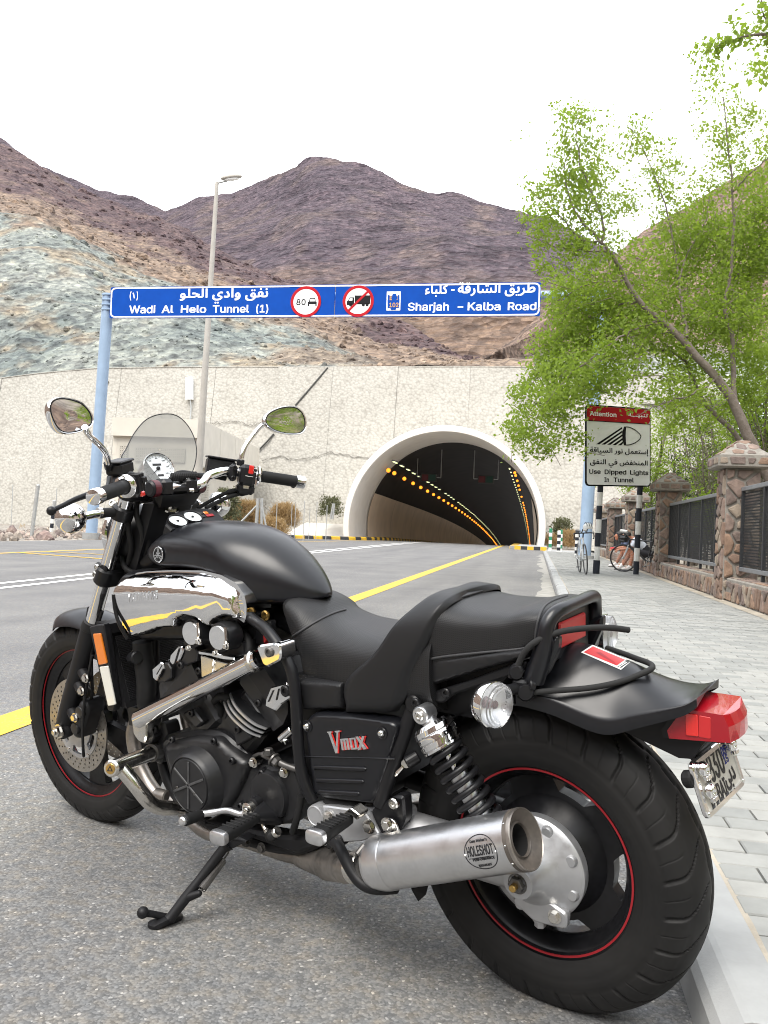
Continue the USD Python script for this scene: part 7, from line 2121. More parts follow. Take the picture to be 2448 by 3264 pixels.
for dx,dy in ((-0.036,0.0),(0.034,-0.002),(0.058,0.045),(0.058,0.005),(0.058,-0.03)):
    v=np.array(ball((0,0,0.0005),0.0026,1).vertices)+[dx,dy,0]
    obj('rivet',on_can(tm(v*[1,flip,1],ball((0,0,0),0.0026,1).faces)),'chrome',mf1)
# clamp, collector and header pipes
jp=e0-eax*0.07
clp=obj('pipe_clamp',lathe([(0.030,-0.018),(0.034,-0.016),(0.034,0.016),(0.030,0.018)],e0-eax*0.065,eax,28),'worn_chrome',moto,smooth=35)
obj('clamp_bolt',rod(bp(4,1222,870,0.25),bp(4,1262,818,0.23),0.006,10),'dark_steel',clp)
obj('collector',tube(spline([e0-eax*0.04,jp-eax*0.02,bp(4,1150,930,0.17),bp(4,1060,910,0.13),bp(4,930,880,0.10)],24),np.r_[np.linspace(0.027,0.031,6),np.linspace(0.033,0.040,10),np.linspace(0.036,0.026,8)],20),'hot_steel',moto,smooth=55)
hp=spline([bp(4,980,892,0.10),bp(4,800,850,0.10),bp(4,620,790,0.11),bp(4,400,730,0.11),bp(2,880,1195,0.11),bp(2,800,1165,0.11),[1.27,0.10,0.36],[1.20,0.09,0.45]],40)
both('header_pipe',tube(hp,0.020,16),'hot_steel',smooth=55)
obj('header_pipe',tube(spline([e0*[1,-1,1]-eax*[1,-1,1]*0.04,[0.42,-0.16,0.24],[0.52,-0.11,0.22]],12),0.027,18),'hot_steel',moto,smooth=55)

# ---------------------------------------------------------------- rear mudguard, tail
def fender():
    top=np.vstack([bps(6,[(430,330),(520,288),(590,282),(680,312),(680,312),(780,350),(880,388),(960,425)],-0.012)*[1,0,1],[[-0.262,0,0.7005],[-0.310,0,0.711]]])
    edge=bps(6,[(250,560,0.135),(360,592,0.132),(450,622,0.129),(560,672,0.125),(650,713,0.120),(720,737,0.115),(790,743,0.110),(880,724,0.104),(1000,696,0.097),(1120,668,0.090),(1200,645,0.084),(1240,622,0.079),(1262,606,0.075)],0.1)
    n=40
    T,E_=spline(top,n),spline(edge,n)
    pz_=np.polyfit(T[:,0],T[:,2],4)
    T[:,2]=np.polyval(pz_,T[:,0])
    rings=[]
    m_=15
    for i in range(n):
        t_,e_=T[i],E_[i]
        k=i/(n-1)
        pts=[]
        for s in np.linspace(-1,1,2*m_+1):
            a_=abs(s)
            flat=1-a_ ** 2.2
            # dome over the wheel, flaring out flat to the edge
            w=(1-a_ ** 2) ** (1.5-0.7*k)
            x=e_[0]+(t_[0]-e_[0])*(1-a_ ** 1.6)
            pts.append([x,e_[1]*s,e_[2]+(t_[2]-e_[2])*w])
        lip=0.030*(1-0.45*k)
        lo=[[e_[0],-e_[1]*0.985,e_[2]-lip],[e_[0],e_[1]*0.985,e_[2]-lip]]
        inner=[[p[0],p[1]*0.93,p[2]-0.008-0.002] for p in pts[::-1]]
        rings.append(np.array([lo[0]]+pts+[lo[1]]+inner))
    m=loft(rings)
    return m,T,E_
fm,FT,FE=fender()
fd=obj('rear_mudguard',fm,'satin_black',moto,smooth=50)
# inner guard down to the number plate
ig=bps(6,[(760,745),(880,790),(1030,870),(1160,938),(1240,945),(1290,870),(1170,700),(900,725)],0.052)
obj('inner_guard',hull([p*[1,s_,1] for p in ig for s_ in (-1,1)]),'matt_black',fd)
arcg=[(RC+[0.353*math.cos(a),0,0.353*math.sin(a)]) for a in np.radians(np.linspace(58,108,14))]
obj('wheel_arch',loft([np.array([p+[0,y,-abs(y) ** 2*2] for y in np.linspace(-0.09,0.09,9)]+[p+[0,y,-abs(y) ** 2*2-0.004] for y in np.linspace(0.09,-0.09,9)]) for p in arcg]),'matt_black',fd,smooth=40)
# sticker laid on the mudguard
def fender_pt(k,x,y):
    a_,b_,s=ZM[k]
    o,d=BR_.T@(CAM-BO),BR_.T@ray(a_+x*s,b_+y*s)
    loc,idx_r,idx_t=fm.ray.intersects_location([o],[unit(d)],multiple_hits=False)
    if len(loc) == 0:
        raise ValueError((x,y))
    return loc[0]
def sticker(k,quad,m,off,nm='sticker',n=8):
    q=np.array(quad,float)
    rows_=[]
    for v_ in np.linspace(0,1,n):
        for u_ in np.linspace(0,1,n):
            c_=(q[0]*(1-u_)+q[1]*u_)*(1-v_)+(q[3]*(1-u_)+q[2]*u_)*v_
            rows_.append(fender_pt(k,*c_))
    P_=np.array(rows_)
    f=grid_faces(n,n)
    c0_=P_.mean(0)
    nrm=np.cross(P_[n-1]-P_[0],P_[-1]-P_[0])
    nrm=unit(nrm if nrm[2]>0 else-nrm)
    obj(nm,tm(np.vstack([P_+nrm*off]),f),m,fd,smooth=True)
try:
    sticker(6,[(615,350),(680,308),(897,398),(838,447)],'sticker_white',0.0006)
    sticker(6,[(630,350),(682,317),(862,392),(815,425)],'plain_red',0.0011)
    sticker(6,[(815,428),(862,395),(888,402),(838,438)],'ink_black',0.0011)
    sticker(6,[(700,352),(725,352),(805,405),(812,422)],'stripe_red',0.0015)
    sticker(6,[(818,428),(860,402),(864,404),(822,430)],'sticker_white',0.0016)
    sticker(6,[(826,433),(868,406),(872,408),(830,435)],'sticker_white',0.0016)
except Exception as ex_:
    print('sticker skipped',ex_)

# tail light: faceted red lens
tw_=0.066
lf=[bp(9,*p,tw_) for p in ((318,745),(345,850),(530,455),(1062,540),(1135,700),(1158,912))]
rt_top=[bp(9,880,165,-tw_),bp(9,1190,228,-tw_)]
tl_pts=lf+[p*[1,-1,1] for p in lf]+[(lf[4]+(lf[3]-lf[4])*k)*[1,c_,1]+[-0.012*(1-c_*c_),0,0] for k in (0.0,0.45,0.9) for c_ in (-0.7,-0.35,0,0.35,0.7)]+[lf[5]*[1,c_,1]+[-0.010*(1-c_*c_),0,0] for c_ in (-0.5,0,0.5)]
tlm=hull(tl_pts)
tlt=obj('tail_light',tlm,'tail_red',moto)
obj('lamp_base',hull([p*[1,s_*0.94,1]+[0.012,0,-0.002] for p in (lf[0],lf[1],lf[2]) for s_ in (-1,1)]+[lf[5]*[1,s_*0.9,1]+[0.02,0,-0.006] for s_ in (-1,1)]),'plastic_black',tlt)
both_r=slab(9,[(560,512),(722,540),(732,828),(566,808)],tw_-0.002,tw_+0.0025,0.0008,0.003)
obj('side_reflector',both_r,'reflector_red',tlt)
obj('side_reflector',slab(9,[(738,545),(898,575),(898,858),(738,832)],tw_-0.002,tw_+0.0012,0.0006,0.003),'plain_red',tlt)
obj('side_reflector',flip_y(both_r),'reflector_red',tlt)

# number plate in a chrome frame, with three skull bolts
pl_tl,pl_bl=bp(9,615,1185,0.088),bp(9,850,1945,0.088)
pdn=unit(pl_bl-pl_tl); PHt=np.linalg.norm(pl_bl-pl_tl); PWd=0.188
px_=unit(np.array([-0.12,-1.0,0.0])); px_=unit(px_-pdn*(px_@pdn))
pn=unit(np.cross(px_,-pdn)); pn=pn if pn[0]<0 else-pn
po=pl_bl
PPL=lambda q,h:po+q[:,:1]*px_-q[:,1:]*pdn+np.reshape(h,(-1,1))*pn
plt_=obj('number_plate',plate(rr(0.004,0.004,PWd-0.004,PHt-0.004,0.012),-0.002,0.0,0,place=PPL),'plate_white',moto)
obj('plate_frame',plate(rr(0,0,PWd,PHt,0.016),-0.006,0.004,0.002,holes=[rr(0.010,0.010,PWd-0.010,PHt-0.010,0.008)],place=PPL),'chrome',plt_,smooth=40)
def ptext(t_,x,y,w_,h_,m='ink_black'):
    obj('lettering',text_on(t_,h_,po+px_*x-pdn*y+pn*0.0006,px_,-pdn,0.0008,True,width=w_),m,plt_)
ptext('2830',0.036,PHt*0.46,0.090,0.048)
ptext('05',0.131,PHt*0.70,0.022,0.017,'ink_blue')
ptext('15',0.132,PHt*0.56,0.020,0.013,'ink_blue')
ptext('DUBAI',0.032,PHt*0.10,0.078,0.030)
obj('lettering',arabic_on('dub',0.034,po+px_*0.112-pdn*(PHt*0.22)+pn*0.0006,px_,-pdn,0.0008,width=0.05),'ink_black',plt_)
def skull(c):
    up=-pdn
    A=np.stack([px_,up,pn])
    m=trimesh.creation.icosphere(3,1.0)
    v=np.array(m.vertices)*[0.0125,0.0145,0.013]
    v[:,1] += 0.004
    for sx_ in (-1,1):                                        # eye sockets
        d=np.linalg.norm((v-[sx_*0.005,0.002,0.0115])/[1,1,1],axis=1)
        v[:,2] -= 0.005*np.exp(-(d/0.0035) ** 2)
    d=np.linalg.norm(v-[0,-0.0045,0.011],axis=1)
    v[:,2] -= 0.003*np.exp(-(d/0.0022) ** 2)
    s=obj('skull_bolt',tm(v@A+c+pn*0.010,m.faces),'chrome',plt_,smooth=True)
    jm=rbox((0.014,0.011,0.012),0.003,c+pn*0.012-up*0.0115,A)
    tt_=[rbox((0.0021,0.0075,0.002),0.0006,c+pn*0.0185-up*0.0105+px_*(k-2)*0.0027,A) for k in range(5)]
    obj('skull_jaw',join(jm,*tt_),'chrome',plt_,smooth=30)
for x,y in ((0.024,0.78),(0.024,0.40),(PWd-0.026,0.80)):
    skull(po+px_*x-pdn*(PHt*y))
for x,y in ((0.008,PHt-0.01),(0.007,0.009),(PWd-0.008,0.01)):
    obj('corner_rivet',bolt(po+px_*x-pdn*y+pn*0.003,pn,0.004,0.003,socket=False),'chrome',plt_)
obj('rubber_buffer',rod(po+px_*0.006-pdn*(PHt*0.72)-pn*0.022,po+px_*0.006-pdn*(PHt*0.72)-pn*0.004,0.016,16),'rubber',plt_)
obj('plate_bracket',hull([po+px_*x-pdn*y-pn*d for x in (0.05,PWd-0.05) for y,d in ((PHt*0.95,0.006),(PHt*0.55,0.006),(PHt*1.15,0.03),(PHt*1.2,0.006))]),'plastic_black',plt_)

# ---------------------------------------------------------------- indicators
def indicator(c,face,r_,stalk,rear=True,lens='clear_lens'):
    face=unit(face)
    b_=obj('indicator',lathe([(0,-0.98*r_),(0.25*r_,-0.95*r_),(0.5*r_,-0.85*r_),(0.72*r_,-0.68*r_),(0.88*r_,-0.46*r_),(0.97*r_,-0.22*r_),(1.0*r_,0.0),(1.0*r_,0.06*r_),(0.95*r_,0.07*r_)],c,face,48),'chrome',moto,smooth=45)
    rings=[(0.95*r_,0.05*r_)]
    for k in range(7,-1,-1):
        q=k/8
        h=0.62*r_*math.sqrt(max(0,1-(q*0.95) ** 2))
        rings += [((q+0.11)*0.95*r_,h*0.97-0.005*r_),((q+0.02)*0.95*r_,h)]
    rings += [(0,0.62*r_)]
    obj('lens',lathe(rings,c,face,48),lens,b_,smooth=25)
    obj('reflector',lathe([(0.93*r_,0.03*r_),(0.6*r_,-0.35*r_),(0.2*r_,-0.5*r_),(0,-0.5*r_)],c,face,32),'brushed_alu',b_,smooth=40)
    obj('bulb',ball(c-face*0.2*r_,0.16*r_,2),'label_maroon',b_,smooth=True)
    obj('stalk',tube(stalk,0.011,14),'chrome' if not rear else 'plastic_black',b_,smooth=50)
    return b_
irl=bp(6,128,640,0.235)
indicator(irl,[-1,0.18,0.0],0.044,[irl+[0.01,-0.03,0.012],bp(6,235,555,0.17),bp(6,300,540,0.12)])
irr=bp(6,752,243,-0.235)
indicator(irr,[-1,-0.18,0.0],0.044,[irr+[0.01,0.03,0.012],irr+[0.03,0.10,0.03]])
ifl=bp(7,535,1212,0.265)
indicator(ifl,[0.8,-0.6,-0.1],0.041,[ifl+[-0.004,-0.03,0.0],bp(7,700,1185,0.20),bp(7,770,1175,0.17)],False)
ifr=ifl*[1,-1,1]
indicator(ifr,[0.9,0.3,0.0],0.041,[ifr+[-0.004,0.03,0.0],ifr+[0,0.10,0.0]],False)
for s_ in (1,-1):
    st=np.array([bp(7,765,1175,0.17),bp(7,880,1165,0.125)])*[1,s_,1]
    obj('indicator_stay',tube(st,0.014,14),'rubber',moto,smooth=50)
    obj('stay_clamp',tube([st[0]-[0,0,0.0],st[0]+(st[0]-st[1])*0.22],0.0165,16),'chrome',moto,smooth=40)

# ---------------------------------------------------------------- seat
def body_loft(xs,zt,zb,hw,sq=2.6,n=28,ys=None,crown=1.0):
    """Cross sections along x: rounded box between zb and zt with half width hw; sq is the superellipse power."""
    rings=[]
    a=np.linspace(0,2*np.pi,n,endpoint=False)
    ca,sa_=np.cos(a),np.sin(a)
    for x,t_,b_,w in zip(xs,zt,zb,hw):
        y=w*np.sign(ca)*np.abs(ca) ** (2/sq)
        z=(t_+b_)/2+(t_-b_)/2*np.sign(sa_)*np.abs(sa_) ** (2/sq)
        rings.append(np.stack([np.full(n,x),y,z],1))
    return loft(rings)


def prof(pts):
    p=np.array(pts)
    p=p[np.argsort(p[:,0])]
    return lambda x:np.interp(x,p[:,0],p[:,2] if p.shape[1] == 3 else p[:,1])


from scipy.interpolate import PchipInterpolator
def pchip(pts):
    p=np.array(pts,float)
    p=p[np.argsort(p[:,0])]
    keep=np.r_[True,np.diff(p[:,0])>1e-4]
    p=p[keep]
    f=PchipInterpolator(p[:,0],p[:,-1],extrapolate=True)
    return lambda x:f(np.clip(x,p[0,0],p[-1,0]))


# rider's seat: narrow at the tank, wide at the back
def snap(mesh,k,pts,off=0.0012,n=30):
    """Lays a measured line on a surface."""
    a_,b_,s=ZM[k]
    q=spline(np.column_stack([np.array(pts,float),np.zeros(len(pts))]),n)[:,:2]
    d=np.array([unit(BR_.T@ray(a_+x*s,b_+y*s)) for x,y in q])
    loc,ir,it=mesh.ray.intersects_location(np.tile(CB,(n,1)),d,multiple_hits=False)
    o=np.argsort(ir)
    return loc[o]-d[ir[o]]*off
st_=pchip(np.array([(0.64,0.812),(0.60,0.798),(0.56,0.775),(0.50,0.758),(0.42,0.752),(0.34,0.757),(0.28,0.775),(0.2,0.80)]))
sb_=pchip(bps(3,[(95,300),(150,440),(205,560),(232,700),(240,736),(460,740),(720,740)],0.14))
xs=np.linspace(0.20,0.665,40)
hw_=pchip(np.array([(0.67,0.092),(0.62,0.112),(0.56,0.126),(0.50,0.137),(0.44,0.146),(0.38,0.152),(0.30,0.156),(0.2,0.158)]))
seat_m=body_loft(xs,st_(xs),np.minimum(sb_(xs),st_(xs)-0.05),hw_(xs),3.2,56)
seat=obj('rider_seat',seat_m,'vinyl_perforated',moto,smooth=60)
obj('piping',tube(snap(seat_m,3,[(165,398),(230,355),(320,300),(400,262),(455,246)]),0.0030,8),'stitch',seat,smooth=60)
sk_=pillow(fillet(bxz(3,[(222,582),(300,588),(440,596),(440,730),(300,735),(243,734)],0.155),0.008),0.13,0.1575,0.010,0.008)
both('seat_skirt',sk_,'vinyl',seat,smooth=60)
# backrest: a smooth band that climbs each flank and crosses over the top
fe=bps(3,[(440,736,.150),(440,705,.163),(430,650,.165),(452,580,.166),(522,513,.166),(602,428,.163),(672,325,.153),(760,247,.130),(850,182,.098),(930,150,.050),(985,139,0.0)],0.1)
re_=bps(3,[(698,738,.150),(716,700,.163),(737,655,.165),(766,560,.165),(800,480,.164),(832,415,.161),(882,310,.150),(928,232,.130),(968,196,.100),(1012,172,.050),(1048,158,0.0)],0.1)
FEs,REs=spline(fe,36),spline(re_,36)
def band(lift):
    half=[]
    for a,b in zip(FEs,REs):
        row=[]
        for k in np.linspace(0,1,13):
            c_=a*(1-k)+b*k
            up_=1-abs(2*k-1) ** 3.2
            out_=unit(np.array([0,c_[1]*5+1e-4,max(0.0,(c_[2]-0.78))*7+0.02]))
            row.append(c_+out_*(lift*up_-0.012*(abs(2*k-1)>0.99)))
        half.append(row)
    half=np.array(half)
    full=np.vstack([half,half[::-1][1:]*[1,-1,1]])
    return tm(full.reshape(-1,3),grid_faces(len(full),13))
bm_=band(0.005)
if (bm_.face_normals[:300]@Y_).mean()<0:
    bm_=tm(bm_.vertices,np.array(bm_.faces)[:,::-1])
bh=obj('backrest',bm_,'vinyl',moto,smooth=70)
obj('backrest_core',hull(np.vstack([q*[1,s_*0.93,1] for q in (FEs[14:]*0.82+REs[14:]*0.18,REs[14:]*0.88+FEs[14:]*0.12) for s_ in (-1,1)])-[0,0,0.006]),'vinyl',bh)
# pillion pad
pz=pchip(np.array([(0.26,0.842),(0.20,0.843),(0.12,0.836),(0.05,0.838),(-0.005,0.850),(-0.028,0.850),(-0.04,0.838)]))
pb_=pchip(bps(3,[(740,665),(820,630),(900,602),(1080,552),(1250,505),(1330,470),(1390,440)],0.13))
xs=np.r_[np.linspace(-0.042,-0.02,8),np.linspace(-0.012,0.215,26)]
pw_=pchip(np.array([(-0.045,0.112),(-0.03,0.124),(0.0,0.131),(0.05,0.137),(0.15,0.143),(0.24,0.147)]))
pil_m=body_loft(xs,pz(xs),pb_(xs),pw_(xs),4.4,56)
pil_=obj('pillion_seat',pil_m,'vinyl_perforated',moto,smooth=60)
obj('piping',tube(snap(pil_m,3,[(808,497),(880,480),(1000,464),(1150,449),(1280,437),(1340,428)]),0.0026,8),'stitch',pil_,smooth=60)
obj('piping',tube(snap(pil_m,3,[(1366,400),(1374,330),(1392,262),(1420,222),(1470,196),(1520,180)]),0.0030,8),'stitch',pil_,smooth=60)
obj('skirt',pillow(fillet(bxz(3,[(748,660),(806,503),(900,482),(1150,452),(1340,432),(1320,486),(1150,530),(900,604)],0.147),0.006),0.126,0.1455,0.010,0.008),'vinyl',pil_,smooth=60)

# ---------------------------------------------------------------- tank cover
tt_top=pchip(bps(1,[(690,812),(730,785),(800,760),(880,743),(960,733),(1060,731),(1180,748),(1300,793),(1400,862),(1500,962),(1570,1050),(1608,1108)],0.0))
tt_bot=pchip(bps(1,[(672,975),(760,985),(850,988),(950,1003),(1030,1035),(1090,1085),(1150,1145),(1210,1182),(1300,1188,0.105),(1400,1180,0.09),(1500,1158,0.06),(1608,1130,0.0)],0.11))
x_f,x_r=bp(1,658,880,0.10)[0],bp(1,1610,1112,0.0)[0]
xs=x_r+(x_f-x_r)*(0.5-0.5*np.cos(np.linspace(0.12,np.pi-0.02,54)))
xs=(xs-xs[0])/(xs[-1]-xs[0])*(x_f-x_r)+x_r
u_=(xs-x_r)/(x_f-x_r)
tw2=0.130*(1-(1-np.clip(u_/0.50,0,1)) ** 2.0) ** 0.75*(1-0.10*np.clip((u_-0.6)/0.4,0,1) ** 2)+0.006
tw2=tw2*np.where(u_>0.9,np.sqrt(np.clip(1-((u_-0.9)/0.115) ** 2,0,1))*0.25+0.75,1)
zt,zb=tt_top(xs),tt_bot(xs)
zc_=zt*0.45+zb*0.55
end=np.where(u_>0.86,np.sqrt(np.clip(1-((u_-0.86)/0.145) ** 2,0.02,1)),1)
zt,zb=zc_+(zt-zc_)*end,zc_+(zb-zc_)*end
rings=[]
na_=56
aa_=np.linspace(0,2*np.pi,na_,endpoint=False)
for x,t_,b_,w in zip(xs,zt,zb,tw2):
    pts=[]
    zm=b_+(t_-b_)*0.30
    for a in aa_:
        c_,s_=math.cos(a),math.sin(a)
        if s_ >= 0:                                            # broad soft shoulder
            pts.append([x,w*np.sign(c_)*abs(c_) ** 0.86,zm+(t_-zm)*s_ ** 0.92])
        else:
            pts.append([x,w*np.sign(c_)*abs(c_) ** 0.35,zm+(b_-zm)*abs(s_) ** 0.6])
    rings.append(np.array(pts))
tank_m=loft(rings)
tank=obj('tank_cover',tank_m,'satin_black',moto,smooth=70)
# emblem: ring with three crossed tuning forks
ec=bp(1,710,908,0.124)
def tank_hit(k,x,y):
    a_,b_,s=ZM[k]
    o,d=CB,unit(BR_.T@ray(a_+x*s,b_+y*s))
    loc,_,tri_=tank_m.ray.intersects_location([o],[d],multiple_hits=False)
    return loc[0],tank_m.face_normals[tri_[0]]
try:
    ec,en=tank_hit(1,711,908)
    en=unit(en if en[1]>0 else-en)
except Exception:
    en=Y_
ex1=unit(np.cross(en,[0,0,1.0])); ey1=np.cross(ex1,en); ey1=ey1 if ey1[2]>0 else-ey1
EPL=lambda q,h:ec+q[:,:1]*ex1+q[:,1:]*ey1+np.reshape(h,(-1,1))*en
r0=0.0215
em_=obj('tank_emblem',plate(c64*r0,0.0008,0.003,0,place=EPL),'plastic_black',tank)
obj('emblem_ring',plate(c64*r0,0.003,0.0052,0.0006,holes=[c64*r0*0.86],place=EPL),'chrome',em_)
for k in range(3):
    a=math.radians(90+120*k)
    d2,n2_=np.array([math.cos(a),math.sin(a)]),np.array([-math.sin(a),math.cos(a)])
    for p,q_,w_ in ((0.10,-0.62,0.07),):
        obj('emblem_fork',plate(np.array([d2*r0*-0.45-n2_*r0*.06,d2*r0*0.35-n2_*r0*.06,d2*r0*0.35+n2_*r0*.06,d2*r0*-0.45+n2_*r0*.06]),0.003,0.0052,0,place=EPL),'chrome',em_)
    for s_ in (-1,1):
        obj('emblem_fork',plate(np.array([d2*r0*0.30+n2_*r0*(s_*0.10-0.05),d2*r0*0.82+n2_*r0*(s_*0.20-0.05),d2*r0*0.82+n2_*r0*(s_*0.20+0.06),d2*r0*0.30+n2_*r0*(s_*0.10+0.06)]),0.003,0.0051,0,place=EPL),'chrome',em_)
# instrument pod at the front of the tank
pod_o=bps(1,[(742,752,0.085),(772,778,0.088),(1058,726,-0.075),(1000,672,-0.09),(930,662,-0.07),(800,680,0.045),(752,712,0.08)],0.0)
c0=bp(1,880,716,0.0)
gA,gB=bp(1,806,738,0.042),bp(1,884,716,0.0)
pnv=unit(np.array([-0.52,0.10,0.85]))
pod_px=[(742,750),(752,712),(800,684),(900,664),(960,664),(1000,672),(1030,696),(1058,724),(900,752),(772,778)]
def on_pod(x,y):
    a_,b_,s=ZM[1]
    d=BR_.T@ray(a_+x*s,b_+y*s)
    return CB+d*(((c0-CB)@pnv)/(d@pnv))
pod_o=np.array([on_pod(*p) for p in pod_px])
pod=obj('instrument_pod',hull(list(pod_o-pnv*0.004)+list(pod_o*0.96+pod_o.mean(0)*0.04)+[p-pnv*0.06 for p in pod_o]),'plastic_black',moto,smooth=20)
gA,gB=on_pod(806,738),on_pod(884,716)
pu=unit(np.cross(Y_,pnv)); pu=pu if pu[0]>0 else-pu
def gauge(parent,c,n_,r_,needle=None,ticks=0,ring=True):
    x_,y_,z_=frame_of(n_)
    d_=obj('gauge',lathe([(0,0.0),(r_*0.97,0.0),(r_*0.97,-0.003),(0,-0.003)],c,n_,40),'dial_white',parent)
    if ring:
        obj('gauge_ring',lathe([(r_*0.96,-0.004),(r_*1.0,0.004),(r_*1.06,0.005),(r_*1.1,-0.002)],c,n_,40),'plastic_black',d_,smooth=35)
    k_=[]
    for i in range(ticks):
        a=math.radians(225-270*i/(ticks-1))
        dr_=math.cos(a)*sx_d+math.sin(a)*su_d
        k_.append(tube([c+dr_*r_*0.80+n_*0.0006,c+dr_*r_*0.92+n_*0.0006],r_*0.012,4))
    if k_:
        obj('tick_marks',join(k_),'ink_black',d_)
    if needle is not None:
        dr_=math.cos(needle)*sx_d+math.sin(needle)*su_d
        obj('needle',tube([c-dr_*r_*0.15+n_*0.002,c+dr_*r_*0.75+n_*0.002],[r_*0.035,r_*0.012],6),'plastic_black',d_)
        obj('needle_hub',lathe([(0,0.004),(r_*0.13,0.003),(r_*0.14,0)],c,n_,20),'plastic_black',d_)
    return d_
sx_d,su_d=np.array([0,-1.0,0]),pu
for g_,nd in ((gA+pnv*0.004,2.6),(gB+pnv*0.004,3.4)):
    gauge(pod,g_,pnv,0.026,nd,9)
for x,y,m in ((955,690,'amber'),(925,692,'ink_black'),(940,708,'ink_black'),(968,704,'stripe_red'),(985,702,'stripe_red')):
    c=on_pod(x,y)+pnv*0.0015
    obj('warning_light',rbox((0.011,0.015,0.003),0.001,c,np.stack([pu,Y_,pnv])),m,pod)

# ---------------------------------------------------------------- chrome air scoops
so=[(482,1045),(498,1020),(560,1011),(700,1005),(850,1008),(950,1032),(1030,1076),(1074,1140),(1086,1200),(1084,1260),(1072,1292)]
so2=[(1182,236),(1150,212),(1108,206),(1068,226),(1046,262),(1022,246),(990,202),(942,188),(900,206),(886,252),(812,256),(720,290),(634,306),(592,232),(566,150),(555,60)]
SY=0.200
spoly=np.vstack([bxz(1,so,SY),bxz(2,so2,SY)])
TOPX=bxz(1,so[1:],SY)
TOPX=TOPX[np.argsort(TOPX[:,0])]
def scoop_fn(pts,y,d):
    x,z=pts[:,0],pts[:,1]
    zz=np.clip((z-0.70)/0.19,0,1)
    front=np.clip((x-0.86)/0.30,0,1)
    y=y+0.020*front-0.016*(2*zz-1) ** 2-0.012*((x-1.0)/0.16) ** 2-0.022*np.clip(zz-0.62,0,1) ** 1.2
    rol=np.interp(x,TOPX[:,0],TOPX[:,1])-z
    y=y-0.045*np.clip(1-rol/0.048,0,1) ** 2.2
    return y-0.014*np.clip((0.92-x)/0.12,0,1) ** 2
scm=pillow(fillet(spoly,0.006,3),0.150,SY+0.006,0.013,0.0055,fn=scoop_fn)
scoop,scoop2=both('air_scoop',scm,'chrome',smooth=80)
def scoop_y(x,z):
    v=np.array(scm.vertices)
    f_=v[:,1]>0.16
    i=np.argsort((v[f_][:,0]-x) ** 2+(v[f_][:,2]-z) ** 2)[:6]
    return v[f_][i,1].mean()
p0,p1,p2=bp(1,548,1160,SY+0.01),bp(1,706,1142,SY+0.01),bp(1,553,1115,SY+0.01)
tx_=unit((p1-p0)*[1,0,1]); ty_=unit((p2-p0)*[1,0,1])
yy0,yy1=scoop_y(p0[0],p0[2]),scoop_y(p1[0],p1[2])
tx3=unit(np.array([p1[0]-p0[0],yy1-yy0,p1[2]-p0[2]]))
ytop=scoop_y(p2[0],p2[2])
ty3=unit(np.array([p2[0]-p0[0],ytop-yy0,p2[2]-p0[2]]))
obj('embossing',text_on('YAMAHA',np.linalg.norm(p2-p0),np.array([p0[0],yy0+0.0002,p0[2]]),tx3,ty3,0.0022,True,width=np.linalg.norm(p1-p0)),'chrome',scoop,smooth=30)
obj('mouth_rim',tube(spline(bps(2,[(634,304,SY),(592,232,SY+.012),(566,150,SY+.014),(556,60,SY+.012)],SY),16),0.005,8),'plastic_black',scoop,smooth=50)
both('scoop_gasket',pillow(fillet(np.vstack([bxz(1,[(470,1040),(505,1000),(700,990),(860,995),(975,1015),(1060,1060),(1108,1130),(1112,1290)],0.15),bxz(2,[(1150,330),(700,330),(600,250)],0.15)]),0.01),0.09,0.150,0.02,0.012),'plastic_black',smooth=60)

# carburettor covers: chrome discs in dark rings
for x,y in ((978,275),(1127,300)):
    c=bp(2,x,y,0.192)
    for s_ in (1,-1):
        cc_=c*[1,s_,1]
        cap_=obj('carburettor_cap',lathe([(0,0.0),(0.029,0.0),(0.031,-0.003),(0.031,-0.03)],cc_,Y_*s_,40),'chrome',moto,smooth=35)
        obj('cap_ring',lathe([(0.0315,-0.006),(0.036,-0.008),(0.038,-0.05),(0.03,-0.06)],cc_,Y_*s_,40),'engine_black',cap_,smooth=35)
        obj('linkage',join(tube([cc_+[-0.026,-0.004*s_,-0.02],cc_+[-0.036,0.004*s_,0.0],cc_+[-0.03,0,0.03]],0.004,8),bolt(cc_+[-0.034,0.0,-0.016],Y_*s_,0.007,0.01,True),bolt(cc_+[0.008,-0.003*s_,-0.038],Y_*s_,0.006,0.01,True)),'worn_chrome',cap_)
obj('chrome_plate',slab(2,[(1022,370),(1220,405),(1222,425),(1160,420),(1090,400),(1024,392)],0.10,0.175,0.002,0.003),'chrome',moto)
obj('chrome_plate',slab(2,[(1034,395),(1108,420),(1100,505),(1040,520)],0.10,0.165,0.002,0.003),'worn_chrome',moto)
obj('chrome_plate',slab(2,[(1112,425),(1215,450),(1210,500),(1108,490)],0.10,0.16,0.002,0.003),'worn_chrome',moto)
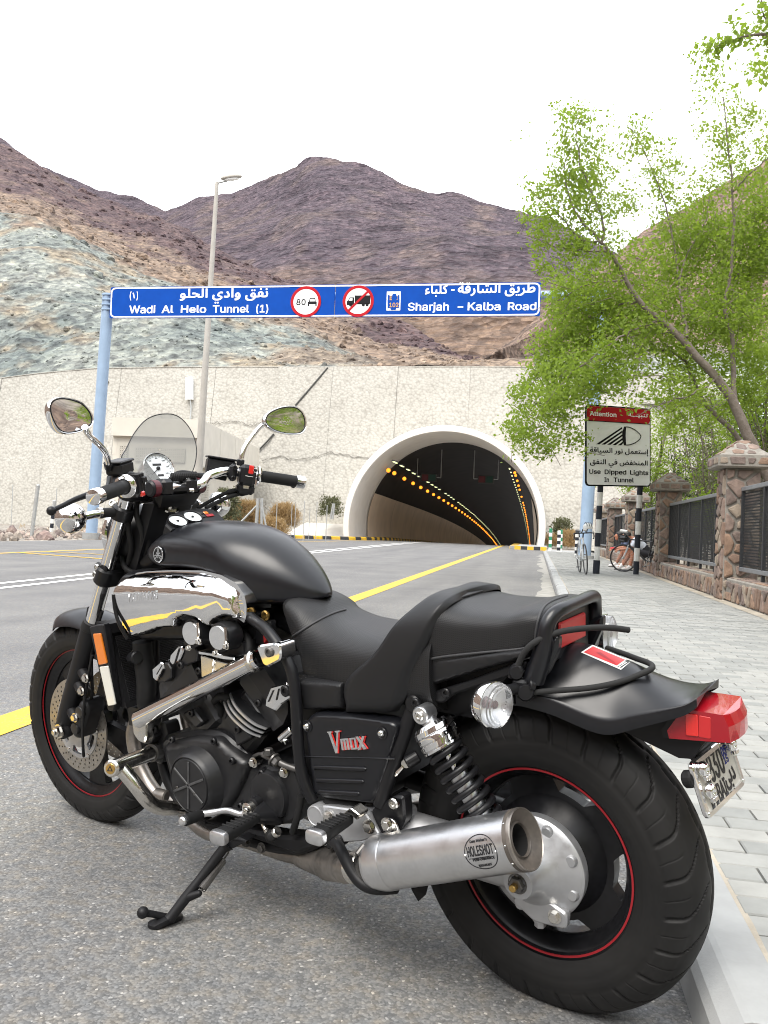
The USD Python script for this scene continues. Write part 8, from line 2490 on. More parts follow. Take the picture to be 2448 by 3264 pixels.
# ---------------------------------------------------------------- side covers
scp=fillet(bxz(3,[(268,760),(300,742),(480,752),(672,776),(702,800),(706,836),(606,1172),(580,1190),(352,1166),(292,1140),(246,800)],0.168),0.012)
sc_m=pillow(scp,0.140,0.168,0.012,0.007)
sc,sc_b=both('side_cover',sc_m,'satin_black',smooth=60)
for pts in ([(300,1004),(556,1012)],[(312,1066),(544,1072)],[(326,1122),(524,1130)]):
    a,b=bp(3,*pts[0],0.168),bp(3,*pts[1],0.168)
    obj('louvre',tube([a,a+(b-a)*.03,b-(b-a)*.03,b],[0.001,0.0055,0.0055,0.001],10),'satin_black',sc,smooth=60)
ln=bps(3,[(255,952,0.168),(690,962,0.168)],0.168)
obj('crease',tube(ln,0.002,6),'satin_black',sc,smooth=60)
for x,y in ((272,806),(630,838)):
    c=bp(3,x,y,0.168)
    obj('cover_recess',lathe([(0.013,-0.001),(0.0145,0.0018),(0.0125,0.0024),(0.010,0.0005),(0,0.0005)],c,Y_,24),'satin_black',sc,smooth=40)
    obj('cover_bolt',bolt(c+Y_*0.001,Y_,0.0085,0.009,socket=False),'chrome',sc,smooth=40)
# raised name plate, red enamel in chrome
n0,n1,nt=bp(3,392,930,0.1695),bp(3,566,915,0.1695),bp(3,385,832,0.1695)
nx_,nw,nh=unit((n1-n0)*[1,0,1]),np.linalg.norm(n1-n0),np.linalg.norm(nt-n0)
nu_=unit(np.cross(Y_,nx_)); nu_=nu_ if nu_[2]>0 else-nu_
NPL=lambda q,h:n0+q[:,:1]*nx_+q[:,1:]*nu_+np.reshape(h,(-1,1))*Y_
Vp=np.array([(0.0,1.0),(0.13,1.0),(0.13,0.95),(0.10,0.93),(0.15,0.22),(0.26,0.90),(0.22,0.95),(0.22,1.0),(0.36,1.0),(0.36,0.95),(0.31,0.92),(0.16,-0.06),(0.10,-0.06),(0.03,0.93),(0.0,0.95)])*[nw,nh]
def strokes():
    S=[Vp]
    for x in (0.30,0.385,0.47):
        S.append(np.array([(x+.02,0.58),(x+0.075,0.58),(x+0.055,0.06),(x,0.06)])*[nw,nh])
    S.append(np.array([(0.32,0.60),(0.55,0.60),(0.55,0.52),(0.32,0.52)])*[nw,nh])
    for x in (0.56,0.68):
        S.append(np.array([(x+.02,0.58),(x+0.07,0.60),(x+0.055,0.06),(x,0.08)])*[nw,nh])
    S.append(np.array([(0.58,0.60),(0.74,0.60),(0.74,0.53),(0.58,0.53)])*[nw,nh]); S.append(np.array([(0.56,0.13),(0.74,0.13),(0.76,0.05),(0.57,0.05)])*[nw,nh])
    S.append(np.array([(0.76,0.64),(0.83,0.64),(0.98,0.04),(0.90,0.0)])*[nw,nh]); S.append(np.array([(0.94,0.64),(1.0,0.62),(0.82,0.02),(0.74,0.0)])*[nw,nh])
    return S
obj('name_plate',join([plate(p,0.0,0.0034+0.00015*i,0,place=NPL) for i,p in enumerate(strokes())]),'chrome',sc)
obj('name_plate',join([plate(p+[0.0018,-0.0012],-0.0004,0.0010+0.00008*i,0,place=NPL) for i,p in enumerate(strokes())]),'reflector_red',sc)

# ---------------------------------------------------------------- frame
ft=spline(bps(3,[(-70,190,0.105),(0,285,0.13),(60,330,0.15),(125,410,0.165),(188,520,0.170),(212,640,0.172),(222,800,0.172),(236,980,0.172),(266,1100,0.170),(300,1165,0.165)],0.17),44)
both('frame_tube',tube(ft,0.0140,18),'plastic_black',smooth=60)
rs_=bps(3,[(790,690,0.135),(735,850,0.142),(668,1040,0.150),(622,1185,0.155)],0.14)
both('frame_strut',tube(spline(rs_,16),0.0165,18),'matt_black',smooth=60)
both('strut_lug',join(lathe([(0,-0.03),(0.017,-0.03),(0.019,-0.026),(0.019,0.012),(0.016,0.016),(0,0.016)],bp(3,793,692,0.14),Y_,24),bolt(bp(3,793,692,0.158),Y_,0.010,0.006)),'plastic_black',smooth=35)
rail=slab(3,[(860,690),(880,640),(1060,585),(1240,515),(1320,490),(1330,530),(1250,565),(1080,620),(960,660),(925,700)],0.110,0.135,0.004,0.012)
both('seat_rail',rail,'matt_black',smooth=30)
both('rail_bolt',bolt(bp(3,940,645,0.136),Y_,0.010,0.006),'plastic_black')
obj('seat_lock',join(lathe([(0.012,0.0),(0.013,0.006),(0.009,0.008),(0,0.006)],bp(3,75,273,0.10),Y_,20),rbox((0.003,0.004,0.011),0.001,bp(3,75,273,0.109))),'brass',moto)
hl=bp(3,745,985,0.15)
obj('helmet_lock',rod(hl-[0.02,0.02,-0.015],hl,0.014,20),'plastic_black',moto)
obj('lock_face',lathe([(0.011,0.001),(0.010,0.003),(0,0.002)],hl,unit(np.array([-0.3,0.9,-0.2])),18),'worn_chrome',moto)
obj('lock_lever',tube([hl+[0.006,0.004,-0.008],hl+[0.018,0.008,-0.022],hl+[0.022,0.008,-0.03]],[0.004,0.005,0.003],8),'worn_chrome',moto)
obj('frame_backbone',tube(spline([[1.18,0,0.86],[1.0,0,0.83],[0.7,0,0.72],[0.4,0,0.66],[0.1,0,0.70]],20),0.03,16),'matt_black',moto,smooth=60)
both('down_tube',tube(spline([[1.20,0.05,0.82],[1.17,0.09,0.60],[1.12,0.12,0.33],[1.02,0.13,0.22],[0.6,0.13,0.21],[0.48,0.14,0.30]],30),0.015,14),'matt_black',smooth=60)
obj('rear_frame',hull([[x,y,z] for x in (0.14,0.44) for y in (-0.09,0.09) for z in (0.60,0.70)]+[[0.02,y,0.74] for y in (-0.09,0.09)]),'matt_black',moto)
obj('battery_box',hull([[x,y,z] for x in (0.36,0.60) for y in (-0.13,0.13) for z in (0.40,0.64)]),'matt_black',moto)
obj('air_box',hull([[x,y,z] for x in (0.76,1.08) for y in (-0.10,0.10) for z in (0.68,0.77)]),'matt_black',moto)
obj('head_stock',rod(np.array([1.20,0,0.80]),np.array([1.13,0,0.98]),0.033,20),'matt_black',moto)

# ---------------------------------------------------------------- engine: crankcase, covers, four cylinders
eng_p=fillet(bxz(2,[(808,880),(830,840),(1000,812),(1110,815),(1170,845),(1285,950),(1290,1010),(1560,1000),(1610,1180),(1560,1330),(1380,1340),(1130,1280),(870,1240),(860,1080)],0.165),0.02)
eng=obj('engine',plate(eng_p,-0.165,0.165,0.012,place=YP),'engine_black',moto,smooth=30)
g_c=bp(2,970,1112,0.222)
Rg=np.linalg.norm(bp(2,940,957,0.222)-bp(2,985,1270,0.222))/2
gen_p=fillet(bxz(2,[(812,880),(985,838),(1120,850),(1175,905),(1285,990),(1280,1060),(1215,1200),(1150,1290),(1000,1290),(880,1210),(862,1080)],0.185),0.025)
gen=obj('generator_cover',pillow(gen_p,0.15,0.186,0.022,0.009),'engine_black',eng,smooth=60)
obj('generator_dome',lathe([(Rg*1.30,-0.05),(Rg*1.24,-0.036),(Rg*1.16,-0.026),(Rg*1.10,-0.012),(Rg*1.03,-0.004),(Rg*0.985,-0.001),(Rg*0.96,-0.004),(Rg*0.93,-0.004),(Rg*0.905,0.0),(0,0.0005)],g_c,Y_,72),'engine_black',gen,smooth=30)
for k in range(6):
    a=math.radians(30+60*k+4)
    d_=np.array([math.cos(a),0,math.sin(a)])
    obj('star_rib',rbox((Rg*0.82,0.0035,Rg*0.085),0.001,g_c+d_*(Rg*0.45)+Y_*(0.0012+0.0001*k),np.stack([d_,Y_,np.cross(d_,Y_)])),'worn_grey',gen)
for x,y in ((885,857),(1115,866),(1215,975)):
    obj('case_bolt',bolt(bp(2,x,y,0.187),Y_,0.009,0.009),'plastic_black',gen)
for x,y in ((908,1124),(1003,1158)):
    obj('cover_screw',bolt(bp(2,x,y,0.2235),Y_,0.0045,0.002),'dark_steel',gen)
m_c=bp(2,1400,1172,0.178)
Rm_=np.linalg.norm(bp(2,1400,1045,0.178)-bp(2,1400,1300,0.178))/2
mid=obj('middle_gear_cover',lathe([(Rm_*1.10,-0.045),(Rm_*1.05,-0.02),(Rm_*1.03,-0.012),(Rm_*0.985,-0.008),(Rm_*0.96,-0.001),(Rm_*0.90,0.001),(0,0.001)],m_c,Y_,64),'engine_black',eng,smooth=30)
for x,y in ((1378,1043),(1472,1122),(1482,1260),(1262,1075),(1262,1222),(1330,985),(1497,1040)):
    c=bp(2,x,y,0.168)
    silver=(x,y) in ((1330,985),(1497,1040))
    obj('cover_bolt',join(lathe([(0,-0.02),(0.012,-0.02),(0.012,0.0),(0,0.0)],c,Y_,16),bolt(c,Y_,0.010,0.010,hexa=silver,socket=not silver)),'worn_chrome' if silver else 'plastic_black',mid)
obj('oil_line',join(tube(spline(bps(2,[(1330,950,0.16),(1370,938,0.17),(1412,955,0.172),(1445,972,0.172),(1500,1000,0.170),(1570,1025,0.165)],0.17),18),[0.004]*5+[0.008]*5+[0.0075]*8,12),bolt(bp(2,1412,940,0.175),[0,0,1],0.011,0.014,True),bolt(bp(2,1436,966,0.175),unit(np.array([-.8,0,-.4])),0.013,0.018,True)),'dark_steel',eng,smooth=40)
def cyl_dir(p0,p1):
    return unit((p1-p0)*[1,0,1])
# front cylinder pair
f0,f1=bp(2,1080,830,0.15),bp(2,885,480,0.15)
fd_=cyl_dir(f0,f1); fs=np.array([-fd_[2],0,fd_[0]])
r0_,r1_=bp(2,1215,850,0.15),bp(2,1440,560,0.15)
rd_=cyl_dir(r0_,r1_); rs2=np.array([-rd_[2],0,rd_[0]])
def bank(base,d,s,L,fins,hw):
    A=np.stack([d,Y_,s])
    b_=obj('cylinder_bank',rbox((L*0.62,0.30,0.125),0.014,base*[1,0,1]+d*L*0.30,A),'engine_black',eng,smooth=20)
    obj('cylinder_head',hull([base*[1,0,1]+d*L*k+Y_*y+s*w for k,w_,y_ in ((0.60,0.075,0.155),(0.80,0.085,0.160),(0.93,0.075,0.155),(1.0,0.055,0.15)) for w in (-w_,w_) for y in (-y_,y_)]),'engine_black',b_)
    for i,k in enumerate(fins):
        c=base*[1,0,1]+d*L*k
        q=rbox((0.0058,0.335,0.158),0.0025,c,A)
        obj('cooling_fin',q,'engine_black',b_)
        for s_ in (1,-1):
            obj('fin_edge',rbox((0.0052,0.004,0.150),0.001,c+Y_*s_*0.1685,A),'brushed_alu',b_)
    return b_
LF,LR=np.linalg.norm(f1-f0)*1.06,np.linalg.norm(r1_-r0_)*1.02
fb=bank(f0,fd_,fs,LF,(),0.15)
rb_=bank(r0_,rd_,rs2,LR,(),0.15)
# three bright fin edges that arc round the rear cylinder
for k,(o_,w_) in enumerate(((0,15),(24,14),(47,13))):
    arc=spline(bps(2,[(1200-o_*0.7,605+o_*0.9,0.158),(1228-o_*0.72,670+o_*0.92,0.178),(1290-o_*0.7,738+o_*0.93,0.186),(1350-o_*0.68,780+o_*0.92,0.182),(1402-o_*0.66,800+o_*0.9,0.168)],0.17),24)
    fn_=obj('cooling_fin',join([hull([p+rd_*a+Y_*b+0 for p in (arc[i],arc[i+1]) for a in (-0.0042,0.0042) for b in (-0.05,0.0)]) for i in range(23)]),'engine_black',rb_)
    obj('fin_edge',join([hull([p+rd_*a+Y_*b for p in (arc[i],arc[i+1]) for a in (-0.0036,0.0036) for b in (-0.002,0.003)]) for i in range(23)]),'brushed_alu',rb_)
# chrome cam caps and black spark plug covers
def cam_cap(k,pts,y,m='chrome',depth=0.05):
    obj('cam_cap',slab(k,pts,y-depth,y,0.003,0.003),m,eng,smooth=30)
cam_cap(2,[(768,470),(812,432),(828,440),(832,470),(790,540),(770,520)],0.178)
cam_cap(2,[(832,436),(856,440),(874,470),(872,520),(842,545),(800,545),(836,472)],0.172,'engine_black')
cam_cap(2,[(868,392),(905,350),(930,346),(940,372),(915,430),(880,452),(862,428)],0.176)
cam_cap(2,[(945,352),(1005,352),(1018,380),(1012,430),(930,460),(920,440),(946,380)],0.170,'engine_black')
cam_cap(2,[(1392,640),(1420,572),(1508,548),(1540,566),(1545,625),(1478,668),(1448,705),(1390,678)],0.176)
for pts in ([(1404,650),(1432,588),(1436,588),(1408,654)],[(1448,640),(1462,580),(1466,580),(1452,645)],[(790,500),(822,446),(826,448),(794,504)],[(888,440),(914,356),(918,358),(893,442)],[(800,520),(826,470),(829,472),(803,524)]):
    obj('cap_groove',slab(2,pts,0.172,0.1790,0.0005,0.001),'engine_black',eng)
cam_cap(2,[(1290,508),(1360,480),(1392,500),(1352,558),(1300,560)],0.150,'worn_chrome')
obj('cap_bolt',bolt(bp(2,1508,590,0.177),Y_,0.014,0.008),'plastic_black',eng)
cam_cap(2,[(845,580),(1050,575),(1062,640),(1010,800),(960,770),(850,640)],0.150,'engine_black',0.08)
obj('coil_cover',slab(2,[(935,715),(990,690),(1048,765),(1008,800)],0.12,0.172,0.004,0.006),'engine_black',eng)
obj('coil_cover',slab(2,[(1215,815),(1262,780),(1318,850),(1230,900)],0.12,0.170,0.004,0.006),'engine_black',eng)
for k,x,y,yy in ((2,988,713,0.173),(2,1243,803,0.171),(2,1356,658,0.165),(2,930,450,0.172),(2,1030,480,0.16)):
    obj('case_bolt',bolt(bp(k,x,y,yy),Y_,0.010,0.007),'plastic_black',eng)
obj('water_pipe',tube(spline(bps(2,[(715,320,0.13),(722,420,0.13),(738,560,0.13),(742,670,0.12),(800,760,0.10)],0.13),22),0.027,18),'rubber',eng,smooth=60)
obj('hose',tube(spline(bps(2,[(1230,240,0.10),(1300,330,0.12),(1290,420,0.13),(1230,470,0.13)],0.12),18),0.012,12),'rubber',eng,smooth=60)
obj('carburettor_bank',hull([[x,y,z] for x in (0.76,0.98) for y in (-0.14,0.14) for z in (0.60,0.70)]),'engine_black',eng)
obj('valley_cover',hull([f0*[1,0,1]+[0,y,0] for y in (-0.14,0.14)]+[r0_*[1,0,1]+[0,y,0] for y in (-0.14,0.14)]+[[0.86,y,0.60] for y in (-0.13,0.13)]+[[0.97,y,0.57] for y in (-0.13,0.13)]),'engine_black',eng)
obj('red_tag',slab(2,[(1378,286),(1398,280),(1402,305),(1384,330)],0.10,0.115,0.001,0.002),'plain_red',moto)
obj('bracket_plate',slab(2,[(1215,225),(1420,205),(1420,330),(1330,345),(1240,330)],0.07,0.095,0.004,0.01),'engine_black',moto)
obj('choke_link',join(rbox((0.022,0.02,0.012),0.003,bp(2,1500,850,0.165)),rod(bp(2,1478,858,0.17),bp(2,1540,800,0.17),0.010,12),rod(bp(2,1490,875,0.175),bp(2,1512,858,0.165),0.009,12)),'chrome',eng,smooth=30)
for pts in ([(1115,650,0.15),(1150,620,0.165),(1185,630,0.16),(1200,655,0.15)],[(1120,660,0.15),(1145,690,0.14),(1150,740,0.13)]):
    obj('plug_lead',tube(spline(bps(2,pts,0.15),14),0.010,10),'rubber',eng,smooth=60)

# chrome brace bar across the engine, with its clamp and front bracket
b0,b1=bp(2,700,748,0.196),bp(2,1362,412,0.190)
br_=obj('chrome_brace',tube([b0,b0+(b1-b0)*0.5,b1],[0.0245,0.0235,0.0225],30),'chrome',moto,smooth=60)
bd=unit(b1-b0)
obj('brace_clamp',slab(2,[(1340,352),(1358,340),(1436,328),(1472,335),(1478,400),(1470,425),(1400,462),(1378,450)],0.150,0.205,0.004,0.008),'chrome',br_,smooth=25)
obj('clamp_ring',lathe([(0.0225,0),(0.027,0.001),(0.027,0.012),(0.0225,0.014)],b1-bd*0.028,bd,30),'worn_chrome',br_,smooth=35)
obj('clamp_bolt',bolt(bp(2,1415,377,0.2055),Y_,0.012,0.006),'dark_steel',br_)
obj('clamp_ear',slab(2,[(1436,328),(1475,320),(1492,355),(1466,372)],0.155,0.19,0.003,0.004),'chrome',br_)
obj('brace_foot',slab(2,[(650,735),(662,722),(738,708),(742,735),(735,850),(722,885),(690,870),(664,830)],0.150,0.204,0.004,0.006),'worn_chrome',br_,smooth=25)
obj('brace_foot',slab(2,[(716,750),(742,735),(778,850),(756,888),(722,885)],0.145,0.185,0.003,0.004),'engine_black',br_)
obj('foot_bolt',bolt(bp(2,790,800,0.17),Y_,0.012,0.010),'plastic_black',br_)
obj('brace_bracket',slab(2,[(745,790),(830,765),(850,840),(815,1000),(780,990)],0.10,0.155,0.006,0.012),'engine_black',br_)

# highway bars
hb0,hb1=bp(2,760,935,0.185),bp(2,548,1018,0.355)
hbar=obj('highway_bar',rod(hb0,hb1,0.0205,26),'worn_chrome',moto,smooth=40)
hbd=unit(hb1-hb0)
obj('bar_end',lathe([(0,0.004),(0.017,0.003),(0.0215,-0.002),(0.0215,-0.012)],hb1+hbd*0.004,hbd,30),'worn_chrome',hbar,smooth=30)
obj('end_badge',lathe([(0,0.0062),(0.0125,0.0058),(0.013,0.004)],hb1+hbd*0.003,hbd,30),'brass',hbar)
hx_=unit(np.cross(hbd,[0,0,1.0])); hy_=np.cross(hx_,hbd); hy_=hy_ if hy_[2]>0 else-hy_
hx_=np.cross(hy_,hbd)
HPL=lambda q,h:hb1+hbd*0.0092+q[:,:1]*hx_+q[:,1:]*hy_+np.reshape(h,(-1,1))*hbd
obj('end_badge',plate(np.array([(-0.008,-0.005),(0.008,-0.005),(0.0,0.009)]),0.0001,0.0006,0,holes=[np.array([(-0.0045,-0.003),(0.0045,-0.003),(0,0.0045)])],place=HPL),'ink_black',hbar)
lowb=spline(bps(2,[(594,1012,0.325),(640,1065,0.315),(700,1140,0.300),(745,1195,0.280),(800,1230,0.250),(870,1238,0.215),(930,1235,0.170)],0.3),30)
obj('lower_bar',tube(lowb,0.0185,24),'worn_chrome',hbar,smooth=60)
obj('mount',tube([hb0,hb0-hbd*0.03],[0.024,0.026],20),'dark_steel',hbar,smooth=50)
obj('rusty_clamp',rod(bp(2,785,1160,0.20),bp(2,850,1175,0.19),0.017,18),'hot_steel',hbar,smooth=40)
hb2=obj('highway_bar',flip_y(rod(hb0,hb1,0.0205,26)),'worn_chrome',moto,smooth=40)
obj('lower_bar',flip_y(tube(lowb,0.0185,24)),'worn_chrome',hb2,smooth=60)

# ---------------------------------------------------------------- radiator
rp=bxz(2,[(425,238),(470,225),(505,222),(520,300),(570,660),(560,705),(528,700)],0.185)
rad_side=plate(fillet(rp,0.006),0.165,0.188,0.003,place=YP)
ra=bps(2,[(425,238),(530,700)],0.185)
rtop,rbot=ra[0],ra[1]
rad=obj('radiator',hull([p+[dx,y-p[1],0] for p in (rtop+[0.0,0,-0.012],rbot+[0.0,0,0.01]) for dx in (-0.055,-0.012) for y in (-0.165,0.165)]),'matt_black',moto)
both('radiator_cover',rad_side,'plastic_black',rad,smooth=30)
dn=unit(rbot-rtop)
for j in range(38):
    c=rtop*[1,0,1]+dn*(0.03+j*(np.linalg.norm(rbot-rtop)-0.06)/37)+[-0.057,0,0]
    obj('core_fin',rbox((0.003,0.30,0.0035),0.0005,c,np.stack([[1,0,0],Y_,[0,0,1.0]])),'engine_black',rad)
amb=slab(2,[(441,278),(482,275),(518,440),(474,450)],0.187,0.193,0.0015,0.004)
wht=slab(2,[(477,460),(522,454),(565,668),(525,676)],0.187,0.193,0.0015,0.004)
both('amber_reflector',amb,'amber',rad); both('white_reflector',wht,'reflector_white',rad)
obj('radiator_tank',hull([p for dx in (-0.07,-0.01) for y in (-0.17,0.17) for p in (rtop+[dx,y-rtop[1],0.012],rtop+[dx,y-rtop[1],-0.016])]),'matt_black',rad)
obj('oil_cooler',hull([p for y in (-0.12,0.12) for dx in (-0.05,0.0) for p in (rbot+[dx,y-rbot[1],-0.005],rbot+[dx,y-rbot[1],-0.06])]),'engine_black',rad)
obj('hose_clamp',lathe([(0.019,-0.004),(0.021,-0.003),(0.021,0.003),(0.019,0.004)],bp(2,680,405,0.15),Y_,20),'dark_steel',rad)
obj('radiator_cap',rod(bp(2,662,410,0.14),bp(2,690,408,0.16),0.018,18),'plastic_black',rad)

# ---------------------------------------------------------------- fork, brakes, front mudguard
def on_fork(t_,y):
    """Along the fork from axle up."""
    return FA+fdir_*t_+np.array([0,y,0])
f_top,f_low=bp(7,948,1095,0.105),bp(2,275,812,0.108)
fdir_=unit((f_top-f_low)*[1,0,1])
FA=f_low*[1,0,1]
FLn=np.linalg.norm((f_top-f_low)*[1,0,1])
k_c=(bp(2,440,225,0.105)-FA)@fdir_
for s_ in (1,-1):
    y=0.105*s_
    fk=obj('fork_leg',tube([on_fork(k_c-0.06,y),on_fork(FLn+0.06,y)],0.0215,28),'chrome',moto,smooth=60)
    ax0=FC+[0,y,0]
    obj('slider',tube(spline([on_fork(-0.010,y),on_fork(0.05,y),on_fork(0.12,y),on_fork(0.2,y),on_fork(k_c-0.02,y),on_fork(k_c,y)],20),np.r_[np.linspace(0.026,0.030,6),np.full(12,0.030),[0.031,0.027]],26),'matt_black',fk,smooth=50)
    obj('axle_lug',hull(np.vstack([ball(ax0,0.027,2).vertices,ball(on_fork(0.03,y),0.028,2).vertices,ball(on_fork(0.0,y),0.026,2).vertices])),'matt_black',fk,smooth=50)
    obj('dust_seal',lathe([(0.022,0.012),(0.0275,0.010),(0.030,0.0),(0.0315,-0.014),(0.030,-0.016)],on_fork(k_c,y),fdir_,28),'rubber',fk,smooth=40)
    obj('axle_bolt',join(bolt(ax0+[0,0.026*s_,0],Y_*s_,0.017,0.016,True),rod(ax0+[0,0.02*s_,0],ax0+[0,0.05*s_,0],0.009,16)),'worn_chrome',fk)
    cal_c=bp(2,415,735,0.095)*[1,s_,1]
    fx_=np.array([-fdir_[2],0,fdir_[0]])
    cal=obj('brake_caliper',hull(np.vstack([ball(cal_c+fdir_*a+[0,b*s_,0],0.024,2).vertices for a in (-0.045,0.045) for b in (-0.022,0.014)])),'engine_black',fk,smooth=50)
    for a in (-0.032,0.03):
        obj('piston_cap',lathe([(0,0.008),(0.017,0.006),(0.020,0.0),(0.020,-0.02)],cal_c+fdir_*a+[0,0.034*s_,0],Y_*s_,22),'engine_black',cal,smooth=40)
    obj('brake_hose',tube(spline(np.array([cal_c+[-0.02,0,0.05],cal_c+[-0.045,0.01*s_,0.10],cal_c+[-0.05,0.01*s_,0.20],on_fork(k_c+0.05,y)+[-0.03,0,0]]),20),0.005,10),'rubber',cal,smooth=60)
    obj('speedo_cable',tube(spline(np.array([ax0+[-0.05,-0.02*s_,-0.05],ax0+[-0.11,0.02*s_,-0.06],ax0+[-0.13,0.03*s_,0.05],on_fork(0.3,y)+[-0.055,0.012*s_,0.0]]),24),0.0042,8),'rubber',cal,smooth=60)
    for x,y2 in ((405,520),(382,590),(345,738)):
        obj('caliper_bolt',bolt(bp(2,x,y2,0.135)*[1,s_,1],Y_*s_,0.011,0.010,True),'worn_chrome',fk)
        obj('lug',hull(np.vstack([ball(bp(2,x,y2,0.122)*[1,s_,1],0.016,2).vertices,ball(on_fork((bp(2,x,y2,0.122)-FA)@fdir_,y),0.018,2).vertices])),'matt_black',fk,smooth=50)
# clamps
k_lo=(bp(7,800,1640,0.105)-FA)@fdir_
tri_ax=np.stack([np.cross(Y_,fdir_),Y_,fdir_])
tl_=obj('lower_yoke',hull(np.vstack([rod(on_fork(k_lo-0.03,y),on_fork(k_lo+0.026,y),0.031,20).vertices for y in (0.105,-0.105)] )),'plastic_black',moto,smooth=35)
for dz in (-0.014,0.014):
    for s_ in (1,-1):
        c=on_fork(k_lo+dz,0.105*s_)+np.array([0.031,0.004*s_,0.016])
        obj('pinch_boss',rod(c-[0.03,0,0.016],c+[0.004,0.004*s_,0],0.011,14),'plastic_black',tl_)
        obj('pinch_bolt',bolt(bp(7,722 if dz<0 else 735,1638 if dz<0 else 1583,0.128)*[1,s_,1],Y_*s_,0.010,0.006),'worn_chrome',tl_)
obj('pinch_lug',slab(7,[(708,1660),(716,1572),(745,1548),(790,1560),(800,1610),(770,1700)],0.10,0.127,0.004,0.010),'plastic_black',tl_)
k_up=FLn+0.035
uy=obj('upper_yoke',hull(np.vstack([rod(on_fork(k_up-0.02,y),on_fork(k_up+0.012,y),0.030,20).vertices for y in (0.105,-0.105)])),'plastic_black',moto,smooth=35)
obj('steering_nut',bolt(bp(7,1278,1145,0.0),fdir_,0.021,0.020,True),'worn_chrome',uy)
both('indicator_clamp',lathe([(0.022,-0.02),(0.031,-0.017),(0.032,0.017),(0.022,0.02)],on_fork((bp(7,925,1170,0.105)-FA)@fdir_,0.105),fdir_,26),'plastic_black',uy,smooth=40)
both('clamp_bolt',bolt(bp(7,853,1103,0.12),unit(np.array([-0.4,0.8,0.3])),0.011,0.008),'worn_chrome',uy)
# front mudguard, hugging the tyre
def arc_fender(c,r,a0,a1,w,n=28,drop_=0.045):
    rings=[]
    for a in np.radians(np.linspace(a0,a1,n)):
        q=[]
        k=abs(np.degrees(a)-(a0+a1)/2)/((a1-a0)/2)
        ww=w*(1-0.35*max(0,k-0.72)/0.28)
        for s in np.linspace(-1,1,15):
            rr_=r+0.012-drop_*abs(s) ** 2.4
            q.append(c+np.array([rr_*math.cos(a),s*ww,rr_*math.sin(a)]))
        inner=[p+(c*[1,0,1]+[0,p[1],0]-p)*0.012 for p in q[::-1]]
        rings.append(np.array(q+inner))
    return loft(rings)
fmud=obj('front_mudguard',arc_fender(FC,0.352,63,124,0.072),'satin_black',moto,smooth=60)
for s_ in (1,-1):
    obj('mudguard_stay',slab(2,[(392,245),(410,130),(440,118),(438,180),(420,250)],0.076,0.082,0.001,0.004) if s_>0 else flip_y(slab(2,[(392,245),(410,130),(440,118),(438,180),(420,250)],0.076,0.082,0.001,0.004)),'plastic_black',fmud)

# ---------------------------------------------------------------- handlebar and controls
hl_c=np.array([1.355,0.0,0.93])
hlamp=obj('headlight',lathe([(0.0,-0.115),(0.035,-0.110),(0.065,-0.090),(0.085,-0.055),(0.094,-0.02),(0.097,0.0)],hl_c,[1,0,-0.05],48),'plastic_black',moto,smooth=60)
obj('headlight_rim',lathe([(0.094,-0.006),(0.101,0.0),(0.101,0.014),(0.092,0.022),(0.088,0.020)],hl_c,[1,0,-0.05],48),'chrome',hlamp,smooth=40)
obj('headlight_glass',lathe([(0.09,0.018),(0.06,0.032),(0,0.038)],hl_c,[1,0,-0.05],40),'clear_lens',hlamp,smooth=60)
obj('headlight_bowl',lathe([(0.088,0.016),(0.06,-0.03),(0,-0.05)],hl_c,[1,0,-0.05],40),'chrome',hlamp,smooth=60)
lg_o,lg_i=bp(1,372,602,0.388),bp(1,528,548,0.262)
bc0=bp(1,800,552,0.0)
L0=bp(1,640,552,0.075)
hb_pts=[bc0,bc0+[0.0,0.05,0.0],L0,L0+[0.006,0.045,0.010],lg_i+(lg_i-lg_o)*0.35,lg_i,lg_o]
hbt=spline(hb_pts,50)
R0=bps(1,[(930,535,-0.075),(962,500,-0.105),(1010,478,-0.14),(1070,468,-0.185),(1140,478,-0.225),(1235,492,-0.275),(1460,526,-0.388)],-0.2)
hbr=spline(np.vstack([bc0,bc0+[0,-0.04,0],R0]),50)
hbar_=obj('handlebar',join(tube(hbt,0.0135,20),tube(hbr,0.0135,20)),'chrome',moto,smooth=60)
def grip(a,b,flange_c):
    d=unit(b-a)
    L=np.linalg.norm(b-a)
    g=obj('grip',lathe([(0.0150,0),(0.0195,0.003),(0.0180,0.012)]+[(0.0178+0.0003*(i%2),0.014+(L-0.03)*i/28) for i in range(29)]+[(0.0175,L-0.012),(0.0165,L-0.010)],a,d,30),'rubber',hbar_,smooth=25)
    obj('bar_end',lathe([(0.0165,-0.018),(0.0200,-0.016),(0.0205,0.006),(0.0185,0.011),(0.010,0.014),(0,0.0145)],b,d,30),'chrome',g,smooth=35)
    obj('grip_flange',lathe([(0.014,-0.008),(0.030,-0.006),(0.031,-0.002),(0.027,0.003),(0.0205,0.007)],a,d,34),'chrome',g,smooth=35)
grip(lg_i,lg_o,None)
rg_i,rg_o=R0[-2],R0[-1]
grip(rg_i,rg_o,None)
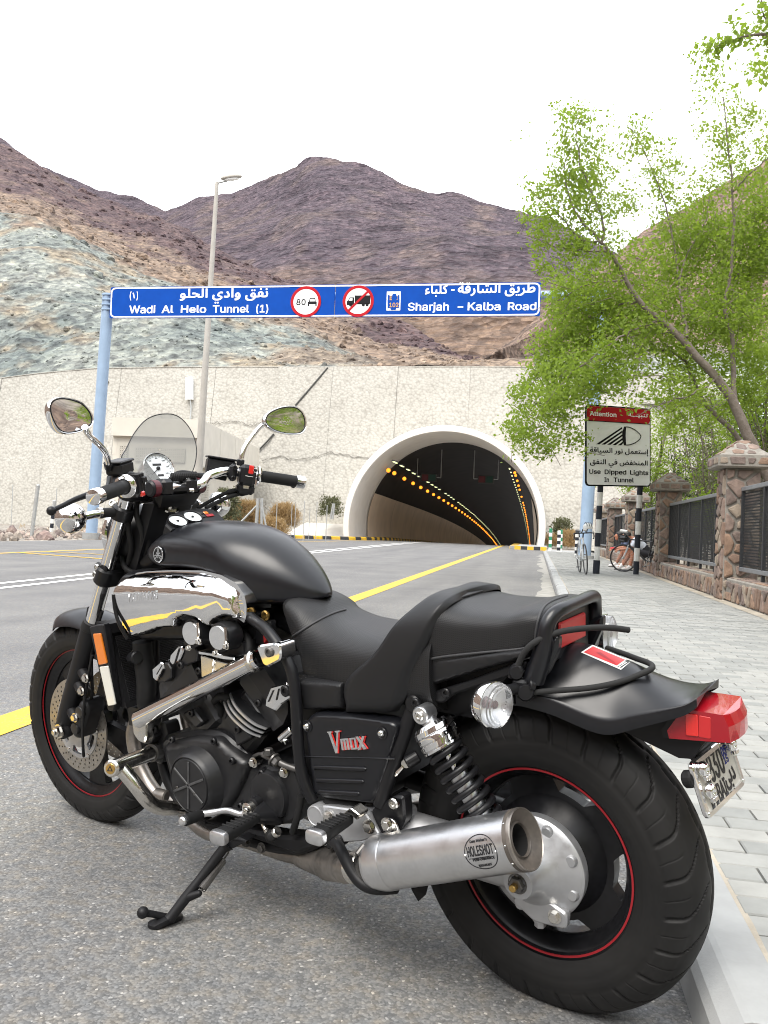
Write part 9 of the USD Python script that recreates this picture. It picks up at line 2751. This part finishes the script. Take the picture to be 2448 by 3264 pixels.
# clamps with bright bolts
for x0,y0_,yy,bl_ in ((700,555,0.045,((704,526),(724,586))),(890,545,-0.045,((858,511),(879,569)))):
    cl_=obj('bar_clamp',rbox((0.05,0.042,0.052),0.010,bc0+[0.0,yy,0.0]),'plastic_black',hbar_,smooth=30)
    for bx_,by_ in bl_:
        obj('clamp_bolt',bolt(bp(1,bx_,by_,yy)-CB*0+unit(CB-bp(1,bx_,by_,yy))*0.012,unit(np.array([-0.55,0.1,0.8])),0.0095,0.008,socket=False),'chrome',cl_,smooth=40)
for yy in (0.080,-0.080):
    rz=obj('clamp_sleeve',rod(bc0+[0.0,yy-0.018,0],bc0+[0.0,yy+0.018,0],0.023,24),'plastic_black',hbar_,smooth=40)
    obj('riser_label',lathe([(0.0235,-0.010),(0.0238,0.010)],bc0+[0.0,yy,0],Y_,30),'label_maroon',rz)
obj('bar_bridge',rbox((0.04,0.10,0.030),0.010,bc0+[0.003,0,-0.006]),'plastic_black',hbar_,smooth=30)
obj('riser',hull([bc0+[a,b,c] for a,b,c in [(-0.025,-0.07,-0.02),(-0.025,0.07,-0.02),(0.02,-0.07,-0.02),(0.02,0.07,-0.02),(0.0,-0.06,-0.055),(0.0,0.06,-0.055),(0.04,-0.05,-0.055),(0.04,0.05,-0.055)]]),'plastic_black',hbar_)
# left switchgear, clutch bracket and lever
ld=unit(lg_o-lg_i)
lup=unit(np.array([0,0,1.0])-ld*ld[2]); lfw=np.cross(ld,lup); lfw=lfw if lfw[0]>0 else-lfw
LA=np.stack([lfw,ld,lup])
lsw=obj('left_switch',rbox((0.052,0.048,0.060),0.010,lg_i-ld*0.040-lup*0.004,LA),'plastic_black',hbar_,smooth=30)
obj('horn_button',rbox((0.010,0.016,0.014),0.003,lg_i-ld*0.036-lfw*0.026-lup*0.026,LA),'reflector_red',lsw)
obj('dip_switch',rbox((0.012,0.020,0.016),0.003,lg_i-ld*0.046-lfw*0.028+lup*0.010,LA),'plastic_black',lsw)
for k in range(3):
    obj('switch_rib',rbox((0.054,0.005,0.05),0.002,lg_i-ld*(0.024+0.013*k)+lup*0.002-lfw*0.001,LA),'plastic_black',lsw)
res_c=bp(7,905,835,0.245)
obj('clutch_reservoir',rbox((0.046,0.068,0.030),0.005,res_c,LA),'plastic_black',lsw,smooth=25)
obj('reservoir_lid',rbox((0.050,0.073,0.007),0.003,res_c+lup*0.018,LA),'plastic_black',lsw,smooth=25)
obj('clutch_body',hull(np.vstack([ball(res_c-lup*0.02,0.022,2).vertices,ball(lg_i-ld*0.02+lfw*0.03,0.02,2).vertices,ball(lg_i-ld*0.06,0.022,2).vertices])),'plastic_black',lsw,smooth=50)
lev=spline(bps(7,[(830,905,0.250),(800,1000,0.285),(720,1020,0.315),(640,1045,0.345),(560,1075,0.375),(480,1115,0.405),(420,1143,0.428),(388,1158,0.44)],0.3),30)
obj('clutch_lever',join(tube(lev,np.r_[np.linspace(0.008,0.0085,8),np.linspace(0.0085,0.0062,16),np.linspace(0.0062,0.006,6)],12),ball(lev[-1],0.0115,2)),'plastic_black',lsw,smooth=60)
# right switchgear, master cylinder, brake lever
rd2=unit(rg_o-rg_i); rup=unit(np.array([0,0,1.0])-rd2*rd2[2]); rfw=np.cross(rup,rd2); rfw=rfw if rfw[0]>0 else-rfw
RA=np.stack([rfw,rd2,rup])
rsw_c=bp(8,520,945,-0.235)
rsw=obj('right_switch',rbox((0.055,0.050,0.066),0.011,rsw_c,RA),'plastic_black',hbar_,smooth=30)
obj('kill_switch',rbox((0.008,0.015,0.026),0.002,bp(8,543,898,-0.24)-rfw*0.022,RA),'reflector_red',rsw)
for k in range(2):
    obj('switch_mark',rbox((0.002,0.010,0.0018),0.0005,bp(8,578,890+28*k,-0.25)-rfw*0.0215,RA),'sticker_white',rsw)
for k,(x,y,w_) in enumerate(((515,942,0.016),(525,950,0.024))):
    obj('switch_mark',rbox((0.002,w_,0.0016),0.0005,bp(8,x,y,-0.235)-rfw*0.0255,RA),'sticker_white',rsw)
obj('starter_button',rbox((0.006,0.020,0.012),0.002,bp(8,500,1034,-0.23)-rfw*0.022,RA),'worn_chrome',rsw)
obj('switch_foot',rbox((0.04,0.055,0.030),0.008,rsw_c-rup*0.042,RA),'plastic_black',rsw,smooth=30)
obj('clamp_block',rbox((0.036,0.026,0.052),0.010,bp(8,405,920,-0.195),RA),'plastic_black',rsw,smooth=30)
for x,y in ((413,882),(402,966)):
    obj('clamp_bolt',bolt(bp(8,x,y,-0.195)-rfw*0.017,-rfw,0.008,0.005),'plastic_black',rsw)
mcc=bp(8,330,880,-0.205)+rfw*0.05
obj('master_cylinder',rbox((0.050,0.088,0.050),0.006,mcc,RA),'plastic_black',rsw,smooth=25)
obj('reservoir_lid',rbox((0.054,0.094,0.006),0.002,mcc+rup*0.028,RA),'plastic_black',rsw)
rl_=spline(np.array([mcc+rd2*0.04+rfw*0.02,mcc+rd2*0.09+rfw*0.035-rup*0.01,rg_i+rd2*0.06+rfw*0.062-rup*0.01,rg_o-rd2*0.01+rfw*0.05-rup*0.012]),20)
obj('brake_lever',join(tube(rl_,np.linspace(0.008,0.006,20),12),ball(rl_[-1],0.010,2)),'plastic_black',rsw,smooth=60)
for pts in ([(560,1020,-0.245),(552,1062,-0.245),(500,1085,-0.23),(420,1102,-0.20),(300,1150,-0.15),(190,1205,-0.10)],[(470,1058,-0.225),(440,1065,-0.215),(370,1080,-0.19),(260,1130,-0.14),(130,1205,-0.09)]):
    obj('throttle_cable',tube(spline(bps(8,pts,-0.2),30),np.r_[np.full(5,0.0075),np.full(6,0.0085),np.full(19,0.0058)],10),'rubber',rsw,smooth=60)
obj('loom_boot',coil(bp(1,905,492,-0.06),bp(1,770,500,0.0),0.010,0.0035,14,8,14),'rubber',hbar_)
cable=spline(bps(1,[(770,515,0.0),(800,485,-0.02),(850,478,-0.05),(910,490,-0.08),(985,492,-0.14),(1060,505,-0.19)],-0.1),30)
obj('brake_pipe',tube(cable,0.0085,12),'rubber',hbar_,smooth=60)
# speedometer
sp_c=bp(1,701,456,0.0)
s_n=unit(unit(CB-sp_c)*0.55+np.array([-0.80,0.0,0.48]))
s_R=0.0435
spd=obj('speedometer',lathe([(0,-0.075),(s_R*0.75,-0.072),(s_R*0.98,-0.055),(s_R*1.06,-0.02),(s_R*1.10,0.0),(s_R*1.10,0.008),(s_R*1.04,0.012),(s_R*0.99,0.010),(s_R*0.97,0.003)],sp_c,s_n,48),'chrome',moto,smooth=40)
sx_d=unit(np.cross([0,0,1.0],s_n)); sx_d=sx_d if sx_d[1]<0 else-sx_d
su_d=np.cross(s_n,sx_d); su_d=su_d if su_d[2]>0 else-su_d
gd_=gauge(spd,sp_c+s_n*0.004,s_n,s_R*0.99,3.85,19,False)
for k,n_ in enumerate((20,40,60,80,100,120,140)):
    a=math.radians(215-250*k/6)
    p=sp_c+s_n*0.0046+(math.cos(a)*sx_d+math.sin(a)*su_d)*s_R*0.68
    obj('numeral',text_on(str(n_),0.0036,p,sx_d,su_d,0.0004,True,center=True),'ink_black',gd_)
for dx,dy,w_,h_ in ((-0.002,0.012,0.026,0.0065),(0.004,-0.021,0.018,0.006)):
    obj('odometer',rbox((w_,h_,0.001),0.0004,sp_c+s_n*0.0048+sx_d*dx+su_d*dy,np.stack([sx_d,su_d,s_n])),'ink_black',gd_)
obj('speedometer_bracket',hull([sp_c-s_n*0.05+[a,b,c] for a in (-0.01,0.02) for b in (-0.03,0.03) for c in (-0.05,0.0)]+[bc0+[0.03,b,-0.05] for b in (-0.04,0.04)]),'plastic_black',spd)
# mirrors
def mirror(outline,k,lat,stalk,nrm,off,th=0.016):
    nrm=unit(nrm)
    pts=np.array([D_ for D_ in outline],float)
    a_,b_,s=ZM[k]
    c2=pts.mean(0)
    o=bp(k,*c2,lat)
    P3=[]
    for p in pts:
        d=BR_.T@ray(a_+p[0]*s,b_+p[1]*s)
        P3.append(CB+d*(((o-CB)@nrm)/(d@nrm)))
    P3=np.array(P3)
    x_=unit(np.cross([0,0,1.0],nrm)); y_=np.cross(nrm,x_)
    q=np.stack([(P3-o)@x_,(P3-o)@y_],1)
    if area2(q)<0:q=q[::-1]
    q=spline(np.column_stack([q,np.zeros(len(q))]),64,True)[:,:2]
    MP=lambda w,h:o+w[:,:1]*x_+w[:,1:]*y_+np.reshape(h,(-1,1))*nrm
    levels=[(0.55,-0.034),(0.80,-0.026),(0.95,-0.014),(1.0,-0.004),(1.0,0.002),(0.965,0.0055),(0.90,0.003)]
    body=loft([MP(q*sc_,np.full(len(q),h)) for sc_,h in levels])
    mr=obj('mirror',body,'chrome',moto,smooth=55)
    # slightly convex glass
    rings=[MP(q*f_,np.full(len(q),0.0032-0.0020*f_ ** 2)) for f_ in (0.905,0.7,0.45,0.2,0.02)]
    g_=loft(rings,caps=False)
    fc=np.array(g_.faces)
    vv=np.array(g_.vertices)
    n0_=np.cross(vv[fc[0][1]]-vv[fc[0][0]],vv[fc[0][2]]-vv[fc[0][0]])
    if n0_@nrm<0:fc=fc[:,::-1]
    obj('mirror_face',tm(vv,fc),'mirror_glass',mr,smooth=True)
    obj('mirror_bezel',tube(MP(q*0.905,np.full(len(q),0.0030)),0.0020,8,True),'plastic_black',mr,smooth=60)
    obj('mirror_stalk',tube(spline(stalk,30),0.0078,16),'chrome',mr,smooth=60)
    obj('stalk_nut',rod(stalk[-1]+unit(stalk[-2]-stalk[-1])*-0.004,stalk[-1]+unit(stalk[-2]-stalk[-1])*0.016,0.012,6),'plastic_black',mr)
    return o
ml=[(357,380),(372,330),(410,304),(458,298),(530,308),(600,332),(650,368),(690,425),(702,475),(690,515),(650,545),(590,568),(520,580),(455,570),(405,520),(372,450)]
mirror(ml,7,0.415,bps(7,[(640,525,0.392),(655,562,0.382),(700,612,0.365),(770,680,0.33),(802,735,0.305),(818,790,0.288),(826,835,0.278)],0.35),MN_L,0)
mrr=[(652,520),(655,480),(680,445),(730,415),(800,392),(870,386),(930,400),(975,445),(995,510),(990,570),(965,605),(920,618),(860,618),(780,605),(705,575),(668,545)]
mirror(mrr,8,-0.375,bps(8,[(668,528,-0.345),(632,550,-0.333),(580,610,-0.305),(520,690,-0.275),(490,745,-0.258),(475,810,-0.25),(466,855,-0.248)],-0.3),MN_R,0)
# smoked fly screen
wo=[(878,810),(915,735),(980,622),(1040,535),(1100,472),(1165,440),(1232,432),(1310,450),(1375,508),(1430,598),(1462,700),(1464,780),(1452,850),(1420,905),(1300,950),(1080,940),(930,880)]
wn=unit(np.array([-0.86,0.0,0.52]))
w_o=np.array([1.235,0.0,1.13])
P3=[]
for p in wo:
    a_,b_,s=ZM[7]
    d=BR_.T@ray(a_+p[0]*s,b_+p[1]*s)
    P3.append(CB+d*(((w_o-CB)@wn)/(d@wn)))
P3=np.array(P3)
wx=Y_; wy=np.cross(wn,wx); wy=wy if wy[2]>0 else-wy
q=np.stack([(P3-w_o)@wx,(P3-w_o)@wy],1)
q=spline(np.column_stack([q,np.zeros(len(q))]),80,True)[:,:2]
cq=q.mean(0)
rings=[]
for f_ in (1.0,0.97,0.8,0.6,0.4,0.2,0.02):
    z_=cq+(q-cq)*f_
    dep=-2.2*(z_[:,0]-cq[0]) ** 2
    rings.append(w_o+z_[:,:1]*wx+z_[:,1:]*wy-wn*(0.0-dep*-1*0.6)[:,None]*0+(-wn*-1*0)[None]+(wn*1)[None]*(-(2.2*(z_[:,0]-cq[0]) ** 2)*-0.45)[:,None])
scr=obj('fly_screen',loft(rings,caps=False),'smoked_screen',moto,smooth=True)
obj('screen_edge',tube(rings[0],0.0016,8,True),'plastic_black',scr,smooth=60)
obj('screen_stay',tube([w_o+wy*-0.10+wx*0.05,hl_c+[0.0,0.05,0.09]],0.006,8),'plastic_black',scr)
obj('screen_stay',tube([w_o+wy*-0.10-wx*0.05,hl_c+[0.0,-0.05,0.09]],0.006,8),'plastic_black',scr)
obj('screen_screw',bolt(w_o+wy*0.035+wx*0.0+wn*0.001,wn,0.005,0.003),'plastic_black',scr)
# cables and black clutter between fork and tank
for pts in ([(1,600,600,0.06),(1,590,700,0.08),(1,620,800,0.07),(1,610,900,0.06)],[(1,560,640,0.09),(1,545,760,0.09),(1,560,860,0.08),(1,545,960,0.07)],[(1,660,640,0.04),(1,640,760,0.05),(1,650,860,0.05),(1,600,960,0.05)],[(1,520,900,0.06),(1,520,960,0.08),(1,560,1000,0.08),(1,640,1000,0.07)]):
    obj('cable',tube(spline(np.array([bp(*p) for p in pts]),20),0.008,10),'rubber',moto,smooth=60)
obj('fork_cover',hull([on_fork(k,y)+[-0.03-dx,0,-0.01] for k in (k_lo-0.02,k_up-0.03) for y in (-0.07,0.07) for dx in (0,0.05)]),'matt_black',moto)
obj('horn',lathe([(0,-0.03),(0.03,-0.02),(0.04,0),(0.03,0.006),(0,0.004)],bp(1,640,905,0.05),[-0.3,0.9,0.1],24),'plastic_black',moto,smooth=40)

# ---------------------------------------------------------------- footrests, gear lever, side stand
def peg(root,tip,up=np.array([0,0,1.0])):
    d=unit(tip-root); L=np.linalg.norm(tip-root)
    s=unit(np.cross(up,d)); u=np.cross(d,s)
    A=np.stack([d,s,u])
    secs=[]
    for k,w_,h_ in ((0.0,0.014,0.011),(0.15,0.016,0.012),(0.6,0.020,0.014),(0.92,0.0225,0.015),(1.0,0.022,0.0145)):
        a=np.linspace(0,2*np.pi,28,endpoint=False)
        secs.append(root+d*L*k+s*(w_*np.sign(np.cos(a))*np.abs(np.cos(a)) ** 0.6)[:,None]+u*(h_*np.sign(np.sin(a))*np.abs(np.sin(a)) ** 0.6)[:,None])
    p=obj('footrest',loft(secs),'rubber',moto,smooth=45)
    for k in range(7):
        obj('rubber_rib',rbox((0.0035,0.028+0.0015*k,0.004),0.001,root+d*L*(0.12+0.11*k)+u*(0.0125+0.0003*k),A),'rubber',p)
    a=np.linspace(0,2*np.pi,28,endpoint=False)
    sec=lambda o,w_,h_:o+s*(w_*np.sign(np.cos(a))*np.abs(np.cos(a)) ** 0.55)[:,None]+u*(h_*np.sign(np.sin(a))*np.abs(np.sin(a)) ** 0.55)[:,None]
    obj('peg_end',loft([sec(tip-d*0.004,0.0225,0.015),sec(tip+d*0.004,0.0235,0.016),sec(tip+d*0.010,0.0225,0.015),sec(tip+d*0.013,0.018,0.011)]),'brushed_alu',p,smooth=40)
    return p,d,s,u
pr,ptip=bp(4,690,672,0.225),bp(4,500,775,0.345)
peg(pr,ptip)
obj('peg_bracket',hull(np.vstack([ball(pr,0.014,2).vertices,ball(pr+[0.02,-0.05,0.0],0.018,2).vertices,ball(pr+[-0.01,-0.06,-0.02],0.02,2).vertices])),'plastic_black',moto,smooth=40)
pr2,pt2=bp(4,1178,678,0.215),bp(4,1012,772,0.325)
peg(pr2,pt2)
cv=slab(4,[(1142,660),(1190,622),(1238,660),(1222,690),(1190,660),(1170,690)],0.19,0.225,0.002,0.004)
obj('peg_clevis',cv,'worn_chrome',moto)
peg(pr*[1,-1,1],ptip*[1,-1,1]); peg(pr2*[1,-1,1],pt2*[1,-1,1])
hang=slab(4,[(1010,612),(1060,612),(1200,632),(1262,642),(1345,765),(1250,800),(1060,812),(1012,700)],0.150,0.172,0.003,0.008)
both('footrest_hanger',hang,'cast_alu',smooth=25)
obj('hanger_plate',slab(4,[(1290,640),(1420,560),(1470,560),(1478,690),(1440,760),(1350,770)],0.130,0.165,0.005,0.012),'plastic_black',moto,smooth=25)
obj('frame_casting',slab(4,[(1060,600),(1300,625),(1480,640),(1490,700),(1330,720),(1060,650)],0.10,0.148,0.006,0.010),'cast_alu',moto,smooth=25)
for x,y,h_ in ((1289,720,True),(1425,596,False),(1388,712,True),(1075,672,True)):
    obj('hanger_bolt',bolt(bp(4,x,y,0.173),Y_,0.0125,0.010,hexa=h_),'worn_chrome',moto)
obj('muffler_strap',slab(4,[(1372,690),(1402,678),(1428,700),(1445,755),(1380,768)],0.172,0.178,0.001,0.005),'worn_chrome',moto)
obj('strap_bolt',join(lathe([(0.016,0),(0.016,0.004),(0,0.004)],bp(4,1388,710,0.178),Y_,24),bolt(bp(4,1388,710,0.182),Y_,0.010,0.010,True)),'worn_chrome',moto)
pvt=bp(4,1002,665,0.185)
Rp=np.linalg.norm(bp(4,1002,612,0.185)-bp(4,1002,722,0.185))/2
both('pivot_cap',lathe([(Rp*0.98,-0.04),(Rp,-0.006),(Rp*0.96,0.0),(Rp*0.86,0.0015),(Rp*0.82,0.0005),(0,0.0008)],pvt,Y_,48),'cast_alu',smooth=30)
# gear change
g0,g1,g2=bp(4,305,692,0.325),bp(4,398,660,0.262),bp(4,398,655,0.262)
gl=obj('gear_lever',tube(spline(bps(4,[(395,655,0.262),(470,645,0.238),(540,636,0.225),(590,650,0.22),(625,655,0.215),(652,630,0.21)],0.23),24),np.r_[np.full(6,0.0085),np.full(12,0.0075),np.full(6,0.0088)],14),'brushed_alu',moto,smooth=60)
gdv=unit(g0-g1)
obj('lever_rubber',lathe([(0.010,0)]+[(0.0128+0.0008*(i%2),0.002+i*np.linalg.norm(g0-g1)/18) for i in range(17)]+[(0.010,np.linalg.norm(g0-g1)*0.98)],g1,gdv,22),'rubber',gl,smooth=25)
obj('lever_tip',lathe([(0.0105,-0.003),(0.0105,0.004),(0.007,0.0075),(0,0.008)],g0,gdv,20),'brushed_alu',gl,smooth=35)
obj('lever_boss',join(lathe([(0,-0.03),(0.015,-0.03),(0.017,0.004),(0.010,0.008),(0,0.008)],bp(4,648,630,0.215),Y_,20),bolt(bp(4,645,632,0.225),Y_,0.008,0.008)),'worn_chrome',gl,smooth=35)
obj('spline_boss',lathe([(0,-0.05),(0.016,-0.05),(0.018,0.0),(0.012,0.004),(0,0.004)],bp(4,672,610,0.20),Y_,22),'plastic_black',gl,smooth=35)
lnk=bps(4,[(684,625,0.20),(700,660,0.202),(722,700,0.204),(745,745,0.206),(770,770,0.206)],0.2)
obj('gear_link',join(tube(lnk,[0.006,0.0045,0.0045,0.006,0.007],10),rod(lnk[1]-(lnk[2]-lnk[1])*0.12,lnk[1]+(lnk[2]-lnk[1])*0.15,0.0068,6),rod(lnk[3]-(lnk[3]-lnk[2])*0.2,lnk[3],0.0068,6)),'worn_chrome',gl)
obj('link_joint',join(ball(lnk[-1],0.015,2),rod(lnk[-1],lnk[-1]+[-0.012,0.012,0.006],0.011,14)),'rubber',gl,smooth=50)
obj('link_joint',rod(bp(4,790,755,0.206),bp(4,806,745,0.206),0.012,14),'worn_chrome',gl)
# side stand, swung out, its foot on the asphalt
sf=bp(4,235,1205,0.352)
BZ_=np.array([0,-0.0922,0.9935])
up_w=BR_.T@np.array([0,0,1.0])                       # the ground's upright in the motorcycle's axes
def to_ground(k,x,y,z=0.0):
    a_,b_,s=ZM[k]
    return BR_.T@(G(a_+x*s,b_+y*s,z)-BO)
sfoot=to_ground(4,232,1212,0.016)
stop_=bp(4,535,815,0.20)
smid=stop_+(sfoot-stop_)*0.72
ss_=obj('side_stand',tube([stop_,stop_+(sfoot-stop_)*0.06,stop_+(sfoot-stop_)*0.5,smid,stop_+(sfoot-stop_)*0.95,sfoot],[0.021,0.0125,0.0115,0.0135,0.0125,0.014],16),'matt_black',moto,smooth=60)
fa_,fb_=to_ground(4,165,1235,0.006),to_ground(4,258,1198,0.006)
obj('stand_foot',hull(np.vstack([ball(p,0.022,2).vertices*np.array([1,1,1]) for p in (fa_,fb_)])*1.0),'matt_black',ss_,smooth=50) if False else obj('stand_foot',hull([p+BR_.T@np.array([0.021*math.cos(a),0.021*math.sin(a),z]) for p in (fa_,fb_) for a in np.linspace(0,6.28,13)[:-1] for z in (-0.0045,0.003)]+[sfoot+BR_.T@np.array([0.014*math.cos(a),0.014*math.sin(a),0.006]) for a in np.linspace(0,6.28,9)[:-1]]),'matt_black',ss_,smooth=40)
tang=np.array([to_ground(4,215,1200,0.016),to_ground(4,150,1185,0.03),to_ground(4,92,1176,0.04)])
obj('stand_tang',join(tube(tang,[0.009,0.008,0.0085],12),ball(tang[-1],0.014,2)),'matt_black',ss_,smooth=60)
sa0,sa1=bp(4,542,862,0.19),to_ground(4,388,1075,0.075)
obj('stand_hook',hull(np.vstack([ball(smid,0.012,2).vertices,ball(sa1,0.008,2).vertices])),'matt_black',ss_,smooth=50)
spdir=unit(sa1-sa0)
obj('stand_spring',coil(sa0+spdir*0.02,sa1-spdir*0.012,0.0085,0.0022,34,7,12),'dark_steel',ss_)
obj('stand_spring',join(tube([sa0-spdir*0.01+[0,0,0.01],sa0,sa0+spdir*0.022],0.0024,6),tube([sa1-spdir*0.014,sa1],0.0024,6)),'dark_steel',ss_)
obj('stand_bracket',slab(4,[(480,780),(600,780),(640,800),(560,842),(510,832)],0.165,0.205,0.004,0.006),'plastic_black',ss_,smooth=25)
obj('lower_frame_rail',slab(4,[(400,700),(640,780),(780,830),(900,870),(1050,820),(1050,760),(960,780),(800,770),(640,740),(430,690)],0.10,0.155,0.008,0.012),'matt_black',moto,smooth=25)
for x,y in ((640,803),(722,832)):
    obj('rail_bolt',bolt(bp(4,x,y,0.157),Y_,0.010,0.010,True),'dark_steel',moto)
csl=spline(bps(4,[(1095,795,0.20),(1130,830,0.225),(1165,900,0.24),(1215,985,0.245),(1270,1035,0.245),(1340,1050,0.235),(1430,1045,0.20)],0.22),30)
obj('centre_stand_lever',tube(csl,0.0125,16),'matt_black',moto,smooth=60)
obj('centre_stand_lever',slab(4,[(1050,770),(1130,770),(1150,830),(1060,850)],0.15,0.18,0.005,0.01),'matt_black',moto,smooth=25)
obj('centre_stand',hull(bps(4,[(1500,1020,0.12),(1610,1000,0.12),(1590,1080,0.13),(1548,1118,0.13),(1515,1060,0.13),(1500,1020,0.10),(1610,1000,0.10),(1548,1118,0.11)],0.12)),'matt_black',moto)
obj('brake_hose',tube(spline(bps(4,[(930,560,0.165),(915,640,0.168),(900,700,0.17),(885,750,0.165)],0.17),16),0.009,10),'rubber',moto,smooth=60)

# ---------------------------------------------------------------- grab rail and luggage cord
gp=np.array([bp(6,350,500,0.128),bp(6,385,400,0.128),bp(6,412,280,0.124),bp(6,428,195,0.118),bp(6,462,140,0.104)])
far=gp*[1,-1,1]
cross=np.array([bp(6,500,112,0.085),bp(6,600,68,0.0),bp(6,680,36,-0.085)])
loop=spline(np.vstack([gp,cross,far[::-1]]),70)
gr_=obj('grab_rail',tube(loop,np.interp(np.linspace(0,1,70),[0,0.2,0.35,0.65,0.8,1],[0.022,0.017,0.0135,0.0135,0.017,0.022]),20),'satin_black',moto,smooth=70)
gbp=[bp(6,330,540,0.128),bp(6,300,480,0.128),bp(6,395,300,0.124),bp(6,500,250,0.115),bp(6,495,330,0.118),bp(6,420,480,0.125)]
both('rail_gusset',plate(fillet(np.array(gbp)[:,[0,2]],0.01),0.100,0.126,0.006,place=YP),'satin_black',gr_,smooth=40)
tb=bps(6,[(510,205),(612,155),(620,235),(500,285)],0.045)
bk_=bps(6,[(495,160),(640,100),(650,270),(505,300)],0.045)
def tail_panel(pts,m,y0,y1,off,nm):
    z0,z1=min(p[2] for p in pts),max(p[2] for p in pts)
    xm=np.mean([p[0] for p in pts])+off
    obj(nm,rbox((0.006,y1-y0,z1-z0),0.002,(xm,(y0+y1)/2,(z0+z1)/2)),m,gr_)
tcx=bp(6,575,215,0.0)
obj('tail_panel',rbox((0.012,0.19,0.11),0.005,tcx+[0.012,0.0,0.0]),'plastic_black',gr_)
obj('tail_reflector',rbox((0.008,0.13,0.052),0.003,tcx+[0.004,0.0,-0.004]),'plain_red',gr_)
obj('hook',join(tube(spline(bps(6,[(228,490,0.15),(240,440,0.15),(262,425,0.15),(280,460,0.15)],0.15),12),0.007,10),lathe([(0,0.006),(0.012,0.005),(0.014,0),(0.014,-0.015)],bp(6,255,462,0.155),[-0.5,0.85,0.1],20),lathe([(0,0.006),(0.014,0.005),(0.017,0),(0.017,-0.02)],bp(6,305,572,0.155),[-0.5,0.85,0.1],20),rbox((0.03,0.02,0.02),0.005,bp(6,280,525,0.15)),rod(bp(6,320,530,0.15),bp(6,352,535,0.14),0.012,14)),'plastic_black',moto,smooth=35)
c1=spline(bps(6,[(262,430,0.15),(285,375,0.15),(330,315,0.148),(400,270,0.135),(480,240,0.115),(570,222,0.09),(680,212,0.055),(780,212,0.02),(880,224,-0.02)],0.1),44)
obj('luggage_cord',tube(c1,0.0062,12),'cord_black',moto,smooth=60)
c2=spline(bps(6,[(345,573,0.142),(480,562,0.125),(620,552,0.105),(740,535,0.085),(850,508,0.06),(930,478,0.04),(990,452,0.02),(1015,432,0.0),(1000,412,-0.02),(930,385,-0.045),(850,355,-0.07),(760,325,-0.09)],0.1),60)
obj('luggage_cord',tube(c2,0.0058,12),'cord_black',moto,smooth=60)
